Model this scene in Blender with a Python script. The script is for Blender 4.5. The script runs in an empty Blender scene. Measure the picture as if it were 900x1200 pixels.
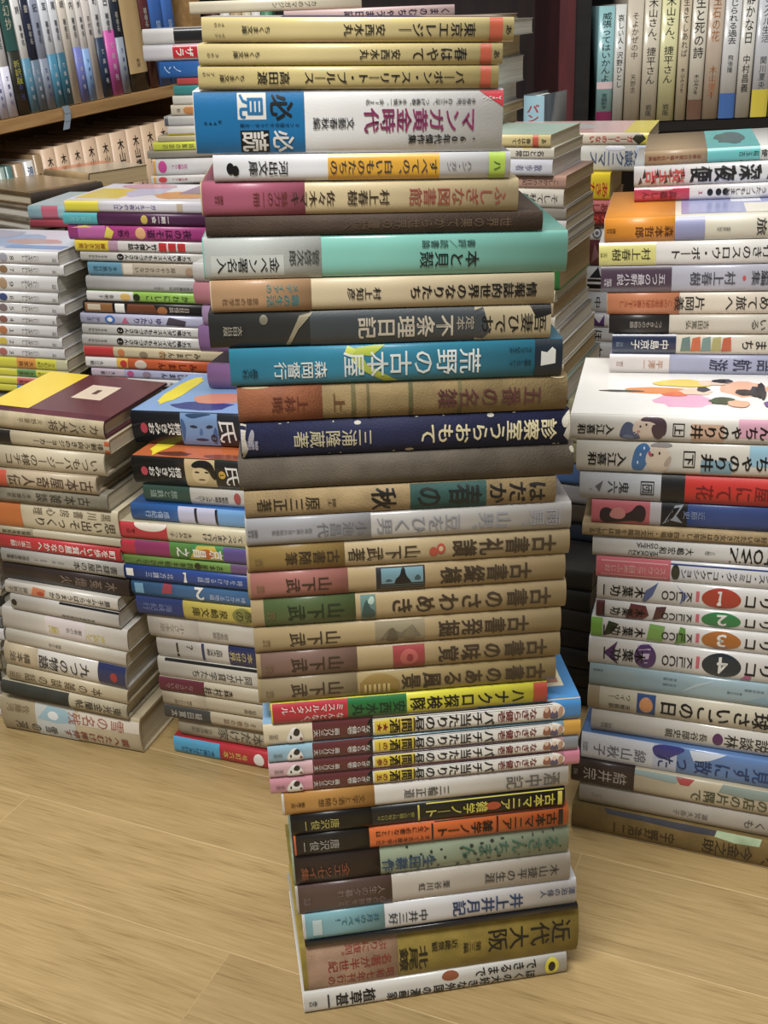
import bpy, bmesh, math, random
from mathutils import Matrix, Vector
from mathutils.geometry import tessellate_polygon
random.seed(7)
SC = bpy.context.scene
COL = SC.collection

# ------------------------------------------------------------------ camera, world, lamps, exposure
PITCH, ROLL, FPX = math.radians(23.8), 0.04, 1350.0
cam = bpy.data.cameras.new('camera')
cam_o = bpy.data.objects.new('camera', cam)
COL.objects.link(cam_o)
cam.sensor_fit = 'VERTICAL'
cam.sensor_height = 36.0
cam.lens = FPX / 1200.0 * 36.0
cam.clip_start = 0.01
cam_o.matrix_world = (Matrix.Translation((0, -0.588, 0.641)) @ Matrix.Rotation(math.pi / 2 - PITCH, 4, 'X')
                      @ Matrix.Rotation(ROLL, 4, 'Z').inverted())
SC.camera = cam_o

SC.view_settings.view_transform = 'Standard'
SC.view_settings.look = 'None'
SC.view_settings.gamma = 1.0
SC.view_settings.use_curve_mapping = False
SC.view_settings.exposure = 0.04

w = bpy.data.worlds.new('room_light')
SC.world = w
w.use_nodes = True
w.node_tree.nodes['Background'].inputs[0].default_value = (0.95, 0.97, 1.0, 1)
w.node_tree.nodes['Background'].inputs[1].default_value = 0.17


def lamp(name, loc, target, sx, sy, power, col):
    l = bpy.data.lights.new(name, 'AREA')
    l.shape = 'RECTANGLE'
    l.size, l.size_y, l.energy, l.color = sx, sy, power, col
    o = bpy.data.objects.new(name, l)
    COL.objects.link(o)
    o.location = loc
    d = Vector(target) - Vector(loc)
    o.rotation_euler = d.to_track_quat('-Z', 'Y').to_euler()
    return o


lamp('ceiling_lamp', (-0.4, -0.95, 2.35), (0.0, 0.15, 0.2), 1.2, 0.35, 70, (1.0, 0.985, 0.965))
lamp('rear_ceiling_lamp', (0.1, 0.45, 2.4), (0.0, 0.3, 0), 1.2, 0.3, 24, (1.0, 0.985, 0.97))

# ------------------------------------------------------------------ materials
MATS = {}


def lin(h):
    h = h.lstrip('#')
    if len(h) == 3:
        h = ''.join(c * 2 for c in h)
    v = [int(h[i:i + 2], 16) / 255 for i in (0, 2, 4)]
    g = .3 * v[0] + .59 * v[1] + .11 * v[2]
    v = [g + (c - g) * .9 for c in v]
    return tuple((c / 12.92 if c <= 0.04045 else ((c + 0.055) / 1.055) ** 2.4) for c in v) + (1,)


def mat(h, kind='paper'):
    """printed paper / cloth in one colour, with a little mottling, fibre bump and gloss"""
    key = (h, kind)
    if key in MATS:
        return MATS[key]
    m = bpy.data.materials.new('%s_%s' % (kind, h.strip('#')))
    m.use_nodes = True
    nt = m.node_tree
    N, Lk = nt.nodes, nt.links
    p = N['Principled BSDF']
    c = lin(h)
    if kind == 'ink':
        p.inputs['Base Color'].default_value = c
        p.inputs['Roughness'].default_value = 0.5
        MATS[key] = m
        return m
    tc = N.new('ShaderNodeTexCoord')
    nz = N.new('ShaderNodeTexNoise')
    nz.inputs['Scale'].default_value = 35 if kind != 'worn' else 55
    nz.inputs['Detail'].default_value = 6
    Lk.new(tc.outputs['Object'], nz.inputs['Vector'])
    rp = N.new('ShaderNodeValToRGB')
    a = {'paper': 0.93, 'cloth': 0.86, 'worn': 0.66, 'gloss': 0.97}[kind]
    rp.color_ramp.elements[0].position = 0.3
    rp.color_ramp.elements[1].position = 0.68
    rp.color_ramp.elements[0].color = tuple(x * a for x in c[:3]) + (1,)
    rp.color_ramp.elements[1].color = tuple(min(1, x * 1.03) for x in c[:3]) + (1,)
    Lk.new(nz.outputs['Fac'], rp.inputs['Fac'])
    Lk.new(rp.outputs['Color'], p.inputs['Base Color'])
    bz = N.new('ShaderNodeTexNoise')
    bz.inputs['Scale'].default_value = 900 if kind != 'gloss' else 90
    bz.inputs['Detail'].default_value = 3
    Lk.new(tc.outputs['Object'], bz.inputs['Vector'])
    bp = N.new('ShaderNodeBump')
    bp.inputs['Strength'].default_value = {'paper': .12, 'cloth': .35, 'worn': .5, 'gloss': .06}[kind]
    bp.inputs['Distance'].default_value = 0.0006
    Lk.new(bz.outputs['Fac'], bp.inputs['Height'])
    Lk.new(bp.outputs['Normal'], p.inputs['Normal'])
    p.inputs['Roughness'].default_value = {'paper': .42, 'cloth': .62, 'worn': .75, 'gloss': .26}[kind]
    p.inputs['Coat Weight'].default_value = {'paper': .12, 'cloth': 0, 'worn': 0, 'gloss': .35}[kind]
    p.inputs['Coat Roughness'].default_value = 0.2
    MATS[key] = m
    return m


def page_mat(tone):
    key = ('pages', tone)
    if key in MATS:
        return MATS[key]
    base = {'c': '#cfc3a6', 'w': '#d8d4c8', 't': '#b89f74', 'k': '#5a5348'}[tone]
    m = bpy.data.materials.new('page_edges_' + tone)
    m.use_nodes = True
    nt = m.node_tree
    N, Lk = nt.nodes, nt.links
    p = N['Principled BSDF']
    c = lin(base)
    tc = N.new('ShaderNodeTexCoord')
    mp = N.new('ShaderNodeMapping')
    mp.inputs['Scale'].default_value = (6, 6, 900)
    Lk.new(tc.outputs['Object'], mp.inputs['Vector'])
    nz = N.new('ShaderNodeTexNoise')
    nz.inputs['Scale'].default_value = 1.6
    nz.inputs['Detail'].default_value = 4
    Lk.new(mp.outputs['Vector'], nz.inputs['Vector'])
    rp = N.new('ShaderNodeValToRGB')
    rp.color_ramp.elements[0].position = .34
    rp.color_ramp.elements[1].position = .6
    rp.color_ramp.elements[0].color = tuple(x * .72 for x in c[:3]) + (1,)
    rp.color_ramp.elements[1].color = c
    Lk.new(nz.outputs['Fac'], rp.inputs['Fac'])
    Lk.new(rp.outputs['Color'], p.inputs['Base Color'])
    bp = N.new('ShaderNodeBump')
    bp.inputs['Strength'].default_value = .5
    bp.inputs['Distance'].default_value = .0004
    Lk.new(nz.outputs['Fac'], bp.inputs['Height'])
    Lk.new(bp.outputs['Normal'], p.inputs['Normal'])
    p.inputs['Roughness'].default_value = .85
    MATS[key] = m
    return m


def wood_mat(name, light, dark, scale=(1, 14, 14), rough=.5, coat=0.0):
    m = bpy.data.materials.new(name)
    m.use_nodes = True
    nt = m.node_tree
    N, Lk = nt.nodes, nt.links
    p = N['Principled BSDF']
    tc = N.new('ShaderNodeTexCoord')
    mp = N.new('ShaderNodeMapping')
    mp.inputs['Scale'].default_value = scale
    Lk.new(tc.outputs['Object'], mp.inputs['Vector'])
    nz = N.new('ShaderNodeTexNoise')
    nz.inputs['Scale'].default_value = 3
    nz.inputs['Detail'].default_value = 8
    nz.inputs['Distortion'].default_value = .6
    Lk.new(mp.outputs['Vector'], nz.inputs['Vector'])
    rp = N.new('ShaderNodeValToRGB')
    rp.color_ramp.elements[0].position = .35
    rp.color_ramp.elements[1].position = .65
    rp.color_ramp.elements[0].color = lin(dark)
    rp.color_ramp.elements[1].color = lin(light)
    Lk.new(nz.outputs['Fac'], rp.inputs['Fac'])
    Lk.new(rp.outputs['Color'], p.inputs['Base Color'])
    p.inputs['Roughness'].default_value = rough
    p.inputs['Coat Weight'].default_value = coat
    return m


# ------------------------------------------------------------------ mesh helpers
def link(name, me, parent=None, m=None):
    o = bpy.data.objects.new(name, me)
    COL.objects.link(o)
    if parent:
        o.parent = parent
    if m is not None:
        me.materials.append(m)
    return o


def from_bm(name, bm, parent=None, m=None, smooth=False):
    me = bpy.data.meshes.new(name)
    bm.to_mesh(me)
    bm.free()
    if smooth:
        for p in me.polygons:
            p.use_smooth = True
    return link(name, me, parent, m)


def box_bm(bm, x0, x1, y0, y1, z0, z1, bev=0.0):
    r = bmesh.ops.create_cube(bm, size=1)
    for v in r['verts']:
        v.co = Vector((x0 + (v.co.x + .5) * (x1 - x0), y0 + (v.co.y + .5) * (y1 - y0), z0 + (v.co.z + .5) * (z1 - z0)))
    if bev:
        es = list({e for v in r['verts'] for e in v.link_edges})
        bmesh.ops.bevel(bm, geom=es, offset=bev, segments=2, affect='EDGES')


def struct(o):
    o['kind'] = 'structure'
    return o


# ------------------------------------------------------------------ glyphs
VERT = {'ー': '｜', '、': '︑', '。': '︒', '-': '｜'}
GLYPH = {}


def make_glyphs(need):
    tmp = []
    for ch, bold in sorted(need):
        c = bpy.data.curves.new('glyph', 'FONT')
        c.body = ch
        c.resolution_u = 2
        o = bpy.data.objects.new('glyph', c)
        COL.objects.link(o)
        tmp.append((ch, bold, o))
    dg = bpy.context.evaluated_depsgraph_get()
    for ch, bold, o in tmp:
        me = bpy.data.meshes.new_from_object(o.evaluated_get(dg))
        bm = bmesh.new()                       # cut into strips so that the glyph can follow a rounded spine
        bm.from_mesh(me)
        for cut in (.1, .22, .34, .46, .58, .7, .82):
            bmesh.ops.bisect_plane(bm, geom=bm.verts[:] + bm.edges[:] + bm.faces[:], plane_co=(cut, 0, 0), plane_no=(1, 0, 0))
        bm.verts.index_update()
        vs, fs, V0, F0 = [(v.co.x, v.co.y) for v in bm.verts], [tuple(v.index for v in f.verts) for f in bm.faces], [], []
        for dx, dy in (((-.02, -.012), (.02, 0), (0, .02), (-.012, .012)) if bold else ((-.008, -.006), (.008, .006))):
            k = len(V0)
            V0 += [(x + dx, y + dy) for x, y in vs]
            F0 += [tuple(k + q for q in f) for f in fs]
        GLYPH[(ch, bold)] = (V0, F0)
        bm.free()
        bpy.data.meshes.remove(me)
    for ch, bold, o in tmp:
        c = o.data
        bpy.data.objects.remove(o)
        bpy.data.curves.remove(c)


# ------------------------------------------------------------------ books
def spine_y(t, kind, T):
    """how far the spine surface lies behind its foremost line, t in 0..1 over the thickness"""
    u = abs(2 * t - 1)
    b = min(.0036, .17 * T) if kind == 'h' else min(.0022, .15 * T)
    return b * u ** (2.6 if kind == 'h' else 3.6)


def outline(kind, T, D, off=0.0, n=14):
    """cross-section of a cover in (y, z): lower fore-edge, round the spine, upper fore-edge"""
    pts = [(D, -off)]
    b = spine_y(0, kind, T)
    if kind == 'h':
        g = b + .0075
        if D > g + .01:
            pts += [(g + .003, -off), (g, .0006 - off), (g - .003, -off)]
    pts += [(b + .0012, -off)]
    for i in range(n + 1):
        t = i / n
        pts.append((spine_y(t, kind, T) - off, -off * (1 - t) + (T + off) * t + (off * 0)))
    pts += [(b + .0012, T + off)]
    if kind == 'h':
        g = b + .0075
        if D > g + .01:
            pts += [(g - .003, T + off), (g, T - .0006 + off), (g + .003, T + off)]
    pts += [(D, T + off)]
    return pts


def shell(name, kind, T, D, x0, x1, th, m, parent, off=0.0):
    """a folded sheet of thickness th following the cover outline between x0 and x1"""
    o = outline(kind, T, D, off)
    i = []
    b = spine_y(0, kind, T) + th
    n = len(o)
    cz = T / 2
    for (y, z) in o:
        zz = min(max(z, -off + th), T + off - th)
        yy = y if y > b + .0012 else max(y + th, y + th)
        i.append((min(yy, D), zz))
    bm = bmesh.new()
    rings = []
    for x in (x0, x1):
        rings.append(([bm.verts.new((x, y, z)) for y, z in o], [bm.verts.new((x, y, z)) for y, z in i]))
    (oa, ia), (ob, ib) = rings
    for k in range(n - 1):
        f = bm.faces.new((oa[k], ob[k], ob[k + 1], oa[k + 1]))
        f.smooth = True
        bm.faces.new((ia[k + 1], ib[k + 1], ib[k], ia[k]))
        bm.faces.new((oa[k + 1], ia[k + 1], ia[k], oa[k]))
        bm.faces.new((ob[k], ib[k], ib[k + 1], ob[k + 1]))
    for k in (0, n - 1):
        a = (oa[k], ia[k], ib[k], ob[k])
        bm.faces.new(a if k else a[::-1])
    bmesh.ops.recalc_face_normals(bm, faces=bm.faces)
    return from_bm(name, bm, parent, m)


def page_block(kind, T, D, L, th, m, parent):
    mg = .0032 if kind == 'h' else .0006
    b = spine_y(0, kind, T) + th + (.0022 if kind == 'h' else .0003)
    n = 9
    z0, z1 = th + .0002, T - th - .0002
    back, fore = [], []
    for k in range(n + 1):
        t = k / n
        u = 2 * t - 1
        hump = (min(.004, .2 * T) if kind == 'h' else min(.001, .06 * T)) * (1 - u * u)
        back.append((b - (hump * .5 if kind == 'h' else 0), z0 + (z1 - z0) * t))
        fore.append((D - mg - hump, z0 + (z1 - z0) * t))
    ring = back + fore[::-1]
    bm = bmesh.new()
    A = [bm.verts.new((mg, y, z)) for y, z in ring]
    B = [bm.verts.new((L - mg, y, z)) for y, z in ring]
    for k in range(len(ring)):
        k2 = (k + 1) % len(ring)
        bm.faces.new((A[k], A[k2], B[k2], B[k]))
    bm.faces.new(A[::-1])
    bm.faces.new(B)
    bmesh.ops.recalc_face_normals(bm, faces=bm.faces)
    return from_bm('page_block', bm, parent, m)


def spine_patch(bm, kind, T, x0, x1, v0, v1, off, mi=0, n=10):
    rows = []
    for k in range(n + 1):
        t = v0 + (v1 - v0) * k / n
        y = spine_y(t, kind, T) - off
        rows.append([bm.verts.new((x, y, t * T)) for x in (x0, x1)])
    for k in range(n):
        f = bm.faces.new((rows[k][0], rows[k][1], rows[k + 1][1], rows[k + 1][0]))
        f.material_index = mi
        f.smooth = True


def ellipse_patch(bm, kind, T, xc, vc, rx, rv, off, mi):
    n, rings = 24, 5
    prev = None
    xc, rx = xc / 1000, rx / 1000
    P = lambda x, v: (x, spine_y(min(max(v, 0), 1), kind, T) - off, min(max(v, 0.01), .99) * T)
    for r in range(rings + 1):
        q = r / rings
        if r == 0:
            cur = [bm.verts.new(P(xc, vc))] * n
        else:
            cur = [bm.verts.new(P(xc + rx * q * math.cos(2 * math.pi * k / n), vc + rv * q * math.sin(2 * math.pi * k / n))) for k in range(n)]
        if prev:
            for k in range(n):
                k2 = (k + 1) % n
                vs = [prev[k], cur[k], cur[k2]] if r == 1 else [prev[k], cur[k], cur[k2], prev[k2]]
                f = bm.faces.new(vs)
                f.material_index = mi
        prev = cur


def rounded(pts):
    for _ in range(2):
        q = []
        for k in range(len(pts)):
            (x0, v0), (x1, v1) = pts[k], pts[(k + 1) % len(pts)]
            q += [(x0 * .75 + x1 * .25, v0 * .75 + v1 * .25), (x0 * .25 + x1 * .75, v0 * .25 + v1 * .75)]
        pts = q
    return pts


def poly_patch(bm, kind, T, pts, off, mi):
    """a filled outline in (mm along the spine, fraction of thickness), cut fine so it follows the curved spine"""
    P3 = [Vector((x / 1000, v * T, 0)) for x, v in pts]
    n = 5
    for tri in tessellate_polygon([P3]):
        A, B, Cc = (P3[q] if isinstance(q, int) else q for q in tri)
        g = {}
        for i in range(n + 1):
            for j in range(n + 1 - i):
                p = A + (B - A) * (i / n) + (Cc - A) * (j / n)
                t = min(max(p.y / T, .008), .992)
                g[(i, j)] = bm.verts.new((p.x, spine_y(t, kind, T) - off, t * T))
        for i in range(n):
            for j in range(n - i):
                for vs in (((i, j), (i + 1, j), (i, j + 1)), ((i + 1, j), (i + 1, j + 1), (i, j + 1))):
                    if all(q in g for q in vs):
                        bm.faces.new([g[q] for q in vs]).material_index = mi


def lettering(kind, T, L, items, off, col, parent, name):
    V, F = [], []
    for it in items:
        s, xr, xl, vc, vs = it[0], it[1] / 1000, it[2] / 1000, it[3], it[4]
        fl = it[6] if len(it) > 6 else ''
        bold = 'b' in fl
        if 'h' in fl:                      # roman letters read along the spine
            size = vs * T / .72
            x = xr
            wid = []
            for ch in s:
                g = GLYPH[(ch, bold)][0]
                wid.append((max((p[0] for p in g), default=.3) + .06))
            sc = (xr - xl) / sum(wid)
            for ch, wd in zip(s, wid):
                if x > L - .001:
                    x -= wd * sc
                    continue
                g, fc = GLYPH[(ch, bold)]
                b0 = len(V)
                for px, py in g:
                    t = min(max(vc - (py - .36) * size / T, 0.01), .99)
                    V.append((x - px * sc, spine_y(t, kind, T) - off, t * T))
                F += [tuple(b0 + i for i in f) for f in fc]
                x -= wd * sc
            continue
        adv = (xr - xl) / len(s)
        gx, gz = adv * .98, vs * T
        gx = min(gx, gz * 1.5)
        for k, ch in enumerate(s):
            ch = VERT.get(ch, ch)
            g, fc = GLYPH[(ch, bold)]
            ctr = xr - adv * (k + .5)
            if ctr > L - adv * .45 or ctr < adv * .45:
                continue
            wide = .5 if not (ch.isascii()) else (max((p[0] for p in g), default=.6) / 2)
            b0 = len(V)
            for px, py in g:
                t = min(max(vc - (px - wide) * gz / T, 0.01), .99)
                V.append((ctr + (py - .38) * gx, spine_y(t, kind, T) - off, t * T))
            F += [tuple(b0 + i for i in f) for f in fc]
    if not V:
        return None
    me = bpy.data.meshes.new(name)
    me.from_pydata(V, [], F)
    return link(name, me, parent, mat(col, 'ink'))


def cover_art(kind, T, D, L, items, parent):
    bm = bmesh.new()
    me_m = []
    g = .013 if kind == 'h' else .003
    for k, (a, b, c, d, col) in enumerate(items):
        z = T + .00012 + .00006 * k
        x0, x1 = a * L, b * L
        y0, y1 = g + c * (D - g - .0004), g + d * (D - g - .0004)
        n = 8 if (0 < c or d < 1) and k > 0 and (a > 0.03 and b < .97) and kind != 'h' else 0
        if n:                                # printed figures get a rounded, irregular outline
            cx, cy, rx, ry = (x0 + x1) / 2, (y0 + y1) / 2, (x1 - x0) / 2, (y1 - y0) / 2
            rnd = random.Random(k * 13 + int(L * 1e5))
            vs = []
            for q in range(18):
                an = 2 * math.pi * q / 18
                rr = rnd.uniform(.78, 1.05)
                vs.append(bm.verts.new((cx + rx * rr * math.cos(an), cy + ry * rr * math.sin(an), z)))
        else:
            vs = [bm.verts.new(p) for p in ((x0, y0, z), (x1, y0, z), (x1, y1, z), (x0, y1, z))]
        f = bm.faces.new(vs)
        f.material_index = k
        me_m.append(col)
    o = from_bm('cover_picture', bm, parent)
    for c in me_m:
        o.data.materials.append(mat(c, 'gloss'))
    return o


def make_book(b, category='book'):
    kind, T, D, L = b['kind'], b['T'], b['D'], b['L']
    lab = b['lab']
    root = bpy.data.objects.new('comic_book' if 'comic' in lab else 'paperback_book' if 'paperback' in lab else 'hardcover_book' if 'hardback' in lab else 'book', None)
    COL.objects.link(root)
    root.empty_display_size = .02
    root['label'], root['category'] = b['lab'], category
    if b.get('grp'):
        root['group'] = b['grp']
    old = b.get('old', 0)
    mk = 'worn' if old else ('cloth' if kind == 'h' and not b.get('jacket', 1) else ('gloss' if b.get('pg') == 'w' else 'paper'))
    th = min(.0022 if kind == 'h' else .0007, T * .16)
    shell('cover', kind, T, D, 0, L, th, mat(b['c'], mk), root)
    page_block(kind, T, D, L, th, page_mat(b.get('pg', 'c')), root)
    off = .00012
    band = None
    if b.get('obi'):
        x0, x1, c = b['obi']
        band = shell('paper_band', kind, T, D - .001, x0 / 1000 + .0002, x1 / 1000, .00013, mat(c, 'worn' if old else 'paper'), root, off=.00015)
        off = .0003
    for x0, x1, c in b.get('pan', ()):
        bm = bmesh.new()
        spine_patch(bm, kind, T, x0 / 1000, x1 / 1000, 0.01, .99, off + .00004)
        from_bm('spine_panel', bm, root, mat(c, mk))
    if b.get('pan'):
        off += .0001
    if b.get('pic'):
        groups = []                            # figures that touch one another are one printed picture
        for k, p in enumerate(b['pic']):
            if p[0] == 'r':
                lo, hi = p[1], p[2]
            elif p[0] == 'e':
                lo, hi = p[1] - p[3], p[1] + p[3]
            else:
                lo, hi = min(q[0] for q in p[1]), max(q[0] for q in p[1])
            hit = [g for g in groups if g[0] <= hi + .6 and g[1] >= lo - .6]
            new = [lo, hi, [(k, p)]]
            for g in hit:
                new = [min(new[0], g[0]), max(new[1], g[1]), g[2] + new[2]]
                groups.remove(g)
            groups.append(new)
        for g in groups:
            bm = bmesh.new()
            cols = []
            for k, p in sorted(g[2], key=lambda q: q[0]):
                c = p[-1]
                if c not in cols:
                    cols.append(c)
                mi, of = cols.index(c), off + .00004 + .000012 * k
                if p[0] == 'r':
                    spine_patch(bm, kind, T, p[1] / 1000, p[2] / 1000, max(p[3], .01), min(p[4], .99), of, mi)
                elif p[0] == 'e':
                    ellipse_patch(bm, kind, T, p[1], p[2], p[3], p[4], of, mi)
                else:
                    poly_patch(bm, kind, T, rounded(p[1]) if p[0] == 'b' else p[1], of, mi)
            o = from_bm('printed_pattern' if len(g[2]) > 14 else 'spine_picture', bm, root)
            for c in cols:
                o.data.materials.append(mat(c, mk))
        off += .0001 + .000012 * len(b['pic'])
    for k, t in enumerate(b.get('tx', ())):
        own = band if band and t[1] <= b['obi'][1] + 1 else root
        lettering(kind, T, L, [t], off + .0001, t[5], own, 'title_lettering' if k == 0 else 'spine_lettering')
    if b.get('cov'):
        cover_art(kind, T, D, L, b['cov'], root)
    return root


def lay(root, b):
    root.matrix_world = (Matrix.Translation(b['loc']) @ Matrix.Rotation(math.radians(b['yaw']), 4, 'Z')
                         @ Matrix.Rotation(-b.get('tilt', 0), 4, 'Y'))


def copy_tree(o, parent=None):
    c = o.copy()
    COL.objects.link(c)
    c.parent = parent
    for ch in o.children:
        copy_tree(ch, c)
    return c


# ------------------------------------------------------------------ floor of oak planks, walls
def make_floor():
    th = math.radians(-24.2)
    d, n = Vector((math.cos(th), math.sin(th), 0)), Vector((-math.sin(th), math.cos(th), 0))
    rows = {-2: -.33, -1: -.143, 0: -.409, 1: .072, 2: -.22, 3: .31, -3: .12, -4: -.3}
    bm = bmesh.new()
    tone = bm.faces.layers.float.new('plank_tone')
    rnd = random.Random(3)
    W_, Ln, ch = .0992, .91, .0004
    for r in range(-9, 26):
        u0 = rows.get(r, rnd.uniform(-.45, .45))
        v0 = .0075 + r * W_
        for k in range(-4, 4):
            a, b = u0 + k * Ln, u0 + (k + 1) * Ln
            P = lambda u, v, z: d * u + n * v + Vector((0, 0, z))
            t = rnd.random()
            if (r, k) == (-1, 0):
                t = .36
            if (r, k) == (-1, -1):
                t = .85
            if (r, k) == (1, 0):
                t = .25
            if (r, k) == (0, 0):
                t = .7
            if (r, k) == (0, -1):
                t = .9
            o = [bm.verts.new(P(u, v, -.0006)) for u, v in ((a, v0), (b, v0), (b, v0 + W_), (a, v0 + W_))]
            i = [bm.verts.new(P(u, v, 0)) for u, v in ((a + ch, v0 + ch), (b - ch, v0 + ch), (b - ch, v0 + W_ - ch), (a + ch, v0 + W_ - ch))]
            f = bm.faces.new(i)
            f[tone] = t
            for q in range(4):
                g = bm.faces.new((o[q], o[(q + 1) % 4], i[(q + 1) % 4], i[q]))
                g.material_index = 1
    o = from_bm('floor', bm)
    m = bpy.data.materials.new('oak_planks')
    m.use_nodes = True
    nt = m.node_tree
    N, Lk = nt.nodes, nt.links
    p = N['Principled BSDF']
    tc = N.new('ShaderNodeTexCoord')
    at = N.new('ShaderNodeAttribute')
    at.attribute_name = 'plank_tone'
    rot = N.new('ShaderNodeMapping')
    rot.inputs['Rotation'].default_value = (0, 0, -th)
    Lk.new(tc.outputs['Object'], rot.inputs['Vector'])
    sh = N.new('ShaderNodeVectorMath')
    sh.operation = 'MULTIPLY_ADD'
    sh.inputs[1].default_value = (1, 1, 1)
    cmb = N.new('ShaderNodeCombineXYZ')
    ml = N.new('ShaderNodeMath')
    ml.operation = 'MULTIPLY'
    ml.inputs[1].default_value = 9.7
    Lk.new(at.outputs['Fac'], ml.inputs[0])
    Lk.new(ml.outputs[0], cmb.inputs[0])
    Lk.new(ml.outputs[0], cmb.inputs[2])
    Lk.new(rot.outputs['Vector'], sh.inputs[0])
    Lk.new(cmb.outputs[0], sh.inputs[2])
    # broad cathedral figure
    s1 = N.new('ShaderNodeMapping')
    s1.inputs['Scale'].default_value = (2.0, 12, 1)
    Lk.new(sh.outputs[0], s1.inputs['Vector'])
    n1 = N.new('ShaderNodeTexNoise')
    n1.inputs['Scale'].default_value = 1.0
    n1.inputs['Detail'].default_value = 2
    Lk.new(s1.outputs['Vector'], n1.inputs['Vector'])
    wv = N.new('ShaderNodeMath')
    wv.operation = 'MULTIPLY'
    wv.inputs[1].default_value = 7
    Lk.new(n1.outputs['Fac'], wv.inputs[0])
    fr = N.new('ShaderNodeMath')
    fr.operation = 'SINE'
    w2 = N.new('ShaderNodeMath')
    w2.operation = 'MULTIPLY'
    w2.inputs[1].default_value = 6.2832
    Lk.new(wv.outputs[0], w2.inputs[0])
    Lk.new(w2.outputs[0], fr.inputs[0])
    # fine pores
    s2 = N.new('ShaderNodeMapping')
    s2.inputs['Scale'].default_value = (26, 520, 1)
    Lk.new(sh.outputs[0], s2.inputs['Vector'])
    n2 = N.new('ShaderNodeTexNoise')
    n2.inputs['Scale'].default_value = 1.0
    n2.inputs['Detail'].default_value = 5
    Lk.new(s2.outputs['Vector'], n2.inputs['Vector'])
    ad = N.new('ShaderNodeMath')
    ad.operation = 'MULTIPLY_ADD'
    ad.inputs[1].default_value = .05
    Lk.new(fr.outputs[0], ad.inputs[0])
    pr = N.new('ShaderNodeMath')
    pr.operation = 'MULTIPLY_ADD'
    pr.inputs[1].default_value, pr.inputs[2].default_value = .7, .15
    Lk.new(n2.outputs['Fac'], pr.inputs[0])
    Lk.new(pr.outputs[0], ad.inputs[2])
    rp = N.new('ShaderNodeValToRGB')
    e = rp.color_ramp.elements
    e[0].position, e[1].position = .27, .68
    e[0].color, e[1].color = lin('#7b6337'), lin('#a88d5c')
    q = e.new(.43)
    q.color = lin('#987e4e')
    Lk.new(ad.outputs[0], rp.inputs['Fac'])
    hs = N.new('ShaderNodeHueSaturation')
    mr = N.new('ShaderNodeMapRange')
    mr.inputs[3].default_value, mr.inputs[4].default_value = .9, 1.08
    Lk.new(at.outputs['Fac'], mr.inputs[0])
    Lk.new(mr.outputs[0], hs.inputs['Value'])
    Lk.new(rp.outputs['Color'], hs.inputs['Color'])
    Lk.new(hs.outputs['Color'], p.inputs['Base Color'])
    p.inputs['Roughness'].default_value = .42
    bp = N.new('ShaderNodeBump')
    bp.inputs['Strength'].default_value = .15
    bp.inputs['Distance'].default_value = .0005
    Lk.new(n2.outputs['Fac'], bp.inputs['Height'])
    Lk.new(bp.outputs['Normal'], p.inputs['Normal'])
    o.data.materials.append(m)
    o.data.materials.append(mat('#c2a878', 'cloth'))  # lighter chamfers: worn edges plus painted-in light caught on the bevels
    struct(o)
    bm = bmesh.new()
    box_bm(bm, -1.95, 2.35, -1.5, 2.1, -.05, -.0007)
    struct(from_bm('floor_base', bm, None, mat('#6a5236', 'cloth')))


make_floor()
wallm = mat('#b9b2a6', 'cloth')
bm = bmesh.new()
box_bm(bm, -1.9, 2.3, 2.0, 2.06, 0, 2.6)
struct(from_bm('wall_back', bm, None, wallm))

# left bookcase, turned towards the room: local x runs along its shelves, local z up
FL = Matrix.Translation((-.3936, 1.12, .530)) @ Matrix.Rotation(math.radians(55), 4, 'Z') @ Matrix.Rotation(-.065, 4, 'Y')
FL_FLAT = Matrix.Translation((-.3936, 1.12, 0)) @ Matrix.Rotation(math.radians(55), 4, 'Z')
FR = Matrix.Translation((0, 1.4, .447))


def case(name, label, frame, parts, m, tilt=0):
    r = bpy.data.objects.new(name, None)
    COL.objects.link(r)
    r.matrix_world = frame
    r['label'], r['category'] = label, 'bookcase'
    for nm, b in parts:
        bm = bmesh.new()
        box_bm(bm, *b, bev=.0012)
        o = from_bm(nm, bm, r, m[nm] if isinstance(m, dict) else m)
        if tilt and nm == 'shelf_board':           # the loose boards sit a peg lower at one end
            o.matrix_local = Matrix.Translation((0, 0, .53)) @ Matrix.Rotation(-tilt, 4, 'Y') @ Matrix.Translation((0, 0, -.53))
    return r


oak = wood_mat('tan_veneer', '#a98250', '#8f6a3c', (3, 30, 30))
dark = wood_mat('dark_stain', '#2a1714', '#1a0e0c', (20, 20, 2), .45, .1)
maroon = wood_mat('maroon_stain', '#5a2226', '#451a1d', (20, 20, 2), .4, .15)
black = wood_mat('black_board', '#191615', '#100e0d', (3, 20, 20), .45)
case('bookcase', 'tan wooden bookcase with sloping row of white-spined books', FL_FLAT,
     [('side_panel', (.228, .25, -.003, .27, 0, 1.15)), ('side_panel', (-.62, -.60, -.003, .27, 0, 1.15)),
      ('back_panel', (-.60, .228, .255, .27, 0, 1.15)), ('shelf_board', (-.60, .228, -.004, .255, .513, .5295)),
      ('shelf_board', (-.60, .228, -.004, .255, .273, .289)), ('shelf_board', (-.60, .228, -.004, .255, .03, .048)),
      ('shelf_board', (-.60, .228, -.004, .255, .82, .836))], oak, .065)
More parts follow.
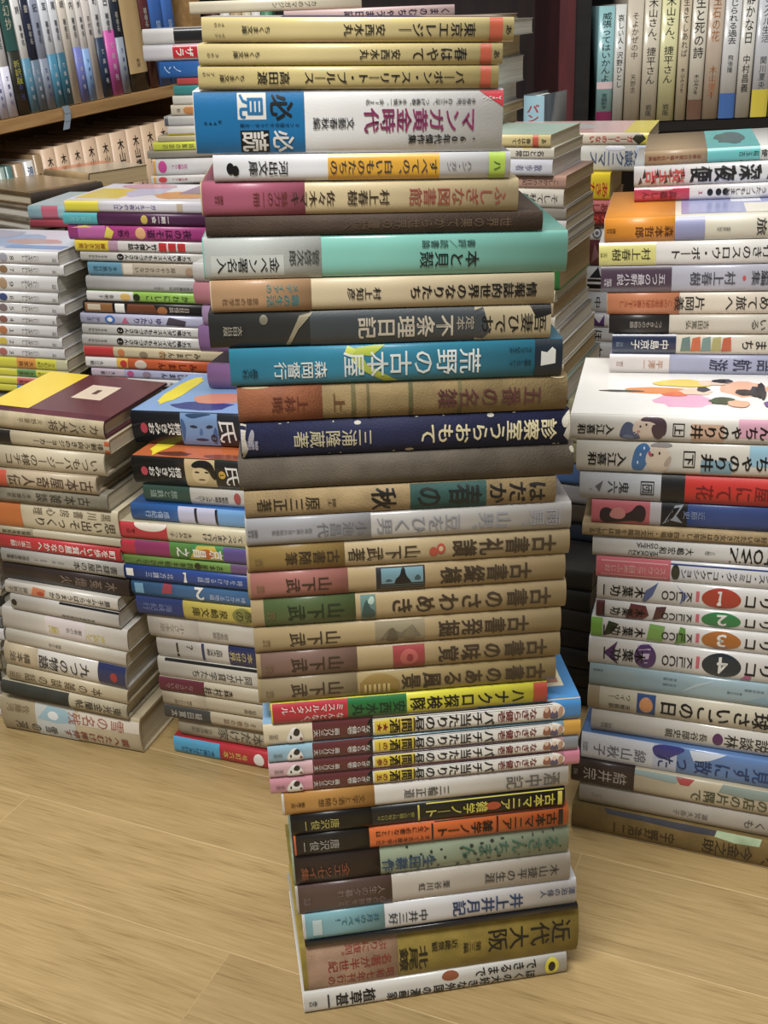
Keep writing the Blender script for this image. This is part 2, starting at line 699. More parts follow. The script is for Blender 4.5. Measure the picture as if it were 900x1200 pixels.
case('bookcase', 'dark bookcase with maroon post behind the stacks', Matrix.Translation((0, 1.4, 0)),
     [('side_panel', (-.285, -.262, 0, .3, 0, 1.25)), ('divider_post', (.31, .336, -.004, .3, 0, 1.25)),
      ('divider_panel', (.336, .362, .004, .3, 0, 1.25)),
      ('side_panel', (1.0, 1.025, 0, .3, 0, 1.25)), ('back_panel', (-.262, 1.0, .285, .3, 0, 1.25)),
      ('shelf_board', (-.262, .31, 0, .285, .43, .446)), ('shelf_board', (.362, 1.0, 0, .285, .43, .446)),
      ('shelf_board', (-.262, .31, 0, .285, .03, .05)), ('shelf_board', (.362, 1.0, 0, .285, .03, .05)),
      ('shelf_board', (.362, 1.0, 0, .285, .80, .816)), ('shelf_board', (-.262, .31, 0, .285, .84, .856)), ('top_board', (-.285, 1.025, 0, .3, 1.25, 1.27))],
     {'side_panel': dark, 'divider_post': maroon, 'divider_panel': black, 'back_panel': dark, 'shelf_board': black, 'top_board': dark})
bm = bmesh.new()
for q, (dx, dz) in enumerate(((0, 0), (.002, -.010), (-.001, -.020), (-.006, -.030))):
    if q:
        px, pz = pv
        vs = [bm.verts.new(p) for p in ((px, -.0062, pz), (px + .011, -.0062, pz), (dx + .011, -.0066, dz), (dx, -.0066, dz))]
        bm.faces.new(vs)
    pv = (dx, dz)
bmesh.ops.remove_doubles(bm, verts=bm.verts, dist=1e-5)
bmesh.ops.solidify(bm, geom=bm.faces[:], thickness=.0006)
o = from_bm('hanging_tag', bm, None, mat('#7f8e9a', 'gloss'))
o.matrix_world = FL @ Matrix.Translation((-.048, 0, .002))
o['label'], o['category'] = 'small grey-blue plastic strip hanging on the edge of the sloping tan shelf', 'tag'

SHELVED = [
{'kind':'s','c':'#c8c6c8','lab':'pale book standing on the sloping tan shelf','grp':'row of books on the tan shelf','T':0.011,'L':0.188,'D':0.13,'loc':(-0.1611,0,0.0005),'lean':0,'frame':FL,'tx':[('木の話',174.8,116.6,0.5,0.5,'#3a3a40'),('著者名',109.0,82.7,0.5,0.4,'#4a4a52')],'pg':'w'},
{'kind':'s','c':'#bfc0c4','lab':'silver-white book standing on the sloping tan shelf','grp':'row of books on the tan shelf','T':0.0126,'L':0.188,'D':0.13,'loc':(-0.1465,0,0.0005),'lean':0,'frame':FL,'tx':[('詩と旅',174.8,116.6,0.5,0.5,'#3a3a40'),('著者名',109.0,82.7,0.5,0.4,'#4a4a52')],'pg':'w'},
{'kind':'s','c':'#c9c8cc','lab':'white book with lavender lettering at its foot standing on the sloping tan shelf','grp':'row of books on the tan shelf','T':0.0128,'L':0.188,'D':0.13,'loc':(-0.1326,0,0.0005),'lean':0,'frame':FL,'obi':(0.2,56.4,'#c4c4d8'),'tx':[('作家論',174.8,116.6,0.5,0.5,'#3a3a40'),('著者名',109.0,82.7,0.5,0.4,'#4a4a52'),('文庫新刊',47.9,11.3,0.5,0.3,'#4a4c8a')],'pg':'w'},
{'kind':'s','c':'#cbcac8','lab':'white book with violet print at its foot standing on the sloping tan shelf','grp':'row of books on the tan shelf','T':0.0146,'L':0.188,'D':0.13,'loc':(-0.1169,0,0.0005),'lean':0,'frame':FL,'obi':(0.2,62.0,'#cac8d6'),'tx':[('短編集',174.8,116.6,0.5,0.5,'#3a3a40'),('著者名',109.0,82.7,0.5,0.4,'#4a4a52'),('文庫新刊',52.7,12.4,0.5,0.3,'#4a4c8a')],'pg':'w'},
{'kind':'s','c':'#2d3a38','lab':'dark olive book with teal head standing on the sloping tan shelf','grp':'row of books on the tan shelf','T':0.0199,'L':0.188,'D':0.13,'loc':(-0.0949,0,0.0005),'lean':0,'frame':FL,'pan':[(79.0,188.0,'#2f5650')],'obi':(0.2,79.0,'#23231a'),'tx':[('夢幻抄',150.4,103.4,0.5,0.5,'#c0b8a0'),('新訳版',67.7,37.6,0.5,0.5,'#b8b43c'),('文庫新刊',67.1,15.8,0.5,0.3,'#4a4c8a')],'pg':'w'},
{'kind':'s','c':'#cfcdc8','lab':'white book with steel-blue band standing on the sloping tan shelf','grp':'row of books on the tan shelf','T':0.0132,'L':0.188,'D':0.13,'loc':(-0.0805,0,0.0005),'lean':0,'frame':FL,'obi':(0.2,67.7,'#4d7f98'),'tx':[('風の詩',174.8,116.6,0.5,0.5,'#3a3a40'),('著者名',109.0,82.7,0.5,0.4,'#4a4a52'),('文庫新刊',57.5,13.5,0.5,0.3,'#d0d0d4')],'pg':'w'},
{'kind':'s','c':'#20263a','lab':'navy book with slate band standing on the sloping tan shelf','grp':'row of books on the tan shelf','T':0.0134,'L':0.188,'D':0.13,'loc':(-0.066,0,0.0005),'lean':0,'frame':FL,'obi':(0.2,63.9,'#5a6c7c'),'tx':[('夜の書',174.8,116.6,0.5,0.5,'#c9c4b8'),('著者名',109.0,82.7,0.5,0.4,'#b9b4a8'),('文庫新刊',54.3,12.8,0.5,0.3,'#d0d0d4')],'pg':'w'},
{'kind':'s','c':'#8c92a4','lab':'slate-grey book standing on the sloping tan shelf','grp':'row of books on the tan shelf','T':0.0144,'L':0.188,'D':0.13,'loc':(-0.0505,0,0.0005),'lean':0,'frame':FL,'obi':(0.2,63.9,'#7a8290'),'tx':[('花の記',174.8,116.6,0.5,0.5,'#3a3a40'),('著者名',109.0,82.7,0.5,0.4,'#4a4a52'),('文庫新刊',54.3,12.8,0.5,0.3,'#4a4c8a')],'pg':'w'},
{'kind':'s','c':'#c9ccd0','lab':'white book with blue band, wider standing on the sloping tan shelf','grp':'row of books on the tan shelf','T':0.0146,'L':0.188,'D':0.13,'loc':(-0.0348,0,0.0005),'lean':0,'frame':FL,'obi':(0.2,67.7,'#3f7c98'),'tx':[('犬の耳',174.8,116.6,0.5,0.5,'#3a3a40'),('著者名',109.0,82.7,0.5,0.4,'#4a4a52'),('文庫新刊',57.5,13.5,0.5,0.3,'#d0d0d4')],'pg':'w'},
{'kind':'s','c':'#cccdd0','lab':'white book with teal band, narrow standing on the sloping tan shelf','grp':'row of books on the tan shelf','T':0.0144,'L':0.188,'D':0.13,'loc':(-0.0192,0,0.0005),'lean':0,'frame':FL,'obi':(0.2,67.7,'#2c5f72'),'tx':[('犬の尾',174.8,116.6,0.5,0.5,'#3a3a40'),('著者名',109.0,82.7,0.5,0.4,'#4a4a52'),('文庫新刊',57.5,13.5,0.5,0.3,'#d0d0d4')],'pg':'w'},
{'kind':'s','c':'#cdc3b4','lab':'cream book without band standing on the sloping tan shelf','grp':'row of books on the tan shelf','T':0.0142,'L':0.188,'D':0.13,'loc':(-0.0039,0,0.0005),'lean':0,'frame':FL,'tx':[('城の崎',174.8,116.6,0.5,0.5,'#3a3a40'),('著者名',109.0,82.7,0.5,0.4,'#4a4a52')],'pg':'w'},
{'kind':'s','c':'#d0cac0','lab':'white book with periwinkle band standing on the sloping tan shelf','grp':'row of books on the tan shelf','T':0.014,'L':0.188,'D':0.13,'loc':(0.0112,0,0.0005),'lean':0,'frame':FL,'obi':(0.2,71.4,'#6a72b4'),'tx':[('東京案内',174.8,116.6,0.5,0.5,'#3a3a40'),('著者名',109.0,82.7,0.5,0.4,'#4a4a52'),('文庫新刊',60.7,14.3,0.5,0.3,'#d0d0d4')],'pg':'w'},
{'kind':'s','c':'#cfc9c2','lab':'white book with sky-blue band standing on the sloping tan shelf','grp':'row of books on the tan shelf','T':0.012,'L':0.188,'D':0.13,'loc':(0.0243,0,0.0005),'lean':0,'frame':FL,'obi':(0.2,67.7,'#7a9cc8'),'tx':[('東京散歩',174.8,116.6,0.5,0.5,'#3a3a40'),('著者名',109.0,82.7,0.5,0.4,'#4a4a52'),('文庫新刊',57.5,13.5,0.5,0.3,'#4a4c8a')],'pg':'w'},
{'kind':'s','c':'#cdc4bc','lab':'cream book with red lettering standing on the sloping tan shelf','grp':'row of books on the tan shelf','T':0.0135,'L':0.188,'D':0.13,'loc':(0.0388,0,0.0005),'lean':0,'frame':FL,'tx':[('絶壁町',178.6,124.1,0.5,0.6,'#b0303a'),('吉村著',109.0,82.7,0.5,0.4,'#5a5054')],'pg':'w'},
{'kind':'s','c':'#cbc8c4','lab':'white book with midnight-blue band standing on the sloping tan shelf','grp':'row of books on the tan shelf','T':0.0164,'L':0.188,'D':0.13,'loc':(0.0563,0,0.0005),'lean':0,'frame':FL,'obi':(0.2,79.0,'#25344e'),'tx':[('酒場町',174.8,116.6,0.5,0.5,'#3a3a40'),('著者名',109.0,82.7,0.5,0.4,'#4a4a52'),('文庫新刊',67.1,15.8,0.5,0.3,'#d0d0d4')],'pg':'w'},
{'kind':'s','c':'#cfcdcc','lab':'white book with bright pink band standing on the sloping tan shelf','grp':'row of books on the tan shelf','T':0.0194,'L':0.188,'D':0.13,'loc':(0.0769,0,0.0005),'lean':0,'frame':FL,'obi':(0.2,86.5,'#c0509a'),'tx':[('何れの日',174.8,116.6,0.5,0.5,'#3a3a40'),('著者名',109.0,82.7,0.5,0.4,'#4a4a52'),('文庫新刊',73.5,17.3,0.5,0.3,'#d0d0d4')],'pg':'w'},
{'kind':'s','c':'#232a36','lab':'black book with grey band standing on the sloping tan shelf','grp':'row of books on the tan shelf','T':0.0147,'L':0.188,'D':0.13,'loc':(0.0927,0,0.0005),'lean':0,'frame':FL,'obi':(0.2,75.2,'#8a929c'),'tx':[('吾妻鏡',174.8,116.6,0.5,0.5,'#c9c4b8'),('著者名',109.0,82.7,0.5,0.4,'#b9b4a8'),('文庫新刊',63.9,15.0,0.5,0.3,'#4a4c8a')],'pg':'w'},
{'kind':'s','c':'#2a2a2c','lab':'wide black book with tan title strip standing on the sloping tan shelf','grp':'row of books on the tan shelf','T':0.0364,'L':0.2,'D':0.13,'loc':(0.1315,0,0.0005),'lean':0,'frame':FL,'pan':[(24.0,200.0,'#b99a68')],'tx':[('国文学全集',180.0,132.0,0.5,0.34,'#8a3a28'),('岩波',44.0,32.0,0.5,0.2,'#5a4630')],'pg':'w'},
{'kind':'s','c':'#5a2a2c','lab':'maroon book standing on the sloping tan shelf','grp':'row of books on the tan shelf','T':0.0184,'L':0.188,'D':0.13,'loc':(0.1518,0,0.0005),'lean':0,'frame':FL,'tx':[('上原隆',174.8,116.6,0.5,0.5,'#c9c4b8'),('著者名',109.0,82.7,0.5,0.4,'#b9b4a8')],'pg':'w'},
{'kind':'s','c':'#3a66b4','lab':'cobalt blue book standing on the sloping tan shelf','grp':'row of books on the tan shelf','T':0.0252,'L':0.205,'D':0.13,'loc':(0.1783,0,0.0005),'lean':0,'frame':FL,'tx':[('ヘヴン',198.8,123.0,0.5,0.5,'#a8c0e4'),('国',92.2,73.8,0.5,0.36,'#a8c0e4')],'pg':'w'},
{'kind':'s','c':'#3f6cba','lab':'lighter cobalt blue book, nearest the side panel standing on the sloping tan shelf','grp':'row of books on the tan shelf','T':0.0228,'L':0.205,'D':0.13,'loc':(0.2023,0,0.0005),'lean':0,'frame':FL,'tx':[('ヘヴン',198.8,123.0,0.5,0.5,'#a8c0e4'),('国',92.2,73.8,0.5,0.36,'#a8c0e4')],'pg':'w'},
{'kind':'h','c':'#9a9080','lab':'grey-tan book at the dark end in the row under the sloping shelf','grp':'row of boxed books under the sloping shelf','T':0.0103,'L':0.182,'D':0.13,'loc':(-0.1688,0,-0.2398),'lean':0,'frame':FL,'tx':[('文集',163.8,127.4,0.5,0.4,'#55442c')],'pg':'w'},
{'kind':'h','c':'#8a9a90','lab':'grey-green book in the row under the sloping shelf','grp':'row of boxed books under the sloping shelf','T':0.0097,'L':0.182,'D':0.13,'loc':(-0.1585,0,-0.2398),'lean':0,'frame':FL,'tx':[('文集',163.8,127.4,0.5,0.4,'#55442c')],'pg':'w'},
{'kind':'h','c':'#4a6a66','lab':'teal book in the row under the sloping shelf','grp':'row of boxed books under the sloping shelf','T':0.0113,'L':0.182,'D':0.13,'loc':(-0.1458,0,-0.2398),'lean':0,'frame':FL,'tx':[('文集',163.8,127.4,0.5,0.4,'#55442c')],'pg':'w'},
{'kind':'h','c':'#9a8060','lab':'brown-tan book with small lettering in the row under the sloping shelf','grp':'row of boxed books under the sloping shelf','T':0.0176,'L':0.182,'D':0.13,'loc':(-0.1261,0,-0.2398),'lean':0,'frame':FL,'tx':[('文集',163.8,127.4,0.5,0.4,'#55442c')],'pg':'w'},
{'kind':'h','c':'#c9c6c0','lab':'white book with blue lettering in the row under the sloping shelf','grp':'row of boxed books under the sloping shelf','T':0.0157,'L':0.182,'D':0.13,'loc':(-0.109,0,-0.2398),'lean':0,'frame':FL,'tx':[('浪漫な酒',176.5,109.2,0.5,0.66,'#4a6aa0','b')],'pg':'w'},
{'kind':'h','c':'#8c7250','lab':'brown book in the row under the sloping shelf','grp':'row of boxed books under the sloping shelf','T':0.0136,'L':0.188,'D':0.13,'loc':(-0.0949,0,-0.2398),'lean':0,'frame':FL,'tx':[('文集',169.2,131.6,0.5,0.4,'#55442c')],'pg':'w'},
{'kind':'h','c':'#c0a284','lab':'first from the brown book, tan volume of a matching set under the sloping shelf','grp':'matching tan volumes under the sloping shelf','T':0.0233,'L':0.192,'D':0.13,'loc':(-0.0694,0,-0.2398),'lean':0,'frame':FL,'tx':[('木山捷平全集',182.4,80.6,0.5,0.4,'#2c2620','b')]},
{'kind':'h','c':'#bda080','lab':'second from the brown book, tan volume of a matching set under the sloping shelf','grp':'matching tan volumes under the sloping shelf','T':0.0239,'L':0.192,'D':0.13,'loc':(-0.0448,0,-0.2398),'lean':0,'frame':FL,'tx':[('木山捷平全集',182.4,80.6,0.5,0.4,'#2c2620','b')]},
{'kind':'h','c':'#c2a587','lab':'third from the brown book, tan volume of a matching set under the sloping shelf','grp':'matching tan volumes under the sloping shelf','T':0.0249,'L':0.192,'D':0.13,'loc':(-0.019,0,-0.2398),'lean':0,'frame':FL,'tx':[('木山捷平全集',182.4,80.6,0.5,0.4,'#2c2620','b')]},
{'kind':'h','c':'#c0a284','lab':'fourth from the brown book, tan volume of a matching set under the sloping shelf','grp':'matching tan volumes under the sloping shelf','T':0.0265,'L':0.192,'D':0.13,'loc':(0.0082,0,-0.2398),'lean':0,'frame':FL,'tx':[('木山捷平全集',182.4,80.6,0.5,0.4,'#2c2620','b')]},
{'kind':'h','c':'#bda080','lab':'fifth from the brown book, tan volume of a matching set under the sloping shelf','grp':'matching tan volumes under the sloping shelf','T':0.0267,'L':0.192,'D':0.13,'loc':(0.0358,0,-0.2398),'lean':0,'frame':FL,'tx':[('木山捷平全集',182.4,80.6,0.5,0.4,'#2c2620','b')]},
{'kind':'h','c':'#c2a587','lab':'sixth from the brown book, tan volume of a matching set under the sloping shelf','grp':'matching tan volumes under the sloping shelf','T':0.0312,'L':0.192,'D':0.13,'loc':(0.0678,0,-0.2398),'lean':0,'frame':FL,'tx':[('木山捷平全集',182.4,80.6,0.5,0.4,'#2c2620','b')]},
{'kind':'h','c':'#c0a284','lab':'seventh from the brown book, tan volume of a matching set under the sloping shelf','grp':'matching tan volumes under the sloping shelf','T':0.0293,'L':0.192,'D':0.13,'loc':(0.0979,0,-0.2398),'lean':0,'frame':FL,'tx':[('木山捷平全集',182.4,80.6,0.5,0.4,'#2c2620','b')]},
{'kind':'h','c':'#bda080','lab':'eighth from the brown book, tan volume of a matching set under the sloping shelf','grp':'matching tan volumes under the sloping shelf','T':0.0292,'L':0.192,'D':0.13,'loc':(0.1279,0,-0.2398),'lean':0,'frame':FL,'tx':[('木山捷平全集',182.4,80.6,0.5,0.4,'#2c2620','b')]},
{'kind':'h','c':'#c2a587','lab':'ninth from the brown book, tan volume of a matching set under the sloping shelf','grp':'matching tan volumes under the sloping shelf','T':0.0261,'L':0.192,'D':0.13,'loc':(0.1548,0,-0.2398),'lean':0,'frame':FL,'tx':[('木山捷平全集',182.4,80.6,0.5,0.4,'#2c2620','b')]},
{'kind':'h','c':'#c0a284','lab':'tenth from the brown book, tan volume of a matching set under the sloping shelf','grp':'matching tan volumes under the sloping shelf','T':0.0247,'L':0.192,'D':0.13,'loc':(0.1803,0,-0.2398),'lean':0,'frame':FL,'tx':[('木山捷平全集',182.4,80.6,0.5,0.4,'#2c2620','b')]},
{'kind':'s','c':'#86b4b6','lab':'turquoise book with pink label and maroon foot standing to the right of the maroon post','grp':'books standing beside the dark bookcase post','T':0.0258,'L':0.177,'D':0.13,'loc':(0.3993,0,0.0006),'lean':0,'frame':FR,'pan':[(0.0,17.7,'#7a2048'),(53.1,63.7,'#cfb4b4')],'tx':[('威張ってはいかんよ',168.1,63.7,0.5,0.6,'#2a3c40'),('宮脇新平',46.0,21.2,0.5,0.4,'#2a3c40')],'pg':'w'},
{'kind':'s','c':'#c9c9c2','lab':'narrow white book standing to the right of the maroon post','grp':'books standing beside the dark bookcase post','T':0.0173,'L':0.1785,'D':0.13,'loc':(0.4176,0,0.0006),'lean':0,'frame':FR,'tx':[('哀しい人・沢野ひとし',164.2,53.5,0.5,0.6,'#26221e')],'pg':'w'},
{'kind':'s','c':'#c0b5a0','lab':'grey-tan book with thin lettering standing to the right of the maroon post','grp':'books standing beside the dark bookcase post','T':0.0258,'L':0.1853,'D':0.13,'loc':(0.445,0,0.0006),'lean':0,'frame':FR,'tx':[('そよかぜの中',166.7,96.3,0.5,0.46,'#6a6050'),('天野忠',74.1,44.5,0.5,0.36,'#6a6050')],'pg':'w'},
{'kind':'s','c':'#c8bfa8','lab':'ivory book with long title standing to the right of the maroon post','grp':'books standing beside the dark bookcase post','T':0.0258,'L':0.1892,'D':0.13,'loc':(0.4725,0,0.0006),'lean':0,'frame':FR,'tx':[('木山さん、捷平さん',185.5,56.8,0.5,0.6,'#33302a'),('岩阪',26.5,7.6,0.5,0.4,'#33302a')],'pg':'w'},
{'kind':'s','c':'#d0cb98','lab':'pale yellow book with long title standing to the right of the maroon post','grp':'books standing beside the dark bookcase post','T':0.0272,'L':0.1907,'D':0.13,'loc':(0.5014,0,0.0006),'lean':0,'frame':FR,'tx':[('木山さん、捷平さん',186.9,57.2,0.5,0.6,'#33302a'),('岩阪',26.7,7.6,0.5,0.4,'#33302a')],'pg':'w'},
{'kind':'s','c':'#c0b296','lab':'narrow tan book standing to the right of the maroon post','grp':'books standing beside the dark bookcase post','T':0.0173,'L':0.1922,'D':0.13,'loc':(0.521,0,0.0006),'lean':0,'frame':FR,'tx':[('生きてしあれば',184.5,96.1,0.5,0.6,'#4a4030'),('木山みさを',80.7,42.3,0.5,0.4,'#4a4030')],'pg':'w'},
{'kind':'s','c':'#c8c0ae','lab':'white book with marbled brown foot standing to the right of the maroon post','grp':'books standing beside the dark bookcase post','T':0.0237,'L':0.1939,'D':0.13,'loc':(0.5471,0,0.0006),'lean':0,'frame':FR,'pan':[(0.0,31.0,'#6a4c3a')],'tx':[('生と死の詩',186.2,93.1,0.5,0.72,'#26221e'),('木山みさを',69.8,38.8,0.5,0.36,'#26221e')],'pg':'w'},
{'kind':'s','c':'#b7a692','lab':'taupe book with orange lettering standing to the right of the maroon post','grp':'books standing beside the dark bookcase post','T':0.0251,'L':0.1955,'D':0.13,'loc':(0.5739,0,0.0006),'lean':0,'frame':FR,'tx':[('玉石の花',187.7,117.3,0.5,0.56,'#b07040'),('木山捷平',82.1,31.3,0.5,0.5,'#a8663c')],'pg':'w'},
{'kind':'s','c':'#c9c8c6','lab':'white book with blue foot standing to the right of the maroon post','grp':'books standing beside the dark bookcase post','T':0.0258,'L':0.1946,'D':0.13,'loc':(0.6013,0,0.0006),'lean':0,'frame':FR,'pan':[(0.0,38.9,'#3f66a8')],'tx':[('封じられる過去',190.7,112.9,0.5,0.56,'#2a2a2c'),('飛浩隆',97.3,70.1,0.5,0.36,'#4a4a4c')],'pg':'w'},
{'kind':'s','c':'#cfccc2','lab':'white book with black title standing to the right of the maroon post','grp':'books standing beside the dark bookcase post','T':0.023,'L':0.1936,'D':0.13,'loc':(0.626,0,0.0006),'lean':0,'frame':FR,'tx':[('静かな日',189.8,112.3,0.5,0.66,'#26221e'),('中村昌義',96.8,38.7,0.5,0.54,'#26221e')],'pg':'w'},
{'kind':'s','c':'#bdbec2','lab':'silver-grey book with yellow foot band standing to the right of the maroon post','grp':'books standing beside the dark bookcase post','T':0.0273,'L':0.1952,'D':0.13,'loc':(0.6556,0,0.0006),'lean':0,'frame':FR,'pan':[(0.0,42.9,'#cdb93a')],'tx':[('シングル生活',191.3,113.2,0.5,0.52,'#6a6c72'),('関川夏央',93.7,42.9,0.5,0.42,'#55575c')],'pg':'w'},
{'kind':'s','c':'#c9c0ac','lab':'cream book at the far end standing to the right of the maroon post','grp':'books standing beside the dark bookcase post','T':0.0259,'L':0.1942,'D':0.13,'loc':(0.6837,0,0.0006),'lean':0,'frame':FR,'tx':[('日々の本',174.7,116.5,0.5,0.5,'#3a3630')],'pg':'w'},
{'kind':'s','c':'#9aa6a0','lab':'grey-green book at the far end standing to the right of the maroon post','grp':'books standing beside the dark bookcase post','T':0.0287,'L':0.1932,'D':0.13,'loc':(0.7147,0,0.0006),'lean':0,'frame':FR,'tx':[('旅路',173.9,115.9,0.5,0.5,'#3a3630')],'pg':'w'},
{'kind':'h','c':'#4a1c1e','lab':'maroon book standing far behind the top of the tall stack','grp':'books standing far behind the tall stack','T':0.0232,'L':0.205,'D':0.13,'loc':(-0.2304,0,0.0006),'lean':0,'frame':FR,'pg':'w'},
{'kind':'h','c':'#c4c2be','lab':'white narrow book standing far behind the top of the tall stack','grp':'books standing far behind the tall stack','T':0.0151,'L':0.205,'D':0.13,'loc':(-0.2129,0,0.0006),'lean':0,'frame':FR,'pg':'w'},
{'kind':'h','c':'#a58a64','lab':'brown book standing far behind the top of the tall stack','grp':'books standing far behind the tall stack','T':0.0178,'L':0.205,'D':0.13,'loc':(-0.1941,0,0.0006),'lean':0,'frame':FR,'pg':'w'},
{'kind':'h','c':'#bfb293','lab':'cream book standing far behind the top of the tall stack','grp':'books standing far behind the tall stack','T':0.0138,'L':0.205,'D':0.13,'loc':(-0.1794,0,0.0006),'lean':0,'frame':FR,'pg':'w'},
{'kind':'h','c':'#c4c2bc','lab':'white book standing far behind the top of the tall stack','grp':'books standing far behind the tall stack','T':0.0138,'L':0.205,'D':0.13,'loc':(-0.1646,0,0.0006),'lean':0,'frame':FR,'pg':'w'},
{'kind':'h','c':'#3f7a58','lab':'green book standing far behind the top of the tall stack','grp':'books standing far behind the tall stack','T':0.0178,'L':0.205,'D':0.13,'loc':(-0.1458,0,0.0006),'lean':0,'frame':FR,'pg':'w'}]

SHELVED.append({'kind':'h','c':'#4c5358','lab':'pale blue spined book with red kana standing behind the small paperbacks','T':.026,'L':.15,'D':.075,'loc':(0,0,0),
                'frame':Matrix.Translation((0.2033,.82,0.3877)) @ Matrix.Rotation(math.radians(-30),4,'Z'),'pg':'w','pan':[(0,149,'#9cc3d0')],'tx':[('パン',140,119,.5,.62,'#b03a34','b')]})


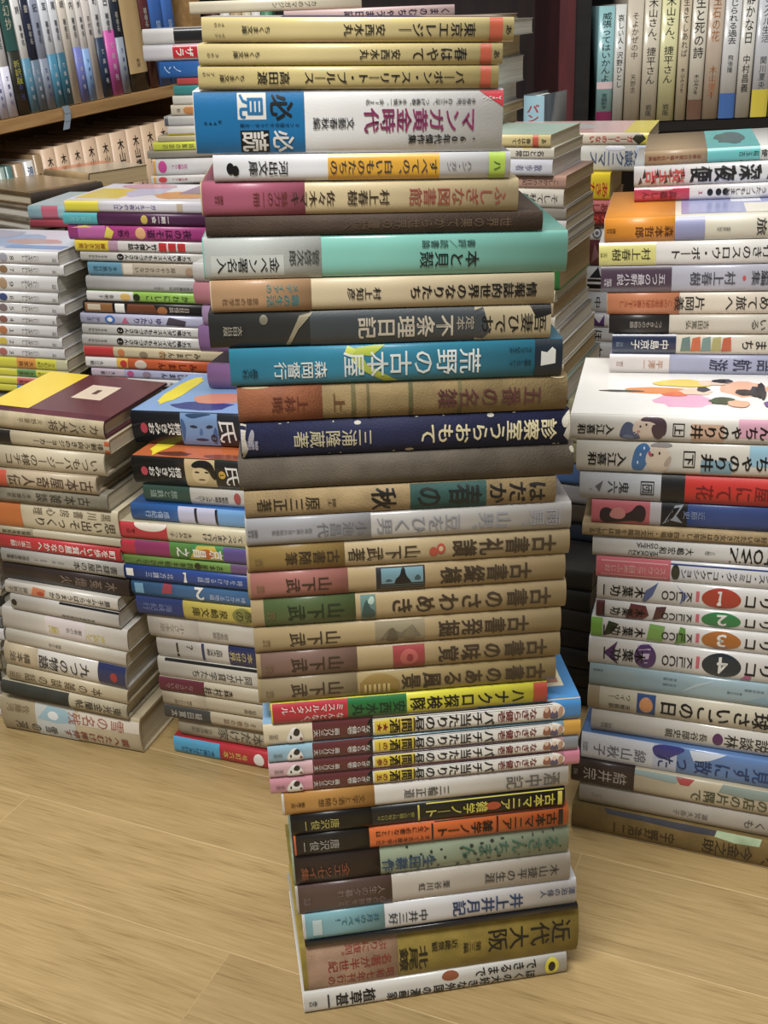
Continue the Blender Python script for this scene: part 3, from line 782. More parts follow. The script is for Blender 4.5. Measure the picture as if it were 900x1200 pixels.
BOOKS = [
{'kind':'s','c':'#cdbb80','lab':'cream paperback with orange-red band near its end, topmost of tall front stack','grp':'books in the tall front stack','loc':(-0.0773,0.004,0.6273),'yaw':2.5,'tilt':-0.0369,'L':0.149,'T':0.011,'D':0.1018,'pg':'w','pan':[(137.2,143.6,'#b8543a')],'tx':[('あ',148.2,144.9,0.5,0.45,'#161412'),('東京エレジー',130.8,93.4,0.5,0.62,'#161412'),('安西水丸',87.3,66.9,0.5,0.5,'#161412'),('ちくま文庫',32.4,18.7,0.5,0.36,'#161412'),('450',11.0,5.8,0.72,0.34,'#8d8058'),('437',11.0,5.8,0.3,0.34,'#8d8058')],'cov':[(0.0,0.25,0,1,'#cfcabb'),(0.25,0.72,0,1,'#4b4480'),(0.72,1,0,1,'#c0a59a')]},
{'kind':'s','c':'#cdbb80','lab':'cream paperback with orange-red band and short title, second from top of tall front stack','grp':'books in the tall front stack','loc':(-0.08,0.004,0.6171),'yaw':2.5,'tilt':-0.0361,'L':0.1463,'T':0.0096,'D':0.1018,'pan':[(135.5,140.9,'#b8543a')],'tx':[('あ',145.1,141.7,0.5,0.45,'#161412'),('春はやて',129.3,102.0,0.5,0.66,'#161412'),('安西水丸',97.0,76.8,0.5,0.5,'#161412'),('ちくま文庫',29.4,16.4,0.5,0.36,'#161412'),('360',9.9,3.9,0.5,0.4,'#8d8058')]},
{'kind':'s','c':'#c4b274','lab':'cream paperback with orange-red band and long title, third from top of tall front stack','grp':'books in the tall front stack','loc':(-0.0811,0.004,0.6062),'yaw':2.5,'tilt':-0.0351,'L':0.1455,'T':0.0104,'D':0.1018,'pan':[(136.6,141.7,'#b8543a')],'tx':[('た',145.9,142.5,0.5,0.45,'#161412'),('バーボン・ストリート・ブルース',129.1,50.7,0.5,0.62,'#161412'),('高田渡',44.1,28.1,0.5,0.62,'#161412'),('ちくま文庫',22.3,10.1,0.5,0.36,'#161412'),('720',8.0,1.9,0.7,0.36,'#8d8058')]},
{'kind':'s','c':'#dcdcd9','lab':'thick white and blue paperback with purple title, fourth from top of tall front stack','grp':'books in the tall front stack','loc':(-0.0854,0.004,0.5763),'yaw':2.5,'tilt':-0.0325,'L':0.1516,'T':0.0293,'D':0.1018,'pan':[(0.3,53.8,'#146ea8')],'pic':[('r',21.3,35.2,0.55,0.97,'#dcdad2'),('r',22.2,36.2,0.02,0.38,'#161412'),('p',[(139.6,0.98),(151.6,0.98),(151.6,0.72)],'#c23038')],'tx':[('マンガ黄金時代',138.7,82.5,0.52,0.4,'#8a2f5c','b'),("'60年代傑作集",138.7,104.6,0.21,0.17,'#161412','b'),('手塚治虫、白土三平、つげ義春、水木慎一、全12名',137.9,83.8,0.81,0.11,'#161412'),('文藝春秋編',78.3,57.6,0.48,0.2,'#333'),('見',34.5,21.6,0.76,0.4,'#146ea8','b'),('読',36.2,22.4,0.2,0.34,'#dcdad2','b'),('必',48.8,36.6,0.74,0.42,'#161412','b'),('必',48.8,37.5,0.2,0.36,'#dcdad2','b'),('マンガ傑作セレクター文庫',51.3,22.0,0.46,0.07,'#0a2f4a'),('VISUAL',150.7,141.3,0.86,0.09,'#dcdad2','b'),('¥440',13.6,4.5,0.5,0.1,'#0c3a5a')]},
{'kind':'s','c':'#d8d8d9','lab':'glossy white paperback with yellow title block, fifth from top of tall front stack','grp':'books in the tall front stack','loc':(-0.0779,0.004,0.5628),'yaw':2.5,'tilt':-0.0312,'L':0.1484,'T':0.0127,'D':0.1018,'pg':'w','pan':[(56.8,112.6,'#dda432'),(137.4,145.6,'#a3c045')],'pic':[('e',8.4,0.5,1.9,0.22,'#161412'),('e',10.9,0.42,1.7,0.2,'#161412')],'tx':[('すべての、白いものたちの',111.8,57.5,0.5,0.62,'#38383e'),('ハ',144.1,139.3,0.5,0.4,'#4a6a20'),('ハン・ガン',129.0,116.1,0.5,0.42,'#6d6c6a'),('河出文庫',37.1,17.2,0.5,0.6,'#161412')]},
{'kind':'s','c':'#cab78b','lab':'cream paperback with maroon-pink paper band, sixth from top of tall front stack','grp':'books in the tall front stack','loc':(-0.0856,0.004,0.5462),'yaw':2.5,'tilt':-0.0296,'L':0.1602,'T':0.0162,'D':0.1067,'obi':(0.4,52.0,'#a8566c'),'tx':[('ふしぎな図書館',154.5,104.3,0.5,0.58,'#96483a'),('村上春樹',94.8,73.2,0.5,0.5,'#3a2c1e'),('佐々木マキ',67.2,44.8,0.5,0.5,'#3a2c1e'),('魅力の一冊',43.5,26.0,0.5,0.48,'#74342e'),('講談社',11.1,6.8,0.5,0.3,'#74342e')]},
{'kind':'h','c':'#4a392b','lab':'thin dark brown hardback without jacket, seventh from top of tall front stack','grp':'books in the tall front stack','loc':(-0.0845,0.004,0.536),'yaw':2.5,'tilt':-0.0286,'L':0.172,'T':0.0097,'D':0.1242,'old':1,'tx':[('世界の果てから世界の書物へ',156.1,68.6,0.5,0.5,'#5e4d3a')]},
{'kind':'s','c':'#7cc0b0','lab':'pale turquoise book with grey-white band and handwritten label, eighth from top of tall front stack','grp':'books in the tall front stack','loc':(-0.0875,0.004,0.5141),'yaw':2.5,'tilt':-0.0263,'L':0.1881,'T':0.0212,'D':0.131,'pg':'w','obi':(0.5,60.4,'#b7bcb6'),'pic':[('r',4.0,41.1,0.08,0.58,'#c6cac4')],'tx':[('本と貝殻',142.3,110.7,0.38,0.42,'#161412'),('書評／読書論',140.1,112.0,0.76,0.2,'#1c3a36'),('管啓次郎',59.5,43.7,0.5,0.42,'#4a4e4c'),('金ペン署名入',38.9,6.6,0.34,0.4,'#161412')]},
{'kind':'s','c':'#c8b793','lab':'cream paperback with tan band and black title, ninth from top of tall front stack','grp':'books in the tall front stack','loc':(-0.0856,0.004,0.4968),'yaw':2.54,'tilt':-0.0246,'L':0.1798,'T':0.0164,'D':0.1242,'obi':(0.5,52.2,'#b38d66'),'tx':[('情報誌的世界のなりたち',170.7,103.5,0.5,0.5,'#161412','b'),('村上知彦',88.7,70.8,0.5,0.42,'#161412'),('メディアの',45.9,28.7,0.74,0.3,'#3f8388'),('霧の生活',45.9,28.7,0.34,0.42,'#3f8388'),('思想の科学社',24.7,5.8,0.35,0.24,'#7a5c3c')]},
{'kind':'s','c':'#2a2b29','lab':'black comic volume with beige drawing at its end, tenth from top of tall front stack','grp':'books in the tall front stack','loc':(-0.0881,0.004,0.4777),'yaw':2.69,'tilt':-0.0226,'L':0.181,'T':0.0184,'D':0.1261,'pan':[(53.0,140.1,'#3c4244'),(140.1,181.0,'#a99b79')],'pic':[('p',[(169.5,1),(173.2,0.62),(178.7,0.7),(181.0,0.75),(181.0,1)],'#161412'),('p',[(140.1,0.9),(144.7,0.98),(148.4,0.3),(144.7,0.05),(140.1,0.1)],'#3c4244'),('e',28.8,0.8,2.2,0.14,'#6f6a58'),('p',[(40.0,0.05),(47.6,0.9),(54.8,0.98),(46.7,0.5),(42.2,0.05)],'#8b8268')],'tx':[('不条理日記',129.6,77.8,0.48,0.66,'#bab09a','b'),('定本',140.1,130.1,0.55,0.42,'#a39a86'),('吾妻ひでお',178.7,143.3,0.5,0.6,'#161412'),('太田出版',17.6,7.4,0.5,0.3,'#aaa492')]},
{'kind':'s','c':'#2b7b96','lab':'blue book with white title and lime splash, eleventh from top of tall front stack','grp':'books in the tall front stack','loc':(-0.079,0.004,0.4562),'yaw':2.85,'tilt':-0.0203,'L':0.1786,'T':0.0205,'D':0.1261,'pan':[(163.6,178.6,'#172430')],'pic':[('p',[(62.8,0.9),(77.4,1),(82.9,1),(75.6,0.72),(63.7,0.8)],'#a7b63a'),('p',[(63.7,0.78),(68.3,0.4),(82.0,0.02),(89.4,0.02),(72.8,0.5),(70.1,0.78)],'#a7b63a'),('p',[(62.8,1),(60.9,0.8),(64.6,0.7),(67.3,0.9)],'#b8c245'),('p',[(166.9,0.3),(174.8,0.36),(174.8,0.72),(172.9,0.8),(170.1,0.66),(166.9,0.7)],'#cfd0c8')],'tx':[('荒野の古本屋',134.7,60.0,0.5,0.72,'#d3d8d2'),('森岡督行',51.8,23.2,0.4,0.5,'#dfe2da'),('晶文社',14.6,6.4,0.35,0.3,'#0e2c3a'),('今さらではあるが',161.7,149.6,0.75,0.18,'#0e2c3a'),('就職しないで',161.7,149.6,0.4,0.18,'#0e2c3a')]},
{'kind':'h','c':'#988052','lab':'worn brown hardback with rust-red paper band, twelfth from top of tall front stack','grp':'books in the tall front stack','loc':(-0.0767,0.004,0.4355),'yaw':3.01,'tilt':-0.0181,'L':0.1797,'T':0.0199,'D':0.1261,'old':1,'obi':(0.0,45.6,'#a05d3a'),'pan':[(61.3,63.6,'#6a6238'),(69.7,71.1,'#6a6238'),(92.5,94.8,'#5c5a34'),(119.6,121.5,'#6a6238')],'pic':[('b',[(0.0,0.98),(9.7,0.93),(19.8,0.97),(9.7,1)],'#c0aa80'),('b',[(168.3,0.98),(175.4,0.9),(179.7,0.98)],'#c8b48c')],'tx':[('五番の名雑',166.4,107.9,0.48,0.6,'#583030'),('上林暁',38.2,18.0,0.5,0.5,'#6a3424'),('上',58.1,51.1,0.5,0.6,'#6a4428')]},
{'kind':'h','c':'#1a2048','lab':'chipped navy hardback with cream title, thirteenth from top of tall front stack','grp':'books in the tall front stack','loc':(-0.0771,0.004,0.4145),'yaw':3.17,'tilt':-0.0159,'L':0.1822,'T':0.0203,'D':0.1261,'old':2,'pic':[('p',[(0.6,1),(3.8,0.96),(2.9,0.6),(4.3,0.3),(1.5,0),(0.6,0)],'#c9c3b2'),('p',[(182.2,1),(179.8,0.9),(180.8,0.6),(178.8,0.3),(182.2,0.1)],'#c9c3b2'),('e',64.5,0.9,1.9,0.05,'#c9c3b2'),('e',92.8,0.06,2.4,0.05,'#c9c3b2'),('e',138.0,0.94,1.9,0.05,'#c9c3b2'),('e',112.0,0.98,0.6,0.01,'#c3bda8'),('e',151.2,0.98,1.0,0.01,'#c3bda8'),('e',84.1,0.03,0.8,0.02,'#c3bda8'),('e',22.1,0.95,0.9,0.01,'#c3bda8'),('e',20.2,0.03,0.3,0.01,'#c3bda8'),('e',51.2,0.95,0.4,0.02,'#c3bda8'),('e',26.6,0.97,0.6,0.01,'#c3bda8'),('e',174.8,0.01,0.5,0.01,'#c3bda8'),('e',176.6,0.03,0.5,0.02,'#c3bda8'),('e',97.1,0.98,0.8,0.01,'#c3bda8'),('e',174.1,0.03,1.0,0.02,'#c3bda8'),('e',54.6,0.05,0.6,0.02,'#c3bda8'),('e',48.5,0.05,0.5,0.01,'#c3bda8'),('b',[(3.8,0.5),(6.6,0.9),(8.4,0.7),(5.7,0.3)],'#9a97a0'),('b',[(176.9,0.75),(180.8,0.95),(181.7,0.6),(178.8,0.5)],'#c9c3b2')],'tx':[('診察室うらおもて',175.0,98.5,0.5,0.62,'#cfc59a','b'),('三浦隆蔵著',72.9,28.9,0.5,0.5,'#b9b18e'),('鱒書房',9.8,3.8,0.4,0.3,'#aab')]},
{'kind':'h','c':'#665c4e','lab':'plain grey-brown hardback with bare spine, fourteenth from top of tall front stack','grp':'books in the tall front stack','loc':(-0.0797,0.004,0.3952),'yaw':3.32,'tilt':-0.014,'L':0.188,'T':0.0186,'D':0.128,'old':2,'pic':[('b',[(184.6,0.92),(187.0,0.98),(188.0,0.8),(186.5,0.74)],'#a09886'),('b',[(0.7,0.1),(3.0,0.2),(2.1,0.02)],'#8a8070')]},
{'kind':'h','c':'#a58c60','lab':'tan hardback with brushed title and dark green block, fifteenth from top of tall front stack','grp':'books in the tall front stack','loc':(-0.0779,0.004,0.3784),'yaw':3.45,'tilt':-0.0123,'L':0.1763,'T':0.016,'D':0.1242,'old':1,'pan':[(93.1,136.5,'#2e5851')],'tx':[('はだか',171.4,137.4,0.5,0.86,'#161412','b'),('春',134.5,114.0,0.5,0.86,'#1a211e','b'),('の',113.0,95.5,0.5,0.86,'#1a211e','b'),('秋',85.8,70.4,0.5,0.86,'#161412','b'),('原三正著',42.6,6.4,0.5,0.52,'#33291a'),('博士',51.2,46.4,0.5,0.36,'#55462e')]},
{'kind':'s','c':'#b0ada7','lab':'pale grey book with grey lettering, sixteenth from top of tall front stack','grp':'books in the tall front stack','loc':(-0.0788,0.004,0.3614),'yaw':3.58,'tilt':-0.0106,'L':0.1867,'T':0.0164,'D':0.1261,'pg':'w','obi':(0.7,71.1,'#9c9c9f'),'tx':[('雨男、山男、豆をひく男',181.3,74.1,0.5,0.7,'#85858a'),('小池昌代',69.2,40.1,0.5,0.56,'#707176'),('雨男山男と豆の短編集',37.7,14.6,0.5,0.22,'#8a8a8e'),('講談社',6.9,1.2,0.5,0.34,'#6d6c6a')]},
{'kind':'h','c':'#b29e76','lab':'cream hardback with ochre band and red ornament, seventeenth from top of tall front stack','grp':'books in the tall front stack','loc':(-0.0797,0.004,0.3442),'yaw':3.71,'tilt':-0.0089,'L':0.1873,'T':0.0165,'D':0.1261,'obi':(1.2,56.2,'#8f743d'),'pic':[('e',107.5,0.45,2.5,0.18,'#b04a38'),('e',111.9,0.55,2.5,0.2,'#b04a38'),('e',111.9,0.55,1.3,0.1,'#c2ac81')],'tx':[('古書礼讃',179.7,117.9,0.5,0.68,'#3c2f1f','b'),('山下武著',100.5,57.6,0.5,0.56,'#3c2f1f'),('青弓社',8.9,4.6,0.45,0.36,'#7a6540'),('古書随筆',53.7,21.5,0.5,0.56,'#3a2c1e')]},
{'kind':'h','c':'#a89168','lab':'cream hardback with pink band and blue figure vignette, eighteenth from top of tall front stack','grp':'books in the tall front stack','loc':(-0.0804,0.004,0.3268),'yaw':3.84,'tilt':-0.0073,'L':0.186,'T':0.0167,'D':0.1261,'obi':(1.5,58.0,'#a5695f'),'pic':[('r',74.4,102.9,0.06,0.94,'#26282a'),('r',77.4,101.9,0.34,0.9,'#6a8f9a'),('b',[(84.8,0.1),(85.3,0.5),(88.3,0.62),(89.3,0.9),(91.3,0.9),(91.8,0.62),(94.8,0.4),(95.8,0.1)],'#191a1a'),('b',[(78.9,0.4),(81.4,0.55),(84.8,0.42)],'#3a5058'),('b',[(95.8,0.42),(98.8,0.7),(101.4,0.42)],'#3a5058'),('r',76.9,102.4,0.16,0.2,'#5a6a6c'),('r',76.9,102.4,0.26,0.29,'#5a6a6c')],'tx':[('古書縦横',166.1,111.4,0.5,0.68,'#3c2f1f','b'),('山下武',49.1,21.5,0.5,0.6,'#3c2f1f'),('青弓社',9.3,4.9,0.45,0.36,'#7a6540')]},
{'kind':'h','c':'#aa946a','lab':'cream hardback with olive green band, nineteenth from top of tall front stack','grp':'books in the tall front stack','loc':(-0.0798,0.004,0.3078),'yaw':3.98,'tilt':-0.0056,'L':0.1865,'T':0.0183,'D':0.1261,'obi':(7.2,61.0,'#4d5e35'),'pic':[('r',64.0,72.8,0.06,0.94,'#5d7f78'),('b',[(64.0,0.1),(65.5,0.6),(68.0,0.85),(69.5,0.5),(72.5,0.4),(72.5,0.1)],'#39524e'),('b',[(67.5,0.7),(70.5,0.92),(72.5,0.8),(71.0,0.6)],'#a3b8a8')],'tx':[('古書のさわめき',177.7,81.6,0.5,0.68,'#3c2f1f','b'),('山下武',55.0,20.6,0.5,0.6,'#26301a'),('青弓社',13.7,9.2,0.45,0.36,'#7a6540')]},
{'kind':'h','c':'#a59067','lab':'cream hardback without band, faded grey-brown vignette, twentieth from top of tall front stack','grp':'books in the tall front stack','loc':(-0.0797,0.004,0.2905),'yaw':4.12,'tilt':-0.0041,'L':0.1839,'T':0.0167,'D':0.1261,'pic':[('r',71.8,101.4,0.06,0.94,'#8b8064'),('p',[(73.9,0.2),(80.0,0.7),(87.1,0.5),(94.3,0.8),(99.4,0.3)],'#6f6650'),('b',[(77.9,0.1),(79.0,0.5),(82.0,0.78),(85.1,0.5),(85.6,0.1)],'#5d5440'),('b',[(88.1,0.1),(89.2,0.5),(91.7,0.72),(95.3,0.45),(96.3,0.1)],'#776d52')],'tx':[('古書発掘',164.6,109.1,0.5,0.68,'#3c2f1f','b'),('山下武',51.6,20.4,0.5,0.6,'#3c2f1f'),('青弓社',9.4,4.9,0.45,0.36,'#7a6540')]},
{'kind':'h','c':'#a28c63','lab':'cream hardback with mauve-brown band and red stamp, sixteenth from bottom of tall front stack','grp':'books in the tall front stack','loc':(-0.0796,0.004,0.2727),'yaw':4.25,'tilt':-0.0027,'L':0.1838,'T':0.0172,'D':0.1261,'obi':(2.4,60.2,'#7b5f52'),'pic':[('r',81.8,100.9,0.06,0.94,'#983b3c'),('b',[(87.5,0.2),(85.4,0.55),(89.6,0.85),(95.8,0.75),(97.3,0.4),(92.7,0.16)],'#b0584f'),('b',[(89.6,0.35),(90.6,0.65),(94.2,0.6),(93.7,0.3)],'#8a3034')],'tx':[('古書の味覚',175.9,108.7,0.5,0.68,'#3c2f1f','b'),('山下武',52.6,20.0,0.5,0.6,'#3c2f1f'),('青弓社',9.4,4.9,0.45,0.36,'#7a6540')]},
{'kind':'h','c':'#9c8758','lab':'cream hardback with khaki band and building vignette, fifteenth from bottom of tall front stack','grp':'books in the tall front stack','loc':(-0.08,0.004,0.2552),'yaw':4.39,'tilt':-0.0014,'L':0.182,'T':0.0169,'D':0.1261,'obi':(1.4,59.9,'#908060'),'pic':[('r',61.4,85.3,0.06,0.62,'#8d7238'),('b',[(60.9,0.58),(66.6,0.86),(72.8,0.92),(80.1,0.84),(85.8,0.58)],'#8d7238'),('r',64.0,68.1,0.14,0.52,'#c0a868'),('r',69.7,73.8,0.14,0.52,'#c0a868'),('r',75.4,79.6,0.14,0.52,'#c0a868'),('r',65.5,66.6,0.14,0.52,'#6a5428'),('r',71.3,72.3,0.14,0.52,'#6a5428'),('r',77.0,78.0,0.14,0.52,'#6a5428')],'tx':[('古書のある風景',175.7,86.3,0.5,0.68,'#3c2f1f','b'),('山下武',52.1,19.2,0.5,0.6,'#3c2f1f'),('青弓社',9.0,4.5,0.45,0.36,'#7a6540')]},
{'kind':'s','c':'#d3cd36','lab':'thin book in red, green and yellow blocks, fourteenth from bottom of tall front stack','grp':'books in the tall front stack','loc':(-0.0735,0.004,0.2401),'yaw':4.5,'tilt':-0.0004,'L':0.1704,'T':0.0146,'D':0.131,'pan':[(0.9,46.7,'#b62d38'),(46.7,83.0,'#1f6a32'),(161.9,170.4,'#a63e2b')],'tx':[('ハナクロ探検隊',157.6,84.6,0.5,0.66,'#161412','b'),('安西水丸',82.5,49.0,0.45,0.6,'#14331b','b'),('ミスマルスタイル',44.3,6.1,0.68,0.4,'#dcdad2'),('なんとなく、',44.3,14.3,0.25,0.34,'#dcdad2')]},
{'kind':'s','c':'#d0c2a2','lab':'large blue comic with painted cover, thirteenth from bottom of tall front stack','grp':'books in the tall front stack','loc':(-0.0792,0.004,0.2245),'yaw':4.76,'tilt':0.0006,'L':0.1981,'T':0.0151,'D':0.1436,'pg':'w','pan':[(132.9,198.1,'#3c7cb6'),(30.0,67.8,'#5c2929')],'pic':[('e',180.2,0.5,7.7,0.42,'#d8d2c4'),('e',66.7,0.5,3.2,0.43,'#161412'),('r',66.7,180.2,0.05,0.95,'#26211c'),('r',67.3,180.2,0.1,0.9,'#dcdad2'),('r',68.3,93.8,0.12,0.88,'#d6bd38'),('b',[(173.6,0.2),(174.7,0.75),(178.5,0.8),(179.6,0.2)],'#8a5a48'),('e',176.3,0.66,1.4,0.16,'#d0b098'),('b',[(178.0,0.12),(179.6,0.6),(182.9,0.64),(184.6,0.12)],'#55506a'),('e',181.3,0.62,1.3,0.16,'#d8bca4'),('b',[(182.9,0.3),(184.6,0.8),(187.3,0.7),(186.2,0.2)],'#b08a70'),('b',[(13.4,0.1),(14.9,0.6),(18.6,0.9),(22.7,0.7),(24.8,0.15),(19.6,0.05)],'#dcdad2'),('b',[(17.5,0.5),(19.6,0.85),(22.7,0.7),(21.2,0.4)],'#2a2624'),('e',16.5,0.4,0.6,0.1,'#2a2624'),('b',[(21.2,0.2),(22.7,0.45),(24.3,0.2)],'#8a5048')],'tx':[('パチ当たりの昼間酒',143.7,77.3,0.5,0.74,'#161412','b'),('★★',76.8,69.4,0.5,0.5,'#8a2a20','b'),('なぎら健壱',170.3,145.3,0.5,0.6,'#7a2828','b'),('なぎら健壱',65.7,51.5,0.5,0.42,'#dcdad2'),('画力乃三太',46.7,30.5,0.5,0.36,'#dcdad2'),('日本文芸社',8.7,3.0,0.5,0.28,'#55504a')],'cov':[(0,1,0,1,'#7fa8c8'),(0.3,1,0,1,'#3c7cb6'),(0.02,0.965,0.1,0.92,'#d8d0b0'),(0.025,0.952,0.13,0.89,'#a8705a'),(0.028,0.93,0.3,0.318,'#4a2e26'),(0.029,0.94,0.5,0.515,'#4a2e26')]},
{'kind':'s','c':'#8db4c6','lab':'comic with light blue spine and amber end, twelfth from bottom of tall front stack','grp':'books in the tall front stack','loc':(-0.0777,0.004,0.2119),'yaw':4.97,'tilt':0.0013,'L':0.1971,'T':0.0121,'D':0.1436,'pg':'w','pan':[(186.2,197.1,'#c6943a'),(27.7,65.8,'#5c2929')],'pic':[('e',179.0,0.5,7.7,0.42,'#d8d2c4'),('e',64.7,0.5,3.2,0.43,'#161412'),('r',64.7,179.0,0.05,0.95,'#26211c'),('r',65.2,179.0,0.1,0.9,'#dcdad2'),('r',66.3,91.9,0.12,0.88,'#d6bd38'),('b',[(172.4,0.2),(173.5,0.75),(177.4,0.8),(178.5,0.2)],'#8a5a48'),('e',175.2,0.66,1.4,0.16,'#d0b098'),('b',[(176.8,0.12),(178.5,0.6),(181.8,0.64),(183.5,0.12)],'#55506a'),('e',180.1,0.62,1.3,0.16,'#d8bca4'),('b',[(181.8,0.3),(183.5,0.8),(186.2,0.7),(185.1,0.2)],'#b08a70'),('b',[(11.0,0.1),(12.6,0.6),(16.2,0.9),(20.4,0.7),(22.5,0.15),(17.3,0.05)],'#dcdad2'),('b',[(15.2,0.5),(17.3,0.85),(20.4,0.7),(18.8,0.4)],'#2a2624'),('e',14.1,0.4,0.6,0.1,'#2a2624'),('b',[(18.8,0.2),(20.4,0.45),(22.0,0.2)],'#8a5048')],'tx':[('パチ当たりの昼間酒',142.3,75.4,0.5,0.74,'#161412','b'),('の一',74.8,67.4,0.5,0.5,'#8a2a20','b'),('なぎら健壱',169.1,143.9,0.5,0.6,'#7a2828','b'),('なぎら健壱',63.6,49.3,0.5,0.42,'#dcdad2'),('画力乃三太',44.6,28.3,0.5,0.36,'#dcdad2'),('日本文芸社',8.9,3.2,0.5,0.28,'#55504a')]},
{'kind':'s','c':'#cfa9ad','lab':'comic with pale pink spine and grey end, eleventh from bottom of tall front stack','grp':'books in the tall front stack','loc':(-0.0781,0.004,0.2005),'yaw':5.16,'tilt':0.0018,'L':0.1964,'T':0.011,'D':0.1436,'pg':'w','pan':[(187.1,196.4,'#7c8187'),(27.5,65.7,'#5c2929')],'pic':[('e',179.9,0.5,7.8,0.42,'#d8d2c4'),('e',64.7,0.5,3.2,0.43,'#161412'),('r',64.7,179.9,0.05,0.95,'#26211c'),('r',65.2,179.9,0.1,0.9,'#dcdad2'),('r',66.3,92.1,0.12,0.88,'#d6bd38'),('b',[(173.2,0.2),(174.3,0.75),(178.2,0.8),(179.3,0.2)],'#8a5a48'),('e',176.0,0.66,1.4,0.16,'#d0b098'),('b',[(177.6,0.12),(179.3,0.6),(182.7,0.64),(184.3,0.12)],'#55506a'),('e',181.0,0.62,1.3,0.16,'#d8bca4'),('b',[(182.7,0.3),(184.3,0.8),(187.1,0.7),(186.0,0.2)],'#b08a70'),('b',[(10.6,0.1),(12.2,0.6),(15.9,0.9),(20.1,0.7),(22.2,0.15),(16.9,0.05)],'#dcdad2'),('b',[(14.8,0.5),(16.9,0.85),(20.1,0.7),(18.5,0.4)],'#2a2624'),('e',13.8,0.4,0.6,0.1,'#2a2624'),('b',[(18.5,0.2),(20.1,0.45),(21.7,0.2)],'#8a5048')],'tx':[('パチ当たりの昼間酒',142.8,75.4,0.5,0.74,'#161412','b'),('の参',74.9,67.4,0.5,0.5,'#8a2a20','b'),('なぎら健壱',169.9,144.4,0.5,0.6,'#7a2828','b'),('なぎら健壱',63.6,49.2,0.5,0.42,'#dcdad2'),('画力乃三太',44.4,28.0,0.5,0.36,'#dcdad2'),('日本文芸社',9.1,3.3,0.5,0.28,'#55504a')]},
{'kind':'s','c':'#c98a97','lab':'comic with pink spine at both ends, tenth from bottom of tall front stack','grp':'books in the tall front stack','loc':(-0.0781,0.004,0.1882),'yaw':5.36,'tilt':0.0024,'L':0.198,'T':0.0118,'D':0.1436,'pg':'w','pan':[(187.6,198.0,'#c3768a'),(26.7,65.3,'#5c2929')],'pic':[('e',180.3,0.5,7.9,0.42,'#d8d2c4'),('e',64.2,0.5,3.2,0.43,'#161412'),('r',64.2,180.3,0.05,0.95,'#26211c'),('r',64.7,180.3,0.1,0.9,'#dcdad2'),('r',65.8,91.8,0.12,0.88,'#d6bd38'),('b',[(173.6,0.2),(174.7,0.75),(178.6,0.8),(179.7,0.2)],'#8a5a48'),('e',176.4,0.66,1.5,0.16,'#d0b098'),('b',[(178.0,0.12),(179.7,0.6),(183.1,0.64),(184.8,0.12)],'#55506a'),('e',181.4,0.62,1.3,0.16,'#d8bca4'),('b',[(183.1,0.3),(184.8,0.8),(187.6,0.7),(186.5,0.2)],'#b08a70'),('b',[(9.8,0.1),(11.4,0.6),(15.1,0.9),(19.3,0.7),(21.4,0.15),(16.1,0.05)],'#dcdad2'),('b',[(14.0,0.5),(16.1,0.85),(19.3,0.7),(17.7,0.4)],'#2a2624'),('e',13.0,0.4,0.6,0.1,'#2a2624'),('b',[(17.7,0.2),(19.3,0.45),(20.9,0.2)],'#8a5048')],'tx':[('パチ当たりの昼間酒',142.9,75.0,0.5,0.74,'#161412','b'),('の五',74.5,66.9,0.5,0.5,'#8a2a20','b'),('なぎら健壱',170.2,144.6,0.5,0.6,'#7a2828','b'),('なぎら健壱',63.1,48.6,0.5,0.42,'#dcdad2'),('画力乃三太',43.8,27.3,0.5,0.36,'#dcdad2'),('日本文芸社',9.3,3.5,0.5,0.28,'#55504a')],'cov':[(0,0.12,0,1,'#c98a97'),(0.12,0.5,0,1,'#d8b8a8'),(0.5,1,0,1,'#c9a0a0')]},
{'kind':'s','c':'#cbc7be','lab':'white book with brown paper band and grey title, ninth from bottom of tall front stack','grp':'books in the tall front stack','loc':(-0.0717,0.004,0.1709),'yaw':5.65,'tilt':0.0031,'L':0.185,'T':0.0169,'D':0.1242,'pg':'w','obi':(1.2,58.8,'#b4823f'),'tx':[('酒中記',180.1,143.4,0.5,0.62,'#5a564e'),('三輪正道',107.6,77.3,0.5,0.44,'#5a564e'),('文学と酒の随想',52.8,22.6,0.5,0.4,'#6a4a22'),('編集工房',14.5,5.5,0.5,0.26,'#6a4a22')]},
{'kind':'s','c':'#1a1917','lab':'black paperback with yellow lettering, eighth from bottom of tall front stack','grp':'books in the tall front stack','loc':(-0.0668,0.004,0.155),'yaw':5.91,'tilt':0.0036,'L':0.1783,'T':0.0155,'D':0.1242,'obi':(1.1,51.5,'#141312'),'pic':[('r',173.4,176.3,0.15,0.85,'#c6bb48'),('r',86.9,177.4,0.9,0.94,'#c6bb48'),('r',81.3,82.4,0.1,0.9,'#c6bb48'),('e',130.6,0.5,5.1,0.2,'#b04a2a')],'tx':[('古本マニア',171.7,135.1,0.5,0.62,'#c8bd4a','b'),('雑学ノート',127.2,85.8,0.5,0.55,'#c8bd4a','b'),('愛と古書と共有の日々',79.1,54.8,0.5,0.3,'#9a9248'),('唐沢俊一',30.8,5.9,0.5,0.5,'#a89e50')]},
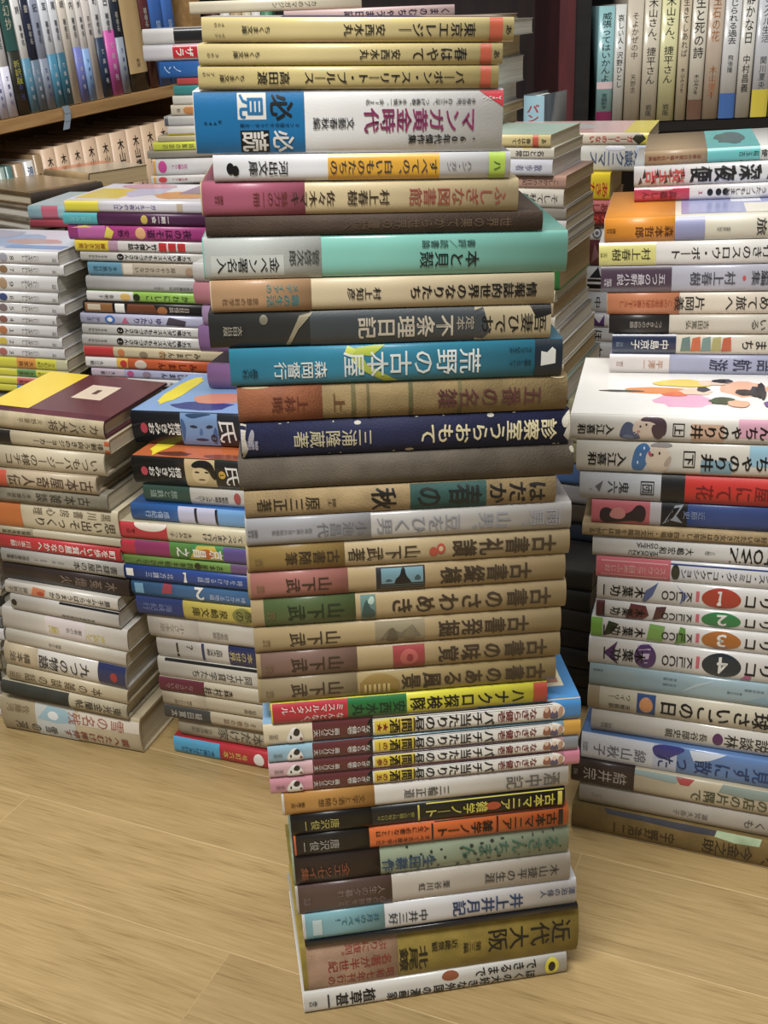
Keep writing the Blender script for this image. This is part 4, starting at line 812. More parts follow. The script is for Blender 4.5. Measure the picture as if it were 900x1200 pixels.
{'kind':'s','c':'#d0632c','lab':'orange paperback with black lettering and black band, seventh from bottom of tall front stack','grp':'books in the tall front stack','loc':(-0.0663,0.004,0.1378),'yaw':6.2,'tilt':0.0039,'L':0.1809,'T':0.0168,'D':0.1242,'obi':(1.1,48.8,'#1f1b18'),'pic':[('r',174.1,177.1,0.12,0.88,'#161412'),('r',132.6,133.7,0.1,0.9,'#161412'),('r',89.5,90.6,0.1,0.9,'#161412'),('r',91.7,177.6,0.93,0.96,'#161412')],'tx':[('古本マニア',173.0,136.0,0.5,0.66,'#161412','b'),('雑学ノート',130.3,92.8,0.5,0.6,'#161412','b'),('人生に必要なことは',88.3,52.6,0.72,0.28,'#161412'),('すべて古本屋で学んだ',88.3,52.6,0.3,0.28,'#161412'),('唐沢俊一',29.5,3.3,0.5,0.48,'#9a958c')]},
{'kind':'h','c':'#8d9b81','lab':'speckled sage green hardback with dark brown band, sixth from bottom of tall front stack','grp':'books in the tall front stack','loc':(-0.0685,0.004,0.1127),'yaw':6.62,'tilt':0.0042,'L':0.1843,'T':0.0247,'D':0.1261,'obi':(1.1,57.3,'#2c1f1a'),'pic':[('e',62.3,0.08,0.5,0.03,'#2a332c'),('e',100.4,0.45,0.9,0.05,'#2a332c'),('e',139.2,0.82,1.3,0.03,'#2a332c'),('e',178.6,0.35,0.5,0.05,'#2a332c'),('e',98.1,0.72,0.9,0.03,'#2a332c'),('e',136.8,0.25,1.3,0.05,'#2a332c'),('e',176.2,0.62,0.5,0.03,'#2a332c'),('e',95.9,0.15,0.9,0.05,'#2a332c'),('e',134.5,0.52,1.3,0.03,'#2a332c'),('e',173.8,0.89,0.5,0.05,'#2a332c'),('e',93.6,0.42,0.9,0.03,'#2a332c'),('e',132.2,0.79,1.3,0.05,'#2a332c'),('e',171.5,0.32,0.5,0.03,'#2a332c'),('e',91.3,0.69,0.9,0.05,'#2a332c'),('e',129.9,0.22,1.3,0.03,'#2a332c'),('e',169.1,0.59,0.5,0.05,'#2a332c'),('e',89.0,0.12,0.9,0.03,'#2a332c'),('e',127.5,0.49,1.3,0.05,'#2a332c'),('e',166.7,0.86,0.5,0.03,'#2a332c'),('e',86.7,0.39,0.9,0.05,'#2a332c'),('e',125.2,0.76,1.3,0.03,'#2a332c'),('e',164.4,0.29,0.5,0.05,'#2a332c'),('e',84.4,0.66,0.9,0.03,'#2a332c'),('e',122.9,0.19,1.3,0.05,'#2a332c'),('e',162.0,0.56,0.5,0.03,'#2a332c'),('e',82.2,0.09,0.9,0.05,'#2a332c'),('e',120.6,0.46,1.3,0.03,'#2a332c'),('e',159.7,0.83,0.5,0.05,'#2a332c'),('e',79.9,0.36,0.9,0.03,'#2a332c'),('e',118.3,0.73,1.3,0.05,'#2a332c'),('e',157.3,0.26,0.5,0.03,'#2a332c'),('e',77.6,0.63,0.9,0.05,'#2a332c'),('e',116.0,0.16,1.3,0.03,'#2a332c'),('e',155.0,0.53,0.5,0.05,'#2a332c'),('e',75.3,0.9,0.9,0.03,'#2a332c'),('e',113.7,0.43,1.3,0.05,'#2a332c'),('e',152.6,0.8,0.5,0.03,'#2a332c'),('e',73.1,0.33,0.9,0.05,'#2a332c'),('e',111.4,0.7,1.3,0.03,'#2a332c'),('e',150.3,0.23,0.5,0.05,'#2a332c'),('e',70.8,0.6,0.9,0.03,'#2a332c'),('e',109.0,0.13,1.3,0.05,'#2a332c')],'tx':[('るさんちまん',178.0,110.8,0.55,0.5,'#31604e'),('生田耕作',93.6,57.8,0.42,0.46,'#2a4766','b'),('全エッセイ集',37.1,5.0,0.45,0.5,'#8a4a30')]},
{'kind':'s','c':'#b6aea1','lab':'grey-cream book with brown paper band, fifth from bottom of tall front stack','grp':'books in the tall front stack','loc':(-0.068,0.004,0.0891),'yaw':7.04,'tilt':0.004,'L':0.1859,'T':0.0232,'D':0.1242,'obi':(1.4,63.9,'#56423b'),'tx':[('木山捷平の生涯',178.4,126.6,0.5,0.42,'#45403a'),('栗谷川虹',103.2,81.2,0.5,0.3,'#55504a'),('人生の夕暮れ',59.4,27.1,0.62,0.32,'#84706a'),('心の軌跡を辿る',59.4,27.1,0.26,0.26,'#84706a'),('筑摩',9.7,4.7,0.5,0.3,'#84706a')]},
{'kind':'s','c':'#cacacb','lab':'white book with teal paper band and blue title, fourth from bottom of tall front stack','grp':'books in the tall front stack','loc':(-0.0649,0.004,0.0666),'yaw':7.43,'tilt':0.0036,'L':0.188,'T':0.0221,'D':0.1242,'pg':'w','obi':(1.4,55.0,'#78aab3'),'pic':[('r',6.5,12.7,0.2,0.8,'#b4cacb')],'tx':[('漂泊の俳人',187.2,162.2,0.62,0.3,'#33466a'),('井上井月記',150.7,101.1,0.5,0.62,'#223c68','b'),('中井三好',84.6,57.3,0.45,0.5,'#33363c'),('井月のすべて！',51.5,21.2,0.62,0.36,'#2c6a80')]},
{'kind':'s','c':'#16171c','lab':'thin black booklet, almost hidden, third from bottom of tall front stack','grp':'books in the tall front stack','loc':(-0.0646,0.004,0.0616),'yaw':7.52,'tilt':0.0034,'L':0.1893,'T':0.0046,'D':0.1242,'pg':'w'},  # added booklet: its black stands in for the shade of a gap
{'kind':'h','c':'#a08a38','lab':'thick gold hardback with pinkish band, second from bottom of tall front stack','grp':'books in the tall front stack','loc':(-0.0678,0.004,0.0195),'yaw':8.26,'tilt':0.0014,'L':0.1948,'T':0.0417,'D':0.131,'old':1,'obi':(3.2,65.9,'#b99578'),'tx':[('近代大阪',189.5,128.9,0.55,0.5,'#161412'),('第三編',124.6,111.7,0.5,0.24,'#2a2414'),('近畿景観',108.1,89.3,0.62,0.22,'#2a2414'),('北尾鐐',86.9,66.5,0.42,0.56,'#2a2414','b'),('昭和七年刊行の',63.5,16.0,0.2,0.26,'#93302c'),('名著が半世紀',61.7,17.1,0.52,0.26,'#93302c'),('ぶりに復刻。',58.8,23.5,0.82,0.2,'#93302c')]},
{'kind':'s','c':'#cbc9c1','lab':'white paperback with bold black lettering, lying on the floor, lowest of tall front stack','grp':'books in the tall front stack','loc':(-0.0689,0.004,0.0005),'yaw':8.51,'tilt':0.0004,'L':0.1883,'T':0.0186,'D':0.1242,'pg':'w','pic':[('e',177.3,0.5,5.1,0.42,'#cfc23a'),('e',177.3,0.5,2.6,0.24,'#161412'),('e',103.6,0.8,6.1,0.2,'#8a4a30')],'tx':[('ぼくの大好きな外国の漫画家',165.9,57.6,0.28,0.42,'#161412','b'),('できるまで',167.1,120.8,0.76,0.4,'#161412','b'),('植草甚一',50.4,12.2,0.5,0.7,'#161412','b'),('晶文社',9.2,3.4,0.5,0.3,'#161412')]},
{'kind':'s','c':'#d0cfc8','lab':'book with brown band and turquoise cover, topmost of scribble-comic stack','grp':'books in the stack of wide white comics','loc':(0.2153,0.3467,0.5169),'yaw':-14.0,'tilt':0.0424,'L':0.1852,'T':0.0103,'D':0.1261,'obi':(0.0,47.5,'#9f8666'),'pan':[(47.5,86.7,'#5fb2b0')],'tx':[('桜玉吉',86.1,71.0,0.5,0.42,'#23403e'),('便',92.3,87.3,0.5,0.6,'#161412'),('深夜の日常を描く日記漫画',43.0,2.9,0.5,0.34,'#8a4434')],'cov':[(0,0.256,0,1,'#9f8666'),(0.256,0.468,0,1,'#5fb2b0'),(0.29,0.43,0.15,0.85,'#4f6a6a')]},
{'kind':'s','c':'#c9c8c6','lab':'white comic with black scribble pattern, second from top of scribble-comic stack','grp':'books in the stack of wide white comics','loc':(0.2079,0.3467,0.5006),'yaw':-14.0,'tilt':0.0396,'L':0.1852,'T':0.0157,'D':0.1261,'pg':'w','pic':[('p',[(3.1,0.1),(5.1,0.5),(6.4,0.2)],'#33322f'),('p',[(6.4,0.4),(8.3,0.9),(9.7,0.45)],'#33322f'),('p',[(9.7,0.7),(11.6,0.7),(12.9,0.7)],'#33322f'),('p',[(12.9,0.1),(14.9,0.5),(16.2,0.2)],'#33322f'),('p',[(16.2,0.4),(18.2,0.9),(19.5,0.45)],'#33322f'),('p',[(19.5,0.7),(21.4,0.7),(22.7,0.7)],'#33322f'),('p',[(22.7,0.1),(24.7,0.5),(26.0,0.2)],'#33322f'),('p',[(26.0,0.4),(28.0,0.9),(29.3,0.45)],'#33322f'),('p',[(29.3,0.7),(31.2,0.7),(32.5,0.7)],'#33322f'),('p',[(32.5,0.1),(34.5,0.5),(35.8,0.2)],'#33322f'),('p',[(35.8,0.4),(37.7,0.9),(39.0,0.45)],'#33322f'),('p',[(39.0,0.7),(40.9,0.7),(42.2,0.7)],'#33322f'),('p',[(42.2,0.1),(44.2,0.5),(45.5,0.2)],'#33322f'),('p',[(45.5,0.4),(47.4,0.9),(48.7,0.45)],'#33322f'),('p',[(48.7,0.7),(50.6,0.7),(51.9,0.7)],'#33322f'),('p',[(51.9,0.1),(53.8,0.5),(55.1,0.2)],'#33322f'),('p',[(55.1,0.4),(57.0,0.9),(58.3,0.45)],'#33322f'),('p',[(58.3,0.7),(60.2,0.7),(61.5,0.7)],'#33322f'),('p',[(61.5,0.1),(63.4,0.5),(64.7,0.2)],'#33322f'),('p',[(64.7,0.4),(66.6,0.9),(67.9,0.45)],'#33322f'),('p',[(67.9,0.7),(69.8,0.7),(71.1,0.7)],'#33322f'),('p',[(71.1,0.1),(73.0,0.5),(74.3,0.2)],'#33322f'),('p',[(74.3,0.4),(76.2,0.9),(77.5,0.45)],'#33322f'),('p',[(77.5,0.7),(79.4,0.7),(80.6,0.7)],'#33322f'),('p',[(80.6,0.1),(82.5,0.5),(83.8,0.2)],'#33322f'),('p',[(83.8,0.4),(85.7,0.9),(87.0,0.45)],'#33322f'),('p',[(87.0,0.7),(88.9,0.7),(90.1,0.7)],'#33322f'),('p',[(90.1,0.1),(92.0,0.5),(93.3,0.2)],'#33322f'),('p',[(93.3,0.4),(95.2,0.9),(96.4,0.45)],'#33322f'),('p',[(96.4,0.7),(98.3,0.7),(99.6,0.7)],'#33322f'),('p',[(99.6,0.1),(101.5,0.5),(102.7,0.2)],'#33322f')],'tx':[('深夜便',96.4,42.2,0.5,0.8,'#161412','b'),('桜玉吉',39.0,8.3,0.5,0.66,'#c04c44','b')]},
{'kind':'s','c':'#d0ccc8','lab':'white comic with crimson end, third from top of scribble-comic stack','grp':'books in the stack of wide white comics','loc':(0.2087,0.3467,0.4891),'yaw':-14.02,'tilt':0.0375,'L':0.1852,'T':0.0112,'D':0.1261,'pg':'w','pan':[(0.0,42.3,'#b2384c')],'pic':[('e',57.9,0.5,2.2,0.24,'#161412'),('e',64.3,0.5,2.2,0.24,'#161412'),('e',69.4,0.5,2.2,0.24,'#161412'),('e',20.8,0.85,9.2,0.12,'#d8a0a0')],'tx':[('うたノコもしまね',100.0,69.4,0.5,0.6,'#55504a'),('高橋しん',33.2,5.6,0.45,0.5,'#6a1c2c'),('１',52.7,48.8,0.5,0.5,'#c05060')]},
{'kind':'h','c':'#cfc9b5','lab':'large book with orange band and lavender-blue cover, fourth from top of scribble-comic stack','grp':'books in the stack of wide white comics','loc':(0.173,0.2809,0.4708),'yaw':-14.06,'tilt':0.0345,'L':0.1852,'T':0.0173,'D':0.131,'obi':(0.0,51.2,'#d98828'),'pan':[(51.2,72.5,'#8f92b6')],'tx':[('森本哲郎',50.6,22.2,0.42,0.52,'#5a2c10'),('講談社',8.5,1.6,0.5,0.24,'#7a4410'),('旅',116.1,108.4,0.5,0.8,'#2a2a2a'),('世界史に何を',90.5,80.9,0.45,0.2,'#55504a')],'cov':[(0.3,1,0,1,'#8b90b8'),(0.55,1,0,0.35,'#d2ccb8'),(0.5,0.62,0.4,0.6,'#c9ccd8')]},
{'kind':'s','c':'#d9d6d0','lab':'white book with pale yellow end and black title, fifth from top of scribble-comic stack','grp':'books in the stack of wide white comics','loc':(0.1698,0.2809,0.4531),'yaw':-14.1,'tilt':0.0315,'L':0.1852,'T':0.0173,'D':0.1261,'pg':'w','pan':[(0.0,41.8,'#cfc976')],'tx':[('中国行きのスロウ・ボート',139.1,52.3,0.5,0.6,'#161412'),('村上春樹',38.1,9.3,0.5,0.56,'#3a3826'),('中央公論',6.1,1.1,0.5,0.22,'#6a683a')]},
{'kind':'s','c':'#aaaab5','lab':'silver-grey book with plum end and white lettering, sixth from top of scribble-comic stack','grp':'books in the stack of wide white comics','loc':(0.1719,0.2809,0.4331),'yaw':-14.15,'tilt':0.0282,'L':0.1852,'T':0.0197,'D':0.1261,'pg':'w','pan':[(0.0,52.2,'#493947')],'pic':[('e',104.3,0.5,1.2,0.1,'#c05050')],'tx':[('村上春樹',98.3,65.2,0.5,0.55,'#4a4a52'),('短編集',128.4,109.2,0.5,0.6,'#3c3c44'),('五つの最新小説',47.8,11.9,0.5,0.48,'#c9c2c9'),('新潮社',8.1,2.4,0.4,0.34,'#c9c2c9')]},
{'kind':'s','c':'#d0c5b1','lab':'cream book with salmon band and black title, seventh from top of scribble-comic stack','grp':'books in the stack of wide white comics','loc':(0.1772,0.2809,0.416),'yaw':-14.19,'tilt':0.0254,'L':0.1852,'T':0.0168,'D':0.1261,'obi':(0.0,53.8,'#c07852'),'tx':[('はじめて旅へ',135.8,86.1,0.5,0.66,'#161412'),('片岡義',72.5,50.0,0.5,0.7,'#161412'),('この著者待望の書き下ろし',48.8,9.4,0.5,0.44,'#a04e30')]},
{'kind':'s','c':'#beb7a7','lab':'grey-cream book with black end, eighth from top of scribble-comic stack','grp':'books in the stack of wide white comics','loc':(0.1792,0.2809,0.4007),'yaw':-14.22,'tilt':0.0231,'L':0.1852,'T':0.0149,'D':0.1261,'obi':(0.0,45.3,'#242120'),'tx':[('鼠のいる',128.2,105.1,0.5,0.66,'#4a4434'),('吉田篤弘',74.8,57.3,0.5,0.5,'#6a6454'),('つづきものの物語',40.2,15.9,0.5,0.36,'#a39c8e')]},
{'kind':'s','c':'#c8c1b0','lab':'cream book with navy end and row of painted blocks, ninth from top of scribble-comic stack','grp':'books in the stack of wide white comics','loc':(0.1825,0.2809,0.3846),'yaw':-14.26,'tilt':0.0206,'L':0.1852,'T':0.0157,'D':0.1261,'pg':'w','pan':[(0.0,48.2,'#232e48')],'pic':[('p',[(51.4,0.15),(52.6,0.82),(58.3,0.9),(59.0,0.18)],'#5f7a74'),('p',[(59.0,0.15),(60.2,0.82),(65.9,0.9),(66.5,0.18)],'#c0623c'),('p',[(66.5,0.15),(67.8,0.82),(73.4,0.9),(74.1,0.18)],'#6f8a84'),('p',[(74.1,0.15),(75.3,0.82),(81.0,0.9),(81.6,0.18)],'#a39c62'),('p',[(81.6,0.15),(82.8,0.82),(88.4,0.9),(89.1,0.18)],'#b8583a')],'tx':[('のまち',125.4,95.9,0.5,0.56,'#161412'),('中島京子',43.1,14.2,0.5,0.52,'#dcdad2'),('毎日新聞',8.3,3.1,0.5,0.26,'#8a94a8')]},
{'kind':'s','c':'#9a9db7','lab':'lavender book with pale end, tenth from top of scribble-comic stack','grp':'books in the stack of wide white comics','loc':(0.1812,0.2809,0.3694),'yaw':-14.3,'tilt':0.0183,'L':0.1852,'T':0.0148,'D':0.1261,'pan':[(0.0,45.3,'#cbc3be')],'tx':[('物語航游',142.8,73.4,0.5,0.66,'#2c3048'),('平澤一',40.8,23.4,0.5,0.5,'#b07c60'),('朝日社',10.3,5.1,0.5,0.3,'#a07a70')]},
{'kind':'s','c':'#d6d2c8','lab':'thick white comic with illustrated cover and spine portrait, eleventh from top of scribble-comic stack','grp':'books in the stack of wide white comics','loc':(0.1356,0.188,0.35),'yaw':-14.34,'tilt':0.0156,'L':0.2068,'T':0.0187,'D':0.1436,'pg':'w','pic':[('r',115.3,137.8,0.25,0.97,'#d6a0b4'),('r',83.9,105.7,0.05,0.75,'#c9a58c'),('b',[(34.2,0.05),(35.3,0.5),(38.9,0.8),(44.2,0.72),(47.8,0.3),(50.1,0.04)],'#4a5676'),('e',51.9,0.5,8.2,0.43,'#cdb9a6'),('b',[(47.8,0.8),(51.3,0.98),(59.5,0.99),(67.1,0.88),(67.1,0.3),(63.0,0.2),(61.3,0.6),(57.2,0.8)],'#4a3840'),('b',[(56.0,0.5),(58.3,0.75),(65.4,0.5),(64.2,0.12),(59.5,0.06)],'#4a3840'),('e',49.0,0.6,0.7,0.05,'#332a2a'),('e',53.1,0.68,0.7,0.05,'#332a2a'),('e',47.8,0.4,1.3,0.05,'#b87a6c'),('b',[(35.9,0.1),(38.3,0.3),(45.4,0.2),(44.2,0.05)],'#6a7696'),('r',71.2,79.3,0.24,0.28,'#161412'),('r',71.2,79.3,0.72,0.76,'#161412'),('r',71.2,71.8,0.24,0.76,'#161412'),('r',78.7,79.3,0.24,0.76,'#161412')],'tx':[('のんちゃのり井',147.2,82.8,0.45,0.6,'#161412','b'),('入江喜和',31.2,4.8,0.45,0.44,'#161412','b'),('上',78.7,71.8,0.5,0.36,'#161412','b')],'cov':[(0,1,0,1,'#e2e0da'),(0.27,0.5,0.12,0.36,'#dca4c0'),(0.5,0.68,0.3,0.6,'#dfa888'),(0.14,0.44,0.34,0.46,'#d8823c'),(0.08,0.24,0.36,0.4,'#3a3430'),(0.3,0.4,0.3,0.38,'#dc6a3c'),(0.36,0.48,0.33,0.46,'#dcc0a8'),(0.42,0.47,0.38,0.48,'#2a2424'),(0.26,0.5,0.46,0.6,'#dcc044'),(0.42,0.54,0.5,0.6,'#dcc0a8'),(0.47,0.56,0.54,0.62,'#2a2424'),(0.46,0.56,0.18,0.3,'#2f4a34'),(0.52,0.6,0.14,0.26,'#d8a888'),(0.55,0.62,0.34,0.44,'#26221f'),(0.6,0.66,0.3,0.5,'#26221f'),(0.64,0.74,0.14,0.26,'#6a4a8a'),(0.66,0.78,0.4,0.58,'#dcb048'),(0.63,0.66,0.26,0.56,'#26221f'),(0.7,0.8,0.24,0.36,'#d88a9a')]},
{'kind':'s','c':'#d0ccc0','lab':'thick white comic with blue scarf portrait on spine, twelfth from top of scribble-comic stack','grp':'books in the stack of wide white comics','loc':(0.1406,0.188,0.3255),'yaw':-14.4,'tilt':0.0124,'L':0.2068,'T':0.0241,'D':0.1436,'pg':'w','pic':[('r',119.4,138.1,0.35,0.97,'#8db8cc'),('r',87.2,108.5,0.05,0.5,'#7aa0b0'),('b',[(38.8,0.1),(40.0,0.6),(43.0,0.9),(50.1,0.97),(53.7,0.6),(49.5,0.3),(46.5,0.04)],'#3a6a9c'),('e',57.8,0.46,8.9,0.42,'#cdbda8'),('b',[(50.1,0.86),(56.0,0.98),(65.5,0.98),(67.9,0.86),(59.6,0.82)],'#8a8480'),('e',53.7,0.6,0.7,0.05,'#332a2a'),('e',58.4,0.66,0.7,0.05,'#332a2a'),('b',[(50.1,0.66),(51.3,0.74),(53.7,0.6),(52.5,0.5)],'#a84a6a'),('b',[(60.8,0.3),(65.5,0.62),(67.3,0.5),(64.3,0.2)],'#a89888'),('e',43.5,0.35,0.6,0.05,'#c0d0e0'),('e',45.3,0.6,0.6,0.05,'#c0d0e0'),('e',47.7,0.8,0.6,0.05,'#c0d0e0'),('r',74.9,83.1,0.24,0.28,'#161412'),('r',74.9,83.1,0.72,0.76,'#161412'),('r',74.9,75.5,0.24,0.76,'#161412'),('r',82.5,83.1,0.24,0.76,'#161412')],'tx':[('のんちゃのり井',151.6,86.6,0.42,0.6,'#161412','b'),('入江喜和',35.8,7.9,0.42,0.46,'#161412','b'),('下',82.5,75.5,0.5,0.36,'#161412','b')]},
{'kind':'h','c':'#babdc1','lab':'grey-white hardback with black block and red half, thirteenth from top of scribble-comic stack','grp':'books in the stack of wide white comics','loc':(0.1438,0.188,0.3027),'yaw':-14.45,'tilt':0.0095,'L':0.1852,'T':0.0224,'D':0.1261,'pan':[(57.8,74.5,'#1b1a1c'),(74.5,165.4,'#c9302a')],'pic':[('p',[(11.1,0.5),(16.7,0.7),(14.2,0.3)],'#55565a'),('r',43.4,53.0,0.26,0.3,'#2a2a2c'),('r',43.4,53.0,0.7,0.74,'#2a2a2c'),('r',43.4,44.0,0.26,0.74,'#2a2a2c'),('r',52.4,53.0,0.26,0.74,'#2a2a2c')],'tx':[('鬼六',35.6,19.7,0.5,0.44,'#2a2a2c'),('団',52.4,44.0,0.5,0.34,'#2a2a2c'),('崎屋にて花',148.5,81.6,0.45,0.56,'#741c19'),('bunkei',9.3,6.8,0.4,0.2,'#555')]},
{'kind':'s','c':'#32467e','lab':'blue book with pink block and black lightning pattern, fourteenth from top of scribble-comic stack','grp':'books in the stack of wide white comics','loc':(0.1533,0.188,0.2832),'yaw':-14.49,'tilt':0.0073,'L':0.1852,'T':0.0191,'D':0.1261,'pan':[(0.0,41.9,'#b25860'),(41.9,49.8,'#a9a3a6'),(49.8,68.4,'#14151a')],'pic':[('b',[(6.2,0.05),(5.6,0.6),(11.8,0.75),(18.0,0.45),(27.8,0.5),(32.7,0.9),(39.5,0.75),(38.2,0.1),(29.1,0.2),(16.8,0.05)],'#2a1c22'),('b',[(11.8,0.3),(15.5,0.7),(21.7,0.75),(25.4,0.45),(21.7,0.2)],'#b8746e'),('p',[(51.0,0.1),(59.4,0.9),(65.4,0.95),(60.6,0.5),(65.4,0.2),(56.4,0.3)],'#8a9098'),('p',[(52.2,0.1),(58.2,0.8),(63.0,0.85),(58.2,0.4)],'#101114')],'tx':[('近藤史',80.9,65.4,0.55,0.36,'#7a8ab0')]},
{'kind':'s','c':'#b39a70','lab':'thin tan book with small brown lettering, fifteenth from top of scribble-comic stack','grp':'books in the stack of wide white comics','loc':(0.1467,0.188,0.2736),'yaw':-14.68,'tilt':0.0063,'L':0.1852,'T':0.0092,'D':0.1242,'old':1,'tx':[('好きいただき女のは去年し・四畳場・王文房陽を貴ほしがる',131.4,5.0,0.5,0.56,'#4c3a22')]},
{'kind':'s','c':'#cbcac6','lab':'white book with bold black roman capitals, sixteenth from top of scribble-comic stack','grp':'books in the stack of wide white comics','loc':(0.1549,0.188,0.2563),'yaw':-15.17,'tilt':0.0045,'L':0.1852,'T':0.0169,'D':0.1261,'pg':'w','tx':[('TOWN',128.0,98.0,0.45,0.74,'#161412','bh'),('大嶋宏和',73.5,48.0,0.5,0.36,'#161412'),('HIROKAZU',48.0,26.4,0.28,0.24,'#161412','h'),('OSHIMA',48.0,32.0,0.66,0.24,'#161412','h'),('ファミリア初単行本',88.5,81.3,0.5,0.22,'#333')]},
{'kind':'s','c':'#cfd0d2','lab':'white book with framed pink end and navy rule, seventeenth from top of scribble-comic stack','grp':'books in the stack of wide white comics','loc':(0.1582,0.188,0.2383),'yaw':-15.67,'tilt':0.0028,'L':0.1852,'T':0.0176,'D':0.1261,'pg':'w','pan':[(0.1,54.5,'#c05e69')],'pic':[('r',54.5,123.5,0.84,0.9,'#2c3c7a'),('r',3.9,52.6,0.15,0.2,'#d89a9a'),('r',3.9,52.6,0.8,0.85,'#d89a9a'),('e',58.2,0.5,3.1,0.36,'#2c3028')],'tx':[('ンス・コミック・コレクション',126.5,61.8,0.5,0.5,'#23232a'),('スクウェア田木ふじお',51.4,6.4,0.5,0.4,'#e0b0a8')]},
{'kind':'s','c':'#d2d0cb','lab':'white comic with number 1 in a red oval, eighteenth from top of scribble-comic stack','grp':'books in the stack of wide white comics','loc':(0.1596,0.188,0.2186),'yaw':-16.23,'tilt':0.0012,'L':0.1852,'T':0.0194,'D':0.1242,'pg':'w','pic':[('p',[(33.8,0.1),(36.3,0.6),(45.1,0.95),(41.3,0.4),(36.3,0.05)],'#4a5a8a'),('p',[(61.2,0.05),(63.6,0.6),(57.5,0.95),(67.3,0.5)],'#6a7ab0'),('e',91.1,0.5,14.1,0.44,'#aa3a2b'),('r',72.9,75.3,0.3,0.75,'#c86070')],'tx':[('木葉功一',36.3,0.7,0.48,0.5,'#161412','b'),('KILICO',70.4,47.5,0.46,0.4,'#161412','h'),('1',95.3,86.9,0.5,0.62,'#dcdad2','bh'),('キリコ',138.6,106.7,0.5,0.66,'#161412','b')]},
{'kind':'s','c':'#d2d0cb','lab':'white comic with number 2 in a green oval, nineteenth from top of scribble-comic stack','grp':'books in the stack of wide white comics','loc':(0.1595,0.188,0.2036),'yaw':-16.65,'tilt':0.0001,'L':0.1852,'T':0.0146,'D':0.1242,'pg':'w','pan':[(0.1,6.6,'#4a2024')],'pic':[('p',[(22.0,0.05),(25.8,0.95),(37.2,0.9),(39.7,0.4),(34.7,0.05)],'#5e2428'),('p',[(42.3,0.1),(44.8,0.9),(52.3,0.95),(49.8,0.3)],'#4a2a2a'),('e',92.3,0.5,14.2,0.44,'#2e7a44'),('r',74.0,76.5,0.3,0.75,'#c86070')],'tx':[('木葉功一',37.2,1.4,0.48,0.5,'#161412','b'),('KILICO',71.5,48.5,0.46,0.4,'#161412','h'),('2',96.6,88.1,0.5,0.62,'#dcdad2','bh'),('キリコ',140.1,108.0,0.5,0.66,'#161412','b')]},
{'kind':'s','c':'#d2d0cb','lab':'white comic with number 3 in an amber oval, twentieth from top of scribble-comic stack','grp':'books in the stack of wide white comics','loc':(0.1562,0.188,0.1862),'yaw':-17.14,'tilt':-0.001,'L':0.1852,'T':0.0171,'D':0.1242,'pg':'w','pan':[(0.1,8.6,'#6a9a3a')],'pic':[('p',[(9.3,0.1),(13.2,0.9),(20.9,0.8),(15.8,0.3)],'#22301a'),('p',[(42.1,0.1),(44.0,0.95),(55.4,0.9),(54.1,0.1)],'#6f9a48'),('p',[(62.9,0.05),(66.6,0.95),(70.4,0.9),(71.6,0.2)],'#5a8a3c'),('e',96.9,0.5,14.3,0.44,'#a9652a'),('r',78.4,80.9,0.3,0.75,'#c86070')],'tx':[('木葉功一',41.4,5.4,0.48,0.5,'#161412','b'),('KILICO',76.0,52.8,0.46,0.4,'#161412','h'),('3',101.1,92.6,0.5,0.62,'#dcdad2','bh'),('キリコ',144.8,112.6,0.5,0.66,'#161412','b')]},
{'kind':'s','c':'#d2d0cb','lab':'white comic with number 4 in a dark oval, eighth from bottom of scribble-comic stack','grp':'books in the stack of wide white comics','loc':(0.155,0.188,0.1625),'yaw':-17.81,'tilt':-0.0022,'L':0.1852,'T':0.0234,'D':0.1242,'pg':'w','pic':[('p',[(11.4,0.5),(21.9,0.95),(19.3,0.5),(23.2,0.05)],'#4a2a5a'),('e',43.3,0.5,8.3,0.46,'#4a2c64'),('p',[(36.8,0.9),(47.8,0.98),(44.6,0.1)],'#b8a8c4'),('p',[(113.9,0.05),(118.8,0.3),(122.4,0.2),(121.2,0.05)],'#b05a8a'),('e',99.8,0.5,14.4,0.44,'#212e38'),('r',81.2,83.7,0.3,0.75,'#c86070')],'tx':[('木葉功一',43.9,7.5,0.48,0.5,'#161412','b'),('KILICO',78.8,55.4,0.46,0.4,'#161412','h'),('4',104.1,95.5,0.5,0.62,'#dcdad2','bh'),('キリコ',148.1,115.7,0.5,0.66,'#161412','b')]},
{'kind':'s','c':'#93abb3','lab':'pale blue book with faint small print, seventh from bottom of scribble-comic stack','grp':'books in the stack of wide white comics','loc':(0.1564,0.188,0.1422),'yaw':-18.39,'tilt':-0.003,'L':0.1852,'T':0.02,'D':0.1261,'pg':'w','pic':[('p',[(68.8,0.2),(81.4,0.7),(97.0,0.95),(83.3,0.6)],'#a8bcc2'),('p',[(115.5,0.1),(132.5,0.5),(136.7,0.1)],'#7a9aa8')],'tx':[('水晶書房',10.9,2.9,0.75,0.12,'#4a6068'),('古い村の物語',66.8,56.6,0.5,0.12,'#5a7078'),('遠い海の記憶',66.8,56.6,0.75,0.12,'#5a7078'),('旅人たちの歌',115.5,104.4,0.5,0.12,'#5a7078'),('水辺の風景',131.3,116.7,0.7,0.12,'#5a7078')]},
{'kind':'h','c':'#c6bea8','lab':'cream hardback with orange disc in blue square, sixth from bottom of scribble-comic stack','grp':'books in the stack of wide white comics','loc':(0.1558,0.188,0.1198),'yaw':-19.01,'tilt':-0.0035,'L':0.1852,'T':0.0221,'D':0.1261,'pan':[(0.3,9.1,'#8a7c60')],'pic':[('r',38.4,52.7,0.08,0.92,'#27487e'),('e',45.6,0.5,5.2,0.32,'#c98a58')],'tx':[('地球さいごの日',151.9,56.0,0.5,0.7,'#161412','b'),('ワイリー',33.7,16.5,0.7,0.24,'#4a4434'),('天野照訳',33.7,16.5,0.3,0.24,'#4a4434')]},
